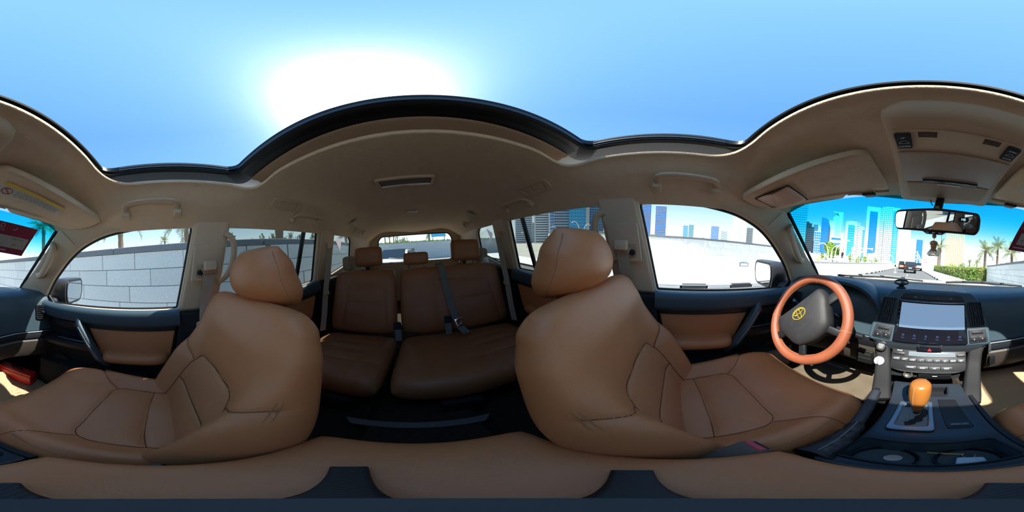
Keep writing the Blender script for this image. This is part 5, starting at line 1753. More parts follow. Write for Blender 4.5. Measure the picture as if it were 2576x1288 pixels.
def cardpt(a, b, q):
    """a: 0 left..1 right, b: 0 top..1 bottom as seen from inside"""
    p = ws_pt(.575 + .285 * a, .085 + .345 * b)
    return p - Vector((0, .62, .72)) * (q + .003)


grid = [[cardpt(i / 12, j / 8, 0) for j in range(9)] for i in range(13)]
V = [p for r in grid for p in r] + [p - Vector((0, .62, .72)) * .0008 for r in grid for p in r]
F = []
for l in (0, 1):
    for i in range(12):
        for j in range(8):
            a = l * 117 + i * 9 + j
            F.append((a, a + 9, a + 10, a + 1))
mk('card_sheet', V, F, MAROON, card, smooth=False)


def field(name, a0, a1, b0, b1, mat, lift=.0012, par=card):
    n = 8
    V, F = [], []
    for i in range(n + 1):
        for b in (b0, b1):
            V.append(cardpt(a0 + (a1 - a0) * i / n, b, lift))
    for i in range(n):
        F.append((2 * i, 2 * i + 2, 2 * i + 3, 2 * i + 1))
    return mk(name, V, F, mat, par, smooth=False)


field('number_field', .12, .94, .38, .78, CGREY)
field('footer_strip', .08, .52, .86, .905, PALE)
DARK = M('dark card print', (.05, .012, .02), .6)


def cardtext(name, body, size, a, b, mat):
    """lettering reads from outside, so it is mirrored seen from the cabin"""
    p = Vector(cardpt(a, b, .0016))
    ex = (Vector(cardpt(a + .02, b, .0016)) - p).normalized()
    ey = (p - Vector(cardpt(a, b + .02, .0016))).normalized()
    ez = ex.cross(ey)
    mm = Matrix(((ex.x, ey.x, ez.x, p.x), (ex.y, ey.y, ez.y, p.y), (ex.z, ey.z, ez.z, p.z), (0, 0, 0, 1))) @ Matrix.Diagonal((-1, 1, 1, 1))
    v, f = text_vf(body, size, mm)
    mk(name, v, f, mat, card, smooth=False)


cardtext('lot_caption', 'LOT NO.', .019, .66, .46, DARK)
cardtext('lot_number', 'Y - 160', .027, .72, .66, DARK)
cardtext('permit_number', '385', .028, .23, .62, DARK)
cardtext('card_title', 'PERMIT', .011, .14, .24, PALE)
mk('card_emblem', *sweep_vf([cardpt(.13 + .045 * cos(2 * pi * i / 20), .11 + .07 * sin(2 * pi * i / 20), .0016) for i in range(20)], circle2(.0016, 5), cyclic=True), PALE, card)
mk('card_emblem', *sweep_vf([cardpt(.45 + .05 * cos(2 * pi * i / 20), .10 + .08 * sin(2 * pi * i / 20), .0016) for i in range(8)], circle2(.0018, 5)), PALE, card)

STK = M('pale pink sticker', (.9, .78, .78), .7)
_b = STK.node_tree.nodes['Principled BSDF']
_t = STK.node_tree.nodes.new('ShaderNodeBsdfTranslucent')
_t.inputs['Color'].default_value = (.95, .82, .82, 1)
STK.node_tree.links.new(_t.outputs[0], STK.node_tree.nodes['Material Output'].inputs['Surface'])
# pale triangular stickers on the rear quarter windows
for side, tail in ((-1, 'on the bag side'), (1, 'on the single seat side')):
    o_ = sheet('window_sticker', [(-1.345, 1.60), (-1.47, 1.655), (-1.475, 1.50)] if side > 0 else [(-1.36, 1.57), (-1.46, 1.62), (-1.42, 1.49)], side_map(side, .024), .001, STK, None, smooth=False)
    tag(o_, 'pale triangular sticker on the quarter window ' + tail, 'sticker', 'window stickers')

# ================================================================== OUTSIDE PARTS OF THE CAR
bon = thing('car_bonnet', 'white car bonnet seen over the dashboard', 'bonnet', (0, 1.9, 1.0))
rings = []
for i in range(21):
    x = -.88 + 1.76 * i / 20
    k = (x / .88) ** 2
    rings.append([(x, y - .12 * k, z - .05 * k ** 2 * 2 + .014 * bump1(abs(x), .42, .10)) for y, z in ((1.26, 1.330), (1.45, 1.328), (1.8, 1.306), (2.2, 1.272), (2.6, 1.222), (2.72, 1.15), (2.72, .9), (1.26, .9))])
loft('bonnet_skin', rings, BODYW, bon, angle=40)
cw = loft('cowl_panel', [[(x, 1.17 - .24 * (x / .75) ** 2 + dy, z) for dy, z in ((0, 1.318), (.08, 1.312), (.16, 1.30), (.16, 1.285), (0, 1.30))] for x in [-.70 + 1.40 * i / 16 for i in range(17)]], BLACKM, bon)
for lab, x0, x1 in (('black wiper lying at the foot of the windscreen ahead of the wheel', -.06, -.62), ('black wiper lying at the foot of the windscreen on the passenger side', .60, .10)):
    wp = thing('windscreen_wiper', lab, 'wiper', (x0, 1.16, 1.36), group='windscreen wipers')
    pts = []
    for t in (0, .25, .5, .75, 1):
        x = x0 + (x1 - x0) * t
        a = x / .72
        p = ws_pt(a, 1.0 - .018 * sin(pi * t)) + Vector((0, .022, .020))
        pts.append(p)
    tube('wiper_blade', smooth_path(pts, 4), .006, RUBBER, wp, n=6)
    tube('wiper_arm', smooth_path([p + Vector((0, .012, .008 * sin(pi * k / 4))) for k, p in enumerate(pts)], 4), .0085, BLACK, wp, n=6)
    for k in (1, 2, 3):
        box('blade_clip', pts[k] + Vector((0, .004, .006)), (.03, .012, .012), BLACK, wp, bevel=.003)

for side, tail in ((-1, 'outside the driver window'), (1, 'outside the front passenger window')):
    mr = thing('side_mirror', 'grey black door mirror ' + tail, 'mirror', (side * .98, .72, 1.3), group='door mirrors')
    gx = side * .985
    MM = frame((gx, .600, 1.328), Vector((1, 0.10 * side, 0)) if True else 0, (0, -.05, 1))
    rings = []
    for dpt, sc_, dz in ((0.0, 1.0, 0), (.03, 1.03, 0), (.09, .98, .0), (.14, .84, .0), (.175, .55, .0), (.185, .2, .0)):
        rings.append([MM @ Vector((a * sc_, b * sc_ + dz, -dpt)) for a, b in rpoly([(-.135, .085), (.135, .085), (.142, -.02), (.115, -.092), (-.115, -.092), (-.142, -.02)], .045, n=5)])
    loft('mirror_shell', rings, M('grey black mirror shell', (.035, .037, .045), .35), mr, angle=60)
    sheet('mirror_glass', rpoly([(-.115, .068), (.115, .068), (.122, -.02), (.098, -.075), (-.098, -.075), (-.122, -.02)], .035, n=5), lambda a, b, c: MM @ Vector((a, b, c + .004)), .004, MIRROR, mr, smooth=False)
    sheet('glass_rim', rpoly([(-.125, .077), (.125, .077), (.132, -.02), (.107, -.084), (-.107, -.084), (-.132, -.02)], .04, n=5), lambda a, b, c: MM @ Vector((a, b, c + .002)), .012, BLACK, mr, bevel=.004,
          holes=[rpoly([(-.113, .066), (.113, .066), (.120, -.02), (.096, -.073), (-.096, -.073), (-.120, -.02)], .034, n=5)])
    sweep('mirror_arm', [(side * .93, .68, 1.275), (side * .86, .685, 1.262), (side * .785, .69, 1.262)], rrect2(.10, .055, .02, 3), M('grey black mirror shell'), mr, angle=50)
    sheet('mirror_base', rpoly([(.60, 1.255), (.76, 1.255), (.76, 1.33), (.70, 1.37)], .01), lambda y, z, q: (side * (.775 + q), y, z), .02, BLACK, mr, bevel=.004)

# ================================================================== STREET
ASPH = M('sunlit asphalt', (0.17, 0.165, 0.155), 0.9, spec=.2, bump=(30, .3, 'noise', .01), var=(3, (.13, .128, .12)))
PAVE = M('pale paving', (0.78, 0.75, 0.69), .9, spec=.1, var=(4, (.72, .69, .64)))
SAND = M('pale sand ground', (0.50, 0.46, 0.38), .95, spec=.05, var=(.3, (.42, .39, .32)))
STONE = M('grey granite block', (0.74, 0.75, 0.70), .85, spec=.2, bump=(90, .3, 'noise', .004), var=(55, (.63, .64, .60), .4, .65))
STONE2 = M('lighter grey granite block', (0.79, 0.80, 0.75), .85, spec=.2, bump=(90, .3, 'noise', .004), var=(55, (.68, .69, .65), .4, .65))
COPE = M('dark grey coping stone', (0.22, 0.235, 0.245), .8, spec=.2, var=(40, (.18, .19, .20)))
MORTAR = M('mortar', (0.24, 0.24, 0.235), .95)
LIME = M('whitish limestone', (0.88, 0.87, 0.83), .85, spec=.15, var=(8, (.74, .73, .70)))
WPAINT = M('white metal paint', (0.82, 0.83, 0.83), .45)
GRASS = M('fresh grass', (0.16, 0.26, 0.035), .9, var=(60, (.25, .34, .05)))

g = mk('ground', *box_vf((0, 200, -0.06), (2400, 2400, 0.08)), SAND, None, smooth=False)
tag(g, 'pale sandy ground under the city', 'ground', kind='structure')


def densify(pl, step):
    out = []
    for (x0, y0), (x1, y1) in zip(pl[:-1], pl[1:]):
        m = max(1, int(math.hypot(x1 - x0, y1 - y0) / step))
        out += [(x0 + (x1 - x0) * k / m, y0 + (y1 - y0) * k / m) for k in range(m)]
    return out + [pl[-1]]


def spl(pl, n=8):
    return [(p.x, p.y) for p in smooth_path([Vector((a, b, 0)) for a, b in pl], n)]


KL = spl([(-7.4, -20), (-6.6, -10), (-5.6, -3), (-5.5, 0), (-5.85, 4), (-5.95, 9), (-6.05, 13), (-6.5, 20), (-8.2, 40), (-13, 75), (-24, 130)])
KR = spl([(5.6, -20), (2.9, -12), (1.55, -6), (1.35, -2.7), (1.65, 2), (1.75, 7), (1.24, 12.65), (0.55, 19), (-0.83, 30.8), (-4.2, 52), (-10, 85), (-20, 135)])


def ribbon_between(name, A, B, z, mat, label, cat):
    n = 90
    def at(P, t):
        f = t * (len(P) - 1)
        i = min(int(f), len(P) - 2)
        return P[i][0] + (P[i + 1][0] - P[i][0]) * (f - i), P[i][1] + (P[i + 1][1] - P[i][1]) * (f - i)
    rings = []
    for k in range(n + 1):
        a, b = at(A, k / n), at(B, k / n)
        rings.append([(a[0], a[1], z), (b[0], b[1], z), (b[0], b[1], z - .03), (a[0], a[1], z - .03)])
    o = loft(name, rings, mat, None, smooth=False)
    return tag(o, label, cat, kind='structure')


ribbon_between('road', KL, KR, 0.0, ASPH, 'grey asphalt road curving away to the left', 'road')
WLx = spl([(-11.0, -20), (-9.3, -12), (-8.2, -5), (-8.0, 0), (-8.5, 3), (-9.3, 7), (-9.4, 12), (-10.0, 20), (-12.2, 42), (-17, 75), (-28, 130)])
ribbon_between('pavement', KL, WLx, 0.14, PAVE, 'pale pavement between the striped kerb and the white wall', 'pavement')
WRx = spl([(8.0, -20), (4.2, -12), (2.55, -6), (2.1, -2.7), (2.55, 0), (3.5, 5), (4.35, 9.5), (5.15, 14), (4.2, 19), (2.9, 31), (0, 52), (-5, 85), (-14, 135)])
ribbon_between('pavement', WRx, KR, 0.13, PAVE, 'pale pavement strip in front of the grey stone wall and hedge', 'pavement')
# second carriageway far left (bright plaza beyond the low wall)
for k, (x, y, r_) in enumerate(((-2.62, 20.0, -.10), (-3.1, 25.6, -.1), (-3.9, 33, -.13), (-1.35, 9.5, -.02))):
    o = mk('lane_dash', *box_vf((x, y, .004), (.13, 2.2, .008), rot=(0, 0, -r_)), M('white road paint', (.72, .72, .68), .8), None, smooth=False)
    tag(o, ('white lane dash behind the black off-roader', 'white lane dash under the black off-roader', 'white lane dash ahead of the black off-roader', 'white lane dash just in front of the bonnet')[k], 'road marking', 'lane dashes')


# kerbs painted black and white, block by block
def kerb(name, label, line, inset, length=0.9, maxn=110):
    k = thing(name, label, 'kerb', (line[0][0], line[0][1], 0))
    k['kind'] = 'structure'
    bw = M('white kerb paint', (.74, .74, .71), .8)
    bb_ = M('black kerb paint', (.055, .055, .06), .8)
    pts = densify(line, .05)
    me = {}
    for key, mt in (('w', bw), ('b', bb_)):
        v, f = box_vf((0, 0, 0), (length - .012, .16, .17), bevel=.02, seg=1)
        o = mk('kerb_block', v, f, mt, k, local=True)
        me[key] = o
    acc, last, n = 0.0, pts[0], 0
    start = pts[0]
    for p in pts[1:]:
        acc += math.hypot(p[0] - last[0], p[1] - last[1])
        last = p
        if acc >= length:
            acc = 0.0
            ang = atan2(p[1] - start[1], p[0] - start[0])
            cx, cy = (p[0] + start[0]) / 2 + inset * -sin(ang), (p[1] + start[1]) / 2 + inset * cos(ang)
            key = 'w' if n % 2 else 'b'
            o = me[key] if n < 2 else bpy.data.objects.new('kerb_block', me[key].data)
            if n >= 2:
                link(o, k)
            o.location = (cx - line[0][0], cy - line[0][1], 0.075)
            o.rotation_euler = (0, 0, ang)
            n += 1
            start = p
            if n >= maxn:
                break
    return k


kerb('kerb', 'black and white painted kerb below the white wall', [p for p in KL if -6 < p[1] < 75], .08)
kerb('kerb', 'black and white painted kerb beside the hedge', [p for p in KR if -5 < p[1] < 70], -.08)


# stone walls: every block is a piece of its own
def block_wall(name, label, line, ztop, mats, row=0.28, lens=(.4, .62, .8, .95), cope=True, z0=0.0, thick=.30, side=1, seed=1, maxz=9):
    w = thing(name, label, 'wall', (line[0][0], line[0][1], z0))
    w['kind'] = 'structure'
    rr_ = random.Random(seed)
    meshes = []
    for mt in mats:
        v, f = box_vf((0, 0, 0), (1, thick, row - .010), bevel=.006, seg=1)
        me = bpy.data.meshes.new('stone_block')
        me.from_pydata([tuple(q) for q in v], [], f)
        me.materials.append(mt)
        meshes.append(me)
    vc, fc = box_vf((0, 0, 0), (1, thick + .05, .10), bevel=.008, seg=1)
    mcope = bpy.data.meshes.new('coping_stone')
    mcope.from_pydata([tuple(q) for q in vc], [], fc)
    mcope.materials.append(COPE)
    # cumulative length along the line
    pts = densify(line, .05)
    S = [0.0]
    for a, b in zip(pts[:-1], pts[1:]):
        S.append(S[-1] + math.hypot(b[0] - a[0], b[1] - a[1]))
    L = S[-1]
    import bisect

    def at(s):
        i = min(max(bisect.bisect(S, s) - 1, 0), len(pts) - 2)
        t = (s - S[i]) / max(1e-9, S[i + 1] - S[i])
        return pts[i][0] + (pts[i + 1][0] - pts[i][0]) * t, pts[i][1] + (pts[i + 1][1] - pts[i][1]) * t

    def put(me, nm, s0, s1, z):
        a, b = at(s0), at(s1)
        ln = math.hypot(b[0] - a[0], b[1] - a[1])
        o = bpy.data.objects.new(nm, me)
        link(o, w)
        o.location = ((a[0] + b[0]) / 2 - line[0][0], (a[1] + b[1]) / 2 - line[0][1], z - z0)
        o.rotation_euler = (0, 0, atan2(b[1] - a[1], b[0] - a[0]))
        o.scale = (ln - .008, 1 + (rr_.uniform(0, .012) if mats[0] is STONE else 0), 1)
    zmax = max(ztop(k / 20) for k in range(21))
    nrow = int(zmax / row) + 1
    for r in range(nrow):
        s = -rr_.uniform(0, .5)
        while s < L - .02:
            ln = rr_.choice(lens)
            s0, s1 = max(0, s), min(L, s + ln)
            s += ln
            if s1 - s0 < .08:
                continue
            tz = ztop((s0 + s1) / 2 / L) - .10
            zc = tz - (r + .5) * row
            if zc < z0 + .0:
                continue
            put(rr_.choice(meshes), 'stone_block', s0, s1, zc)
    if cope:
        s = 0
        while s < L - .02:
            s1 = min(L, s + 1.25)
            put(mcope, 'coping_stone', s, s1, ztop((s + s1) / 2 / L) - .05)
            s = s1
    # mortar core
    rings = []
    dn = densify(line, .5)
    for i, p in enumerate(dn):
        q = dn[min(i + 1, len(dn) - 1)]
        o_ = dn[max(i - 1, 0)]
        ang = atan2(q[1] - o_[1], q[0] - o_[0])
        n_ = Vector((-sin(ang), cos(ang), 0)) * (thick / 2 - .012)
        zt = ztop(i / (len(dn) - 1)) - .09
        c = Vector((p[0], p[1], 0))
        rings.append([c - n_ + Vector((0, 0, z0)), c + n_ + Vector((0, 0, z0)), c + n_ + Vector((0, 0, zt)), c - n_ + Vector((0, 0, zt))])
    loft('mortar_core', rings, MORTAR if mats[0] is not LIME else M('pale mortar', (.76, .75, .72), .9), w, smooth=False)
    return w


off = .16
right_line = [(x + off, y) for x, y in WRx if -7 < y <= 14.05 and x < 5.2]
block_wall('stone_wall', 'grey granite block wall with dark coping beside the passenger windows', right_line, lambda t: 1.83 - .12 * sst(.55, 1, t), [STONE, STONE2], seed=4)
left_line = [(x - off, y) for x, y in WLx if -9 < y <= 7.3]
block_wall('stone_wall', 'whitish limestone wall beyond the kerb on the driver side', left_line, lambda t: 2.25 - .32 * sst(0, .55, t), [LIME], lens=(.9, 1.1, 1.3), row=.36, seed=9)
# low parapet further along with fence posts
low_line = [(x - off, y) for x, y in WLx if 7.3 <= y < 70]
lw_ = thing('parapet', 'low white parapet with a grey capping along the road', 'wall', (low_line[0][0], low_line[0][1], 0))
lw_['kind'] = 'structure'
rings = [[(x - .12, y, .0), (x + .12, y, 0), (x + .12, y, .80), (x - .12, y, .80)] for x, y in low_line]
loft('parapet_body', rings, LIME, lw_, smooth=False)
rings = [[(x - .17, y, .80), (x + .17, y, .80), (x + .17, y, .98), (x - .17, y, .98)] for x, y in low_line]
loft('parapet_cap', rings, M('grey capping', (.33, .33, .33), .8), lw_, smooth=False)
pst = densify(low_line, 1.6)[2:46]
fence = thing('railing', 'white post railing on the low parapet', 'railing', (pst[0][0], pst[0][1], .98))
v_, f_ = box_vf((0, 0, .42), (.06, .06, .84))
first = None
for x, y in pst:
    if first is None:
        first = mk('railing_post', v_, f_, WPAINT, fence, local=True, smooth=False)
        o = first
    else:
        o = bpy.data.objects.new('railing_post', first.data)
        link(o, fence)
    o.location = (x - pst[0][0], y - pst[0][1], 0)
for zz in (.30, .62):
    tube('hand_rail', [(x, y, .98 + zz) for x, y in pst], .02, WPAINT, fence, n=5)
# far wall across the road behind the car, with grass on top
RW = [(9.5, -17.5), (0, -21), (-14, -22.5)]
BRK = M('far grey masonry', (0.50, 0.52, 0.52), .85)
_n, _l = BRK.node_tree.nodes, BRK.node_tree.links
_tc, _bt = _n.new('ShaderNodeTexCoord'), _n.new('ShaderNodeTexBrick')
_mp = _n.new('ShaderNodeMapping')
_mp.inputs['Rotation'].default_value = (radians(90), 0, 0)
_bt.inputs['Color1'].default_value = (.50, .52, .52, 1)
_bt.inputs['Color2'].default_value = (.46, .48, .48, 1)
_bt.inputs['Mortar'].default_value = (.30, .31, .31, 1)
_bt.inputs['Scale'].default_value = 1.0
_bt.inputs['Brick Width'].default_value = .8
_bt.inputs['Row Height'].default_value = .28
_bt.inputs['Mortar Size'].default_value = .012
_l.new(_tc.outputs['Object'], _mp.inputs['Vector'])
_l.new(_mp.outputs[0], _bt.inputs['Vector'])
_l.new(_bt.outputs['Color'], _n['Principled BSDF'].inputs['Base Color'])
bw_ = thing('masonry_wall', 'long grey masonry wall with grass on top across the road behind', 'wall', (0, -21, 0))
bw_['kind'] = 'structure'
loft('wall_body', [[(x, y, 0), (x, y - .4, 0), (x, y - .4, 2.14), (x, y, 2.14)] for x, y in RW], BRK, bw_, smooth=False)
gr_ = []
rr_ = random.Random(12)
for k in range(2600):
    t = rr_.random()
    x = 9.5 - 23.5 * t
    y = (-17.5 - 3.5 * (9.5 - x) / 9.5 if x > 0 else -21 - 1.5 * (-x) / 14) - rr_.uniform(.0, .5)
    h_ = rr_.uniform(.12, .32)
    a = rr_.uniform(0, pi)
    dx, dy = .04 * cos(a), .04 * sin(a)
    lx, ly = rr_.uniform(-.06, .06), rr_.uniform(-.06, .06)
    gr_.append(([Vector((x - dx, y - dy, 2.1)), Vector((x + dx, y + dy, 2.1)), Vector((x + lx, y + ly, 2.1 + h_))], [[0, 1, 2]]))
o = mk('grass_strip', *join(gr_), GRASS, bw_, smooth=False)
o['kind'] = 'stuff'

# ================================================================== PLANTS
TRUNK = M('grey brown palm trunk', (.20, .155, .115), .95, bump=(18, .8, 'noise', .03), var=(14, (.13, .10, .075)))
FROND = M('grey green palm frond', (.20, .24, .11), .7, var=(3, (.30, .30, .15)))
FROND2 = M('dull blue green palm frond', (.12, .17, .10), .7, var=(3, (.20, .23, .12)))


def frond_mesh(name, length, droop, mat, n=16, seed=0):
    rr = random.Random(seed)
    V, F = [], []
    pts = []
    for i in range(n + 1):
        t = i / n
        pts.append(Vector((length * (t - .12 * t * t * droop), 0, length * (.30 * t - .62 * droop * t * t))))
    for i in range(n):
        p, q = pts[i], pts[i + 1]
        w = .035 * length * .35 * (1 - i / n) + .004
        k = len(V)
        V += [p + Vector((0, w, 0)), p - Vector((0, w, 0)), q - Vector((0, w * .8, 0)), q + Vector((0, w * .8, 0))]
        F.append((k, k + 1, k + 2, k + 3))
        t = (i + .5) / n
        if t < .12:
            continue
        ll = length * .30 * (sin(pi * min(1, t * .9 + .12)) ** .6)
        for s in (-1, 1):
            for h in (0, .5):
                m = p.lerp(q, h)
                tip = m + Vector((ll * .55, s * ll * .75, -ll * rr.uniform(.15, .55)))
                b = m + (q - p) * .38
                k = len(V)
                V += [m, b, tip]
                F.append((k, k + 1, k + 2))
    me = bpy.data.meshes.new(name)
    me.from_pydata([tuple(v) for v in V], [], F)
    me.materials.append(mat)
    return me


FR = [frond_mesh('frond', 2.2, d, m, seed=s) for d, m, s in ((.55, FROND, 1), (.9, FROND, 2), (1.25, FROND, 3))]
FRD = [frond_mesh('frond', 2.2, d, m, seed=s) for d, m, s in ((.55, FROND2, 1), (.9, FROND2, 2), (1.3, FROND2, 3))]


def palm(az, d, z_crown, label, r=.20, n=26, size=1.0, z0=0.0, set_=FR, seed=1, lean=0.0, group='palm trees'):
    a = radians(az)
    x, y = CAM.x + d * sin(a), d * cos(a)
    t = thing('palm_tree', label, 'palm tree', (x, y, z0), group=group)
    rr = random.Random(seed)
    rings = []
    h = z_crown - z0
    m = 14
    for i in range(m + 1):
        k = i / m
        rad = r * (1.15 - .25 * k) * (1 + .10 * ((i % 2) * 2 - 1) * .6)
        if k > .88:
            rad *= 1.15
        rings.append([Vector((lean * k * k + rad * cos(2 * pi * j / 9), rad * sin(2 * pi * j / 9), h * k)) for j in range(9)])
    mk('trunk', *loft_vf(rings), TRUNK, t, local=True)
    for k in range(n):
        o = bpy.data.objects.new('frond', set_[0 if k % 3 == 0 else (1 if k % 3 == 1 else 2)])
        link(o, t)
        o.location = (lean, 0, h)
        el = rr.uniform(-.75, .45) if k % 3 else rr.uniform(-1.2, -.4)
        o.rotation_euler = Euler((rr.uniform(-.3, .3), el, 2 * pi * k / n * 2.4 + rr.uniform(-.2, .2)))
        s = size * rr.uniform(.85, 1.1)
        o.scale = (s, s, s)
    return t


palm(19.6, 23.5, 4.0, 'date palm with a low crown above the wall end', size=.95, seed=2)
palm(23.9, 29, 5.3, 'taller date palm standing above the wall end', size=1.2, seed=3)
palm(29.0, 23, 3.7, 'date palm partly hidden by the maroon permit card', size=.9, seed=4)
palm(3.4, 44, 6.4, 'date palm behind the hanging perfume charm', r=.46, size=1.3, seed=5)
palm(48.6, 13.5, 5.0, 'palm whose crown shows in the blue band of the windscreen', r=.15, size=.85, seed=6, set_=FRD)
palm(76.0, 9.5, 4.45, 'palm with a thick trunk behind the stone wall, seen in the passenger door window', r=.16, size=.95, seed=7, set_=FRD, n=30)
palm(91.6, 58, 10.6, 'slim far palm beside a street lamp and the stepped hotel', r=.28, size=1.25, seed=8)
palm(99.5, 11, 4.4, 'palm whose frond tips hang over the stepped hotel', r=.18, size=1.0, seed=9, set_=FRD)
palm(131.8, 9.0, 4.6, 'dark palm trunk standing in the tinted rear door window', r=.23, size=1.0, seed=10, set_=FRD, lean=-.25)
palm(136.1, 46, 7.0, 'small far palm right of the dark trunk in the tinted window', r=.2, size=.85, seed=11, set_=FRD)
palm(145.4, 40, 6.2, 'small far palm at the rear edge of the tinted window', r=.2, size=.8, seed=12, set_=FRD)
palm(155.4, 26, 4.2, 'far palm in the rear quarter window', r=.2, size=.8, seed=13, set_=FRD)
for k, az in enumerate((169.0, 170.6, 172.0, 173.3)):
    palm(az, 38 + 3 * k, 4.9, 'slim palm in a row beyond the masonry wall', r=.14, size=.6, seed=20 + k, set_=FRD, n=14, group='palms beyond the masonry wall')
palm(-175.5, 36, 4.3, 'broad palm beyond the masonry wall seen past the middle headrest', r=.2, size=.95, seed=30)
palm(43.5, 70, 5.2, 'tiny far palm left of a white tent roof', r=.2, size=.8, seed=31)
palm(14.2, 60, 3.4, 'tiny far palm over the hedge', r=.2, size=.8, seed=32)
palm(16.8, 52, 3.0, 'tiny far palm near the wall end over the hedge', r=.2, size=.8, seed=33)

LEAF = M('fresh green leaf', (.17, .30, .035), .6, var=(5, (.28, .42, .06)))
LEAFD = M('dull green leaf', (.10, .15, .055), .65, var=(5, (.17, .21, .08)))
LEAFH = M('hedge leaf', (.15, .24, .04), .6, var=(1.2, (.36, .30, .09), .48, .72))


def leaves_vf(n, place, size, rr):
    V, F = [], []
    for _ in range(n):
        p = Vector(place(rr))
        a = Vector((rr.gauss(0, 1), rr.gauss(0, 1), rr.gauss(0, 1))).normalized()
        b = a.cross(Vector((rr.gauss(0, 1), rr.gauss(0, 1), rr.gauss(0, 1)))).normalized()
        s = size * rr.uniform(.6, 1.3)
        k = len(V)
        V += [p - a * s, p + b * s * .5, p + a * s, p - b * s * .5]
        F.append((k, k + 1, k + 2, k + 3))
    return V, F


def bush(az, d, z0, h, w, label, mat=LEAFD, n=500, seed=1, trunk=False, group='shrubs beyond the wall', name='shrub', cat='shrub', leaf=.12):
    a = radians(az)
    x, y = CAM.x + d * sin(a), d * cos(a)
    t = thing(name, label, cat, (x, y, z0), group=group)
    rr = random.Random(seed)
    lobes = [(Vector((rr.uniform(-.5, .5) * w, rr.uniform(-.5, .5) * w, h * rr.uniform(.45 if trunk else .3, .82))), rr.uniform(.32, .5)) for _ in range(7)]

    def place(r):
        c, k = r.choice(lobes)
        v = Vector((r.gauss(0, 1), r.gauss(0, 1), r.gauss(0, 1))).normalized() * (r.random() ** .3)
        return c + Vector((v.x * w * k, v.y * w * k, v.z * h * k * .6))
    o = mk('foliage', *leaves_vf(n, place, leaf, rr), mat, t, local=True, smooth=False)
    o['kind'] = 'stuff'
    mk('stem', *loft_vf([[Vector((.06 * h * .3 * (1.2 - k) * cos(2 * pi * j / 6), .06 * h * .3 * (1.2 - k) * sin(2 * pi * j / 6), h * .7 * k)) for j in range(6)] for k in (0, .5, 1)]), TRUNK, t, local=True)
    return t


bush(-33.9, 58, 0, 6.4, 4.2, 'large bright green round tree beside the white mast', LEAF, 4200, 3, True, None, 'leafy_tree', 'tree', .42)
for k, (az, d, h, w) in enumerate(((-27.8, 62, 2.6, 1.7), (-24.9, 58, 2.2, 1.5), (-22.3, 66, 2.6, 1.8), (-19, 66, 2.4, 2.6), (-37.0, 60, 2.0, 1.6))):
    bush(az, d, 0, h + .6, w, ('green shrub under the teal tower', 'green shrub right of the teal tower foot', 'green shrub left of the blue striped tower', 'green shrub under the blue striped tower', 'small yellowish shrub beside the traffic cone')[k], LEAF, 500, 40 + k, leaf=.28)
RS = [(114.2, 10, 2.8, .75), (122.5, 12, 2.85, .7), (126.5, 14.5, 3.15, .75), (129.5, 11, 2.6, .5), (134.2, 15, 3.05, .9), (138.6, 12, 2.7, .5), (140.3, 15.5, 3.0, .7), (143.3, 12.5, 2.6, .6), (146.2, 16, 3.3, .8), (118.7, 12, 2.45, .5)]
for k, (az, d, h, w) in enumerate(RS):
    bush(az, d, 0, h * 1.17, w, 'small dull green shrub behind the coping of the granite wall', LEAFD, 650, 60 + k, leaf=.10)
for k, (az, d, h, w) in enumerate(((174.7, 30, 3.4, 1.5), (172.4, 33, 3.0, 1.3), (178.0, 34, 2.9, 1.2), (-172.5, 32, 2.8, 1.2))):
    bush(az, d, 0, h, w, 'green bush beyond the masonry wall behind the car', LEAFD, 420, 80 + k, group='bushes beyond the masonry wall', leaf=.16)
for k, (az, d, h, w, lab) in enumerate(((26.8, 26, 2.2, 1.2, 'dark green bush above the front end of the granite wall'), (31.0, 27, 2.1, 1.2, 'green bush under the permit card'), (11.4, 50, 2.8, 2.0, 'dark bush over the hedge near the tan tower'), (38.0, 24, 2.2, 1.0, 'light green bush below the permit card corner'), (9.0, 55, 2.4, 2.4, 'low bush at the foot of the tan tower'), (14.6, 45, 2.3, 2.0, 'pale low bush behind the hedge'), (18.0, 40, 2.2, 2.2, 'pale low bush near the wall end'))):
    bush(az, d, 0, h, w, lab, LEAFD if k in (0, 2) else LEAF, 420, 90 + k, leaf=.16)

# clipped hedge between the kerb and the wall end
HG = [(5.0, 14.3), (4.5, 18), (3.3, 27), (1.9, 38)]
hd = thing('hedge', 'clipped green and reddish hedge along the right edge of the road', 'hedge', (4.5, 16, 0.1))
rings = [[(x - .75, y, .1), (x + .75, y, .1), (x + .7, y, 1.30), (x - .7, y, 1.30)] for x, y in densify(HG, 2)]
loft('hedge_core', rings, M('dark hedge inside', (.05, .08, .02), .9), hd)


def hplace(r):
    t = r.random() ** 1.6
    f = t * 3
    i = min(int(f), 2)
    x = HG[i][0] + (HG[i + 1][0] - HG[i][0]) * (f - i)
    y = HG[i][1] + (HG[i + 1][1] - HG[i][1]) * (f - i)
    q = r.random()
    if q < .5:
        return (x - .78 + r.uniform(-.07, .05), y, r.uniform(.12, 1.38))
    if q < .85:
        return (x + r.uniform(-.8, .8), y, 1.36 + r.uniform(-.06, .1))
    return (x + r.uniform(-.8, .8), HG[0][1] - .03 + r.uniform(-.06, .02), r.uniform(.12, 1.38)) if q < .93 else (x + .78, y, r.uniform(.12, 1.38))


V_, F_ = leaves_vf(9000, hplace, .075, random.Random(77))
inv_ = [Vector(v) for v in V_]
o = mk('hedge_leaves', inv_, F_, LEAFH, hd, smooth=False)
o['kind'] = 'stuff'

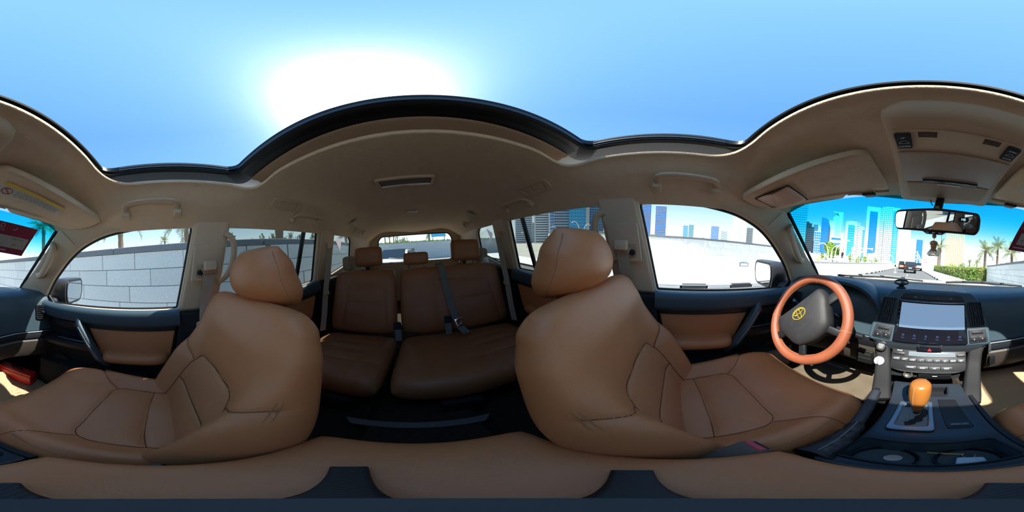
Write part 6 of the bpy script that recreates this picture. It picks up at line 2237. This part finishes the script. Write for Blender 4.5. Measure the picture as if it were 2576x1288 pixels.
# ================================================================== SKYLINE
TW_W = M('white facade', (.60, .60, .585), .6)
TW_G = M('grey facade', (.42, .44, .46), .6)
TW_T = M('tan facade', (.36, .29, .205), .7)
TW_DG = M('dark stepped glass', (.10, .13, .14), .2, spec=.6)
GL_B = M('strong blue glass', (.015, .16, .48), .12, spec=.8)
GL_T = M('teal glass', (.03, .28, .36), .12, spec=.8)
GL_C = M('cyan blue glass', (.04, .34, .55), .15, spec=.8)
GL_D = M('dark blue glass', (.02, .09, .20), .12, spec=.8)
GL_P = M('pale blue glass', (.35, .50, .62), .2, spec=.7)
WIN = M('window shade', (.10, .14, .17), .2, spec=.6)


def local_boxes(lst):
    return join([box_vf(c, s) for c, s in lst])


def tower(label, az, d, W, H, style, body, second=None, turn=0.0, depth=None, name='tower', floors=None, group='skyline towers'):
    """a tower: local -y faces the viewer's street; parts are body, glazing, bands, windows, crown"""
    a = radians(az)
    x, y = CAM.x + d * sin(a), d * cos(a)
    D = depth or W * .8
    t = thing(name, label, 'building', (x, y, 0), (0, 0, -a + radians(turn)), group=group)
    nf = floors or max(6, int(H / 3.6))
    fh = H / nf
    if style == 'curtain':          # glass box with slab lines and mullions
        mk('body', *box_vf((0, 0, H / 2), (W, D, H)), body, t, local=True, smooth=False)
        o = mk('floor_bands', *local_boxes([((0, 0, fh * k), (W + .3, D + .3, fh * .16)) for k in range(1, nf)]), second or TW_G, t, local=True, smooth=False)
        o['kind'] = 'stuff'
        m = max(3, int(W / 3.2))
        o = mk('mullions', *local_boxes([((-W / 2 + W * k / m, -D / 2, H / 2), (.22, .5, H)) for k in range(m + 1)]), second or TW_G, t, local=True, smooth=False)
        o['kind'] = 'stuff'
        mk('parapet', *box_vf((0, 0, H + .6), (W + .4, D + .4, 1.6)), second or TW_G, t, local=True, smooth=False)
    elif style == 'bands':          # solid body with recessed window bands
        mk('body', *box_vf((0, 0, H / 2), (W * .96, D * .96, H)), WIN if second is None else second, t, local=True, smooth=False)
        o = mk('floor_bands', *local_boxes([((0, 0, fh * (k + .28)), (W, D, fh * .56)) for k in range(nf)]), body, t, local=True, smooth=False)
        o['kind'] = 'stuff'
        mk('corner_pier', *local_boxes([((-W / 2 + .8, 0, H / 2), (1.7, D + .2, H))]), body, t, local=True, smooth=False)
        mk('corner_pier', *local_boxes([((W / 2 - .8, 0, H / 2), (1.7, D + .2, H))]), body, t, local=True, smooth=False)
        mk('parapet', *box_vf((0, 0, H + .8), (W + .4, D + .4, 1.8)), body, t, local=True, smooth=False)
    elif style == 'stripe':         # white frame around a tall glass panel, slatted side
        mk('body', *box_vf((0, 0, H / 2), (W, D, H)), body, t, local=True, smooth=False)
        mk('glass_panel', *box_vf((-W * .10, -D / 2 - .3, H * .47), (W * .46, 1.2, H * .90)), second, t, local=True, smooth=False)
        o = mk('panel_lines', *local_boxes([((-W * .10, -D / 2 - .95, fh * k), (W * .46, .2, .25)) for k in range(1, int(nf * .9))]), GL_D, t, local=True, smooth=False)
        o['kind'] = 'stuff'
        mk('frame_fin', *box_vf((-W * .42, -D / 2 - .5, H * .5), (W * .10, 1.6, H * 1.02)), body, t, local=True, smooth=False)
        mk('frame_fin', *box_vf((W * .20, -D / 2 - .5, H * .5), (W * .07, 1.6, H * 1.02)), body, t, local=True, smooth=False)
        o = mk('side_slats', *local_boxes([((W * .37, -D / 2 - .06, fh * (k + .5)), (W * .20, .3, fh * .22)) for k in range(2, nf)]), WIN, t, local=True, smooth=False)
        o['kind'] = 'stuff'
        mk('roof_box', *box_vf((0, 0, H + 1.2), (W * .6, D * .6, 2.6)), body, t, local=True, smooth=False)
    elif style == 'windows':        # pale tower with punched windows and a glazed bay
        mk('body', *box_vf((0, 0, H / 2), (W, D, H)), body, t, local=True, smooth=False)
        m = 5
        o = mk('windows', *local_boxes([((-W * .42 + W * .52 * (j + .5) / m, -D / 2 - .02, fh * (k + .5)), (W * .055, .4, fh * .42)) for k in range(nf) for j in range(m)]), WIN, t, local=True, smooth=False)
        o['kind'] = 'stuff'
        if second is not None:
            seg = 10
            rings = [[Vector((W * .28 + W * .17 * cos(pi + pi * j / seg), -D / 2 + W * .12 * sin(pi + pi * j / seg), z)) for j in range(seg + 1)] for z in (0, H * .93)]
            mk('glazed_bay', *loft_vf(rings), second, t, local=True)
            o = mk('bay_lines', *join([loft_vf([[Vector((W * .28 + (W * .17 + .2) * cos(pi + pi * j / seg), -D / 2 + (W * .12 + .2) * sin(pi + pi * j / seg), z)) for j in range(seg + 1)] for z in (fh * k, fh * k + .35)]) for k in range(1, int(nf * .93))]), TW_W, t, local=True, smooth=False)
            o['kind'] = 'stuff'
        mk('roof_box', *box_vf((-W * .1, 0, H + 1.5), (W * .5, D * .5, 3.2)), body, t, local=True, smooth=False)
    elif style == 'ribs':           # vertical ribs
        mk('body', *box_vf((0, 0, H / 2), (W, D, H)), body, t, local=True, smooth=False)
        m = max(6, int(W / 2.2))
        o = mk('ribs', *local_boxes([((-W / 2 + W * (k + .5) / m, -D / 2, H / 2), (W / m * .45, .9, H * .98)) for k in range(m)]), second or TW_T, t, local=True, smooth=False)
        o['kind'] = 'stuff'
        mk('parapet', *box_vf((0, 0, H + .5), (W * .9, D * .9, 2)), body, t, local=True, smooth=False)
    elif style == 'stepped':
        for k, (w0, h0) in enumerate(((1.0, .84), (.72, .95), (.38, 1.0))):
            mk('stage', *box_vf((-W * (1 - w0) * .35, 0, H * h0 / 2), (W * w0, D * w0, H * h0)), body, t, local=True, smooth=False)
        o = mk('floor_bands', *local_boxes([((0, 0, fh * k), (W + .25, D + .25, fh * .22)) for k in range(1, int(nf * .84))]), second or TW_G, t, local=True, smooth=False)
        o['kind'] = 'stuff'
    elif style == 'blade':          # curved blue slab, sloping arched top, with a white back
        seg = 12
        outl = [(-W / 2, 0), (W / 2, 0)] + [(W / 2 - W * (1 - cos(pi / 2 * k / seg)), H * (.90 + .10 * sin(pi / 2 * k / seg))) for k in range(seg + 1)]
        mk('body', *sheet_vf(outl, (), lambda u, v, w_: (u, w_, v), D * .7, 0), body, t, local=True, smooth=False)
        o = mk('floor_bands', *local_boxes([((0, -D * .35 - .05, fh * k), (W * .98, .2, fh * .10)) for k in range(1, int(nf * .9))]), GL_D, t, local=True, smooth=False)
        o['kind'] = 'stuff'
    elif style == 'sail':           # glass body behind a white curved spine
        pts = [(W * .5 * cos(pi / 2 * k / 14) - W * .0, H * (.30 + .70 * sin(pi / 2 * k / 14))) for k in range(15)]
        outl = [(-W * .40, 0), (W * .5, 0)] + pts[:-1] + [(-W * .02, H), (-W * .40, H * .98)]
        mk('body', *sheet_vf([(-W * .35, 0), (W * .48, 0), (W * .48, H * .99), (W * .12, H), (-W * .35, H * .86)], (), lambda u, v, w_: (u, w_ + 2, v), D * .5, 0), GL_P, t, local=True, smooth=False)
        path = [Vector((W * .46 * cos(pi / 2 * k / 20) - W * .02, -D * .25 - 1, H * (.02 + .95 * sin(pi / 2 * k / 20)))) for k in range(21)]
        path = [Vector((p.x + W * .02, p.y, p.z)) for p in path] + [Vector((-W * .35, -D * .25 - 1, H * .975))]
        mk('white_spine', *sweep_vf(path, rrect2(W * .09, 3.5, .5, 1), up=(0, 1, 0)), TW_W, t, local=True)
        o = mk('lattice', *join([sweep_vf([Vector((-W * .35 + W * .08 * k, -D * .25 + 1.6, 0)), Vector((-W * .35 + W * .08 * k + W * .25 * s, -D * .25 + 1.6, H * .85))], [(-.15, -.15), (.15, -.15), (.15, .15), (-.15, .15)]) for k in range(10) for s in (-1, 1) if -.36 * W < -W * .35 + W * .08 * k + W * .25 * s < .5 * W]), TW_G, t, local=True, smooth=False)
        o['kind'] = 'stuff'
    return t


tower('dark teal glass slab tower beside the windscreen pillar', -47.70, 260, 31, 100, 'curtain', GL_T, GL_D)
tower('dark grey glass tower with a stepped top', -43.04, 300, 17.5, 63.5, 'stepped', TW_DG, TW_G)
tower('narrow grey blue tower against the stepped one', -40.74, 330, 8.8, 65, 'curtain', GL_D, TW_G)
tower('plain white block above a small blue tower', -39.63, 360, 9.6, 66, 'windows', TW_W)
tower('small blue tower in front of the white block', -39.9, 250, 9, 38, 'curtain', GL_B, TW_W)
tower('bright blue blade tower with a curved top', -37.54, 300, 13.9, 73.7, 'blade', GL_B)
tower('white plain tower against the blue blade', -35.45, 310, 14.3, 69, 'bands', TW_W, TW_W)
tower('glass tower behind a white curved spine', -33.43, 420, 30.6, 122, 'sail', GL_P)
tower('low white and blue office block behind the round tree', -33.3, 250, 17.6, 31, 'bands', TW_W, GL_B, floors=4)
tower('teal glass tower in a white frame', -27.93, 260, 22.1, 59, 'stripe', TW_W, GL_T, turn=6)
tower('slim white tower beside the teal one', -24.44, 340, 14.1, 68, 'windows', TW_W, GL_T)
tower('tall white tower with a blue glass stripe', -20.47, 280, 28.6, 92, 'stripe', TW_W, GL_B, turn=8)
tower('tall white tower with rows of windows and a teal bay', -14.55, 300, 31.4, 101, 'windows', TW_W, GL_T)
tower('pale white tower left of the mirror', -9.52, 380, 30.6, 84, 'ribs', TW_W, TW_W)
tower('white framed building beside the lattice gate', -5.96, 400, 13.6, 60, 'windows', TW_W)
tower('blue glass tower beyond the lattice gate', -4.01, 420, 18.4, 62, 'curtain', GL_B, GL_B)
tower('ribbed tan tower behind the perfume charm', 8.71, 230, 25.9, 68, 'ribs', TW_T, M('cream rib', (.46, .39, .29), .7))
LW = [(-100.31, 420, 27.7, 106.5, 'curtain', GL_B, TW_W, 'blue capped tower next to the middle pillar'), (-94.92, 400, 25.4, 95, 'curtain', GL_B, TW_W, 'blue tower with a flat crown in the driver window'), (-86.11, 600, 17.6, 75.8, 'curtain', GL_C, TW_W, 'slim pale tower, one of a far pair'),
      (-84.16, 600, 17.6, 79.9, 'curtain', GL_T, TW_W, 'slim teal tower, one of a far pair'), (-75.85, 560, 25.9, 74.4, 'curtain', GL_B, TW_W, 'far blue tower in the middle of the driver window'), (-72.57, 600, 26.3, 62.8, 'bands', TW_W, GL_T, 'lower far tower with teal bands'),
      (-68.81, 520, 17.7, 126, 'ribs', TW_W, TW_W, 'very tall pale tower in the driver window'), (-66.44, 580, 28, 135, 'windows', TW_W, None, 'tall pale tower beside the very tall one'), (-63.51, 600, 26.3, 81.8, 'bands', TW_W, None, 'pale far tower above the door mirror'),
      (-56.20, 420, 19.4, 77.8, 'curtain', GL_P, TW_W, 'pale blue tower near the windscreen pillar'), (-53.48, 480, 23, 70, 'stripe', TW_W, GL_B, 'white tower with a blue panel near the windscreen pillar'),
      (-90.2, 640, 14, 30, 'bands', TW_W, None, 'low far white block in the driver window'), (-79.6, 620, 14, 38, 'windows', TW_W, None, 'small far white tower in the driver window'),
      (-142.40, 300, 30, 49, 'bands', TW_G, GL_D, 'dark banded block behind the rear door divider'), (-139.0, 700, 30, 83, 'bands', TW_G, GL_T, 'far grey green tower in the tinted window gap'), (-136.10, 260, 22.9, 70, 'bands', TW_W, GL_D, 'grey white tower with heavy floor bands'),
      (-129.79, 230, 27, 75, 'bands', TW_G, GL_D, 'large banded apartment tower behind the driver headrest'), (-132.6, 190, 4.6, 64, 'curtain', GL_B, TW_W, 'narrow blue glass strip tower between the banded ones'), (-123.55, 185, 19.5, 71, 'curtain', GL_C, GL_B, 'strong blue glass tower above the driver headrest'),
      (-120.19, 160, 2.9, 68, 'ribs', TW_W, TW_W, 'thin cream pylon tower beside the blue glass'), (-117.2, 240, 20, 90, 'curtain', GL_D, GL_P, 'dark blue tower next to the pillar grip')]
for az, d, W, H, st_, b_, s_, lab in LW:
    tower(lab, az, d, W, H, st_, b_, s_)

# stepped hotel on the passenger side
ht = thing('hotel', 'white stepped pyramid hotel with a broad flared top', 'building', (CAM.x + 330 * sin(radians(98.5)), 330 * cos(radians(98.5)), 0), (0, 0, -radians(98.5)))
for k in range(8):
    z = 30 + 3.6 * k
    w_ = 52 - 4.6 * k
    mk('storey', *box_vf((6, 0, z), (w_, 20, 3.5)), TW_W, ht, local=True, smooth=False)
    o = mk('window_row', *local_boxes([((6 - w_ / 2 + 2 + 4.2 * j, -10, z + .4), (3.2, .5, 1.5)) for j in range(int((w_ - 2) / 4.2))]), WIN, ht, local=True, smooth=False)
    o['kind'] = 'stuff'
mk('plinth', *box_vf((6, 0, 14), (56, 22, 29)), TW_W, ht, local=True, smooth=False)
for z, w_ in ((60, 12), (63.5, 22), (66, 27), (69.5, 26), (72.5, 32), (75, 34)):
    mk('flared_top', *box_vf((14, 0, z), (w_, 18, 3.2)), TW_W if z not in (69.5,) else GL_P, ht, local=True, smooth=False)

# white tent roofs and low buildings right of the windscreen
for lab, az, d, w_ in (('white peaked tent roof beyond the granite wall', 46.0, 60, 9), ('small white tent roof beyond the granite wall', 43.8, 66, 5)):
    a = radians(az)
    o = lathe('tent_roof', [(w_ / 2, 0), (w_ / 2, 3.0), (w_ * .3, 4.2), (w_ * .08, 5.1), (.02, 5.6)], Matrix.Translation((CAM.x + d * sin(a), d * cos(a), 0)), TW_W, None, n=8)
    tag(o, lab, 'tent', 'tent roofs')
sb_ = thing('sign_board', 'sky blue board on legs beyond the masonry wall', 'board', (-4.6, -33.6, 0))
mk('board_panel', *box_vf((0, 0, 4.2), (3.0, .3, 1.6)), M('sky blue board', (.05, .35, .6), .5), sb_, local=True, smooth=False)
for x in (-1.2, 1.2):
    mk('board_leg', *box_vf((x, 0, 1.75), (.2, .2, 3.5)), TW_G, sb_, local=True, smooth=False)
exc = thing('boom_frame', 'grey green angled boom beyond the masonry wall', 'crane', (-8.2, -33, 0))
mk('mast', *box_vf((.5, 0, 2.6), (.6, .6, 5.2)), TW_G, exc, local=True, smooth=False)
mk('boom', *box_vf((-.8, 0, 4.6), (.35, .4, 2.8), rot=(0, -.6, 0)), TW_G, exc, local=True, smooth=False)
o = mk('street_wall', *box_vf((-62, 62, 1.4), (60, .8, 2.8), rot=(0, 0, .6)), TW_W, None, smooth=False)
tag(o, 'long white street side building wall beyond the parapet', 'building')


# ================================================================== STREET FURNITURE
def polar(az, d, z=0.0):
    a = radians(az)
    return Vector((CAM.x + d * sin(a), d * cos(a), z))


def arch_lamp(az, d, h, bend, label):
    p = polar(az, d)
    t = thing('arched_lamp', label, 'street lamp', p, (0, 0, -radians(az)), group='arched lamps along the parapet')
    path = [(0, 0, 0), (0, 0, h * .45), (bend * .12, 0, h * .72), (bend * .4, 0, h * .92), (bend * .8, 0, h), (bend * 1.1, 0, h * .97)]
    P_ = smooth_path(path, 5)
    mk('lamp_post', *sweep_vf(P_, circle2(.09, 6), up=(0, 1, 0), scale=lambda q: 1.15 - .5 * q), WPAINT, t, local=True)
    mk('lamp_head', *box_vf((bend * 1.1, 0, h * .955), (.6, .2, .10), bevel=.03), WPAINT, t, local=True)
    mk('lamp_base', *lathe_vf([(.16, 0), (.16, .25), (.10, .35), (0, .35)], Matrix.Identity(4), 10), WPAINT, t, local=True)
    return t


for k, (az, d, h, b) in enumerate(((-35.6, 34, 4.3, -1.6), (-34.6, 34, 3.9, 1.2), (-33.2, 36, 4.6, 1.8), (-30.3, 38, 4.4, -1.5), (-28.9, 40, 3.0, 1.2), (-24.5, 40, 4.4, 2.4), (-21.8, 44, 3.6, -1.5), (-19.6, 48, 5.6, 3.0), (-17.6, 52, 4.0, -1.8), (-15.4, 55, 3.8, -1.6), (-12.6, 70, 4.4, -1.6),
                                   (-130.5, 46, 6.0, -1.6), (-122.8, 40, 6.6, -1.8), (-121.8, 40, 6.0, 1.4), (-141.5, 46, 4.4, -1.2))):
    arch_lamp(az, d, h, b, ('white arched lamp bending towards the windscreen pillar in front of the round tree', 'shorter white arched lamp close against the round tree', 'white arched lamp between the round tree and the thick mast',
                            'white arched lamp just past the thick mast', 'lowest white arched lamp in front of the teal tower', 'white arched lamp beside the gantry post', 'white arched lamp below the gantry beam',
                            'tallest white arched lamp in front of the blue striped tower', 'white arched lamp before the tower with the teal bay', 'white arched lamp past the tower with the teal bay', 'farthest white arched lamp near the black off-roader',
                            'arched lamp before the banded apartment tower', 'arched lamp before the strong blue tower, bending left of its twin', 'arched lamp before the strong blue tower, back to back with its twin', 'arched lamp before the dark banded block')[k])
m_ = thing('sign_mast', 'thick white leaning mast in front of the round green tree', 'mast', polar(-31.4, 24))
mk('mast_pole', *sweep_vf([(0, 0, 0), (.06, 0, 2.5), (.16, 0, 5.2)], circle2(.20, 10), scale=lambda q: 1.1 - .25 * q), WPAINT, m_, local=True)
mk('mast_arm', *box_vf((.7, 0, 4.0), (1.4, .12, .10), rot=(0, -.1, 0)), WPAINT, m_, local=True)
mk('signal_head', *box_vf((.45, -.1, 1.9), (.28, .25, .85), bevel=.05), BLACKM, m_, local=True)
m_ = thing('road_gantry', 'white gantry arm reaching over the parapet beside the teal tower', 'gantry', polar(-25.4, 42))
mk('gantry_post', *sweep_vf([(-1.6, 0, 0), (-1.6, 0, 4.4)], circle2(.12, 8)), WPAINT, m_, local=True)
mk('gantry_beam', *box_vf((1.2, 0, 4.4), (6.0, .16, .16)), WPAINT, m_, local=True)
mk('signal_head', *box_vf((4.0, 0, 4.2), (.25, .25, .8), bevel=.04), M('grey sensor'), m_, local=True)
m_ = thing('notice_board', 'white notice board behind the railing below the blue striped tower', 'board', polar(-20.6, 40))
mk('board_panel', *box_vf((0, 0, 2.4), (1.7, .10, 1.6)), WPAINT, m_, local=True, smooth=False)
mk('board_leg', *box_vf((-.6, 0, .8), (.10, .10, 1.7)), WPAINT, m_, local=True, smooth=False)
mk('board_leg', *box_vf((.6, 0, .8), (.10, .10, 1.7)), WPAINT, m_, local=True, smooth=False)
m_ = thing('lattice_gate', 'white curved lattice footbridge ramp over the road ahead', 'footbridge', polar(-4.6, 62), (0, 0, radians(4)))
for x in (-1.0, .3):
    mk('gate_post', *box_vf((x, 0, 3.2), (.30, .3, 6.4)), WPAINT, m_, local=True, smooth=False)
for z in (1.8, 3.2, 4.6, 6.0):
    mk('gate_rung', *box_vf((-.35, 0, z), (1.5, .25, .22)), WPAINT, m_, local=True, smooth=False)
mk('curved_rib', *sweep_vf(smooth_path([(.3, 0, 5.6), (1.0, 0, 4.6), (1.7, 0, 3.1), (2.6, 0, 1.6), (4.0, 0, .8)], 5), circle2(.20, 6), up=(0, 1, 0)), WPAINT, m_, local=True)
mk('curved_rib', *sweep_vf(smooth_path([(.3, .8, 4.6), (.9, .8, 3.6), (1.5, .8, 2.3), (2.3, .8, 1.1), (3.6, .8, .3)], 5), circle2(.20, 6), up=(0, 1, 0)), WPAINT, m_, local=True)
m_ = thing('warning_sign', 'triangular warning sign on a post at the right kerb', 'road sign', polar(-1.3, 33))
mk('sign_post', *sweep_vf([(0, 0, 0), (0, 0, 2.3)], circle2(.04, 6)), WPAINT, m_, local=True)
pl_ = mk('sign_plate', *sheet_vf(rpoly([(-.42, 0), (.42, 0), (0, .74)], .06), (), lambda a, b, c: (a, c, b + 1.85), .03, 0), M('sign red', (.55, .03, .03), .5), m_, local=True, smooth=False)
mk('sign_face', *sheet_vf([(-.28, .09), (.28, .09), (0, .58)], (), lambda a, b, c: (a, c - .03, b + 1.85), .01, 0), WPAINT, pl_, local=True, smooth=False)
mk('sign_symbol', *box_vf((0, -.045, 2.05), (.05, .01, .22)), BLACKM, pl_, local=True, smooth=False)
m_ = thing('traffic_cone', 'orange traffic cone on the parapet by the windscreen pillar', 'cone', polar(-38.7, 17.0, .98))
mk('cone_body', *lathe_vf([(.16, .03), (.05, .5), (.03, .56), (0, .56)], Matrix.Identity(4), 14), M('cone orange', (.85, .22, .02), .5), m_, local=True)
mk('cone_base', *box_vf((0, 0, .02), (.4, .4, .04)), M('cone orange'), m_, local=True)
m_ = thing('marker_post', 'slim marker post with a white foot on the road near the off-roader', 'post', polar(-11.7, 23.4))
mk('post_foot', *lathe_vf([(.22, 0), (.20, .06), (.06, .12), (0, .12)], Matrix.Identity(4), 14), WPAINT, m_, local=True)
mk('post_tube', *sweep_vf([(0, 0, .1), (0, 0, .9)], circle2(.035, 8)), M('pale orange post', (.75, .5, .3), .5), m_, local=True)
mk('post_head', *box_vf((-.03, 0, 1.0), (.22, .12, .30), bevel=.04), BLACKM, m_, local=True)
m_ = thing('metal_barrier', 'thin grey metal barrier frame on the left pavement', 'barrier', polar(-36.4, 12.0, .14), (0, 0, radians(20)))
for x in (-.32, .32):
    mk('barrier_post', *sweep_vf([(x, 0, 0), (x, 0, 1.0)], circle2(.018, 6)), M('grey sensor'), m_, local=True)
for z in (.45, .98):
    mk('barrier_rail', *sweep_vf([(-.34, 0, z), (.34, 0, z)], circle2(.018, 6), up=(0, 0, 1)), M('grey sensor'), m_, local=True)
for z, k in ((0, 0),):
    # small wall plate with a dark outline on the driver side wall
    px_, py_ = -8.62, 4.0
    m_ = thing('wall_plate', 'small white plate with a dark outline on the limestone wall', 'plate', (-8.66, 4.05, .62), (0, 0, radians(8)))
    mk('plate_face', *box_vf((0, 0, 0), (.04, .55, .17)), WPAINT, m_, local=True, smooth=False)
    for zz in (-.09, .09):
        mk('plate_edge', *box_vf((.02, 0, zz), (.03, .58, .02)), BLACKM, m_, local=True, smooth=False)
    for yy in (-.28, .28):
        mk('plate_edge', *box_vf((.02, yy, 0), (.03, .02, .19)), BLACKM, m_, local=True, smooth=False)
m_ = thing('street_lamp', 'far street lamp with twin heads beside the slim palm', 'street lamp', polar(90.4, 50))
mk('lamp_post', *sweep_vf([(0, 0, 0), (0, 0, 8.4)], circle2(.12, 6)), TW_G, m_, local=True)
mk('lamp_head', *box_vf((0, 0, 8.8), (.4, .4, 1.0)), TW_G, m_, local=True)
m_ = thing('street_lamp', 'short lamp post between shrubs in the tinted passenger window', 'street lamp', polar(134.0, 30))
mk('lamp_post', *sweep_vf([(0, 0, 0), (0, 0, 4.6)], circle2(.08, 6)), M('pale lamp frame'), m_, local=True)
mk('lamp_head', *lathe_vf([(.12, 0), (.32, .5), (.32, .55), (0, .6)], Matrix.Translation((0, 0, 4.6)), 10), TW_DG, m_, local=True)


# ================================================================== OTHER CARS
def wheel_vf(c, r, w):
    m = Matrix.Translation(c) @ Matrix.Rotation(pi / 2, 4, 'Y')
    return lathe_vf([(r * .5, -w / 2), (r * .95, -w / 2), (r, -w * .3), (r, w * .3), (r * .95, w / 2), (r * .5, w / 2)], m, 18)


def suv(loc, rot, label, paint, glassm, open_door=False, L=4.6, W=1.85, H=1.85, name='off_roader', front=False):
    """parked car, local +y is its front"""
    t = thing(name, label, 'car', loc, (0, 0, rot))
    hw = W / 2

    def sec(y, zb, zt, k):
        return [(-hw * k, y, zb), (hw * k, y, zb), (hw * k * 1.0, y, (zb + zt) / 2), (hw * k * .97, y, zt), (-hw * k * .97, y, zt), (-hw * k, y, (zb + zt) / 2)]
    lower = [sec(-L / 2, .55, .95, .92), sec(-L / 2 + .08, .42, 1.05, 1.0), sec(-L / 4, .40, 1.08, 1.0), sec(L * .18, .40, 1.08, 1.0), sec(L * .38, .42, 1.04, .98), sec(L / 2 - .05, .48, .98, .92), sec(L / 2, .55, .85, .86)]
    b = mk('body', *loft_vf(lower), paint, t, local=True, angle=30)
    cab = []
    for y, z, k in ((-L / 2 + .10, 1.05, .96), (-L / 2 + .22, H - .06, .84), (-L / 2 + .5, H, .82), (L * .02, H, .82), (L * .10, H - .06, .83), (L * .24, 1.06, .95)):
        cab.append((y, z, k))
    ring = [[(-hw * k, y, z) for y, z, k in cab], [(hw * k, y, z) for y, z, k in cab]]
    V = [Vector(p) for r in ring for p in r]
    n = len(cab)
    F = [tuple(range(n)), tuple(range(2 * n - 1, n - 1, -1))] + [(i, (i + 1) % n, n + (i + 1) % n, n + i) for i in range(n)]
    mk('cabin', V, F, paint, t, local=True, angle=30)
    mk('rear_window', *sheet_vf(rpoly([(-hw * .76, 0), (hw * .76, 0), (hw * .70, .50), (-hw * .70, .50)], .06), (), lambda a, c, q: (a, -L / 2 + .085 + c * .20 + q, 1.18 + c), .03, 0), glassm, t, local=True)
    mk('windscreen', *sheet_vf(rpoly([(-hw * .84, 0), (hw * .84, 0), (hw * .74, .62), (-hw * .74, .62)], .06), (), lambda a, c, q: (a, L * .232 - c * .92 + q, 1.10 + c), .04, 0), glassm, t, local=True)
    for s in (-1, 1):
        mk('side_window', *sheet_vf(rpoly([(-L * .40, 0), (L * .17, 0), (L * .06, .55), (-L * .37, .55)], .06), (), lambda a, c, q: (s * (hw * (.955 - .20 * c) + q), a, 1.14 + c), .03, 0), glassm, t, local=True)
        mk('tail_lamp', *box_vf((s * hw * .86, -L / 2 + .03, .98), (.14, .10, .30), bevel=.03), M('tail lamp red', (.5, .02, .02), .2), t, local=True)
        mk('head_lamp', *box_vf((s * hw * .74, L / 2 - .05, .86), (.36, .14, .18), bevel=.05), M('head lamp glass', (.45, .50, .52), .08, metal=.4), t, local=True)
        mk('wing_mirror', *box_vf((s * (hw + .10), L * .16, 1.14), (.20, .10, .16), bevel=.04), paint, t, local=True)
        for y in (-L * .31, L * .31):
            wv = mk('wheel', *wheel_vf((s * (hw - .10), y, .36), .36, .24), RUBBER, t, local=True)
            mk('hub_cap', *lathe_vf([(.19, -.01), (.19, .02), (.05, .03), (0, .03)], Matrix.Translation((s * (hw + .01), y, .36)) @ Matrix.Rotation(s * pi / 2, 4, 'Y'), 12), SILVER, wv, local=True)
    mk('rear_bumper', *box_vf((0, -L / 2 - .03, .55), (W * .96, .16, .22), bevel=.05), BLACKM, t, local=True)
    mk('front_bumper', *box_vf((0, L / 2, .55), (W * .94, .18, .24), bevel=.06), paint if front else BLACKM, t, local=True)
    mk('grille', *box_vf((0, L / 2 + .01, .82), (W * .46, .06, .16), bevel=.03), BLACK, t, local=True)
    mk('number_plate', *box_vf((0, -L / 2 - .06, .80), (.48, .03, .13)), WHITE, t, local=True)
    if open_door:
        dr = mk('open_door', *box_vf((-hw - .50, -L * .06, .92), (1.0, .09, .95), rot=(0, 0, radians(8)), bevel=.04), paint, t, local=True)
        mk('door_window', *box_vf((-hw - .50, -L * .06, 1.55), (.85, .05, .42), rot=(0, 0, radians(8)), bevel=.02), glassm, dr, local=True)
        mk('door_lining', *box_vf((-hw - .50, -L * .06 - .05, .95), (.7, .03, .35), rot=(0, 0, radians(8)), bevel=.02), M('reddish tan lining', (.45, .22, .15), .7), dr, local=True)
    return t


CARG = M('dark car window', (.02, .03, .035), .06, spec=.7)
suv((-3.05, 26.4, 0), radians(7), 'black off-roader with an open side door stopped ahead on the road', M('black car paint', (.012, .012, .014), .25, coat=.5), CARG, True, W=1.80, H=1.75)
suv((-2.6, 37, 0), radians(8), 'grey white car stopped in front of the black off-roader', BODYW, CARG, False, W=1.8, H=1.6, name='parked_car')
suv((1.30, -10.5, 0), radians(-10), 'low white car with bright headlamps following behind', BODYW, CARG, False, W=1.95, H=1.62, name='following_car', front=True).scale = (1, 1, 0.84)
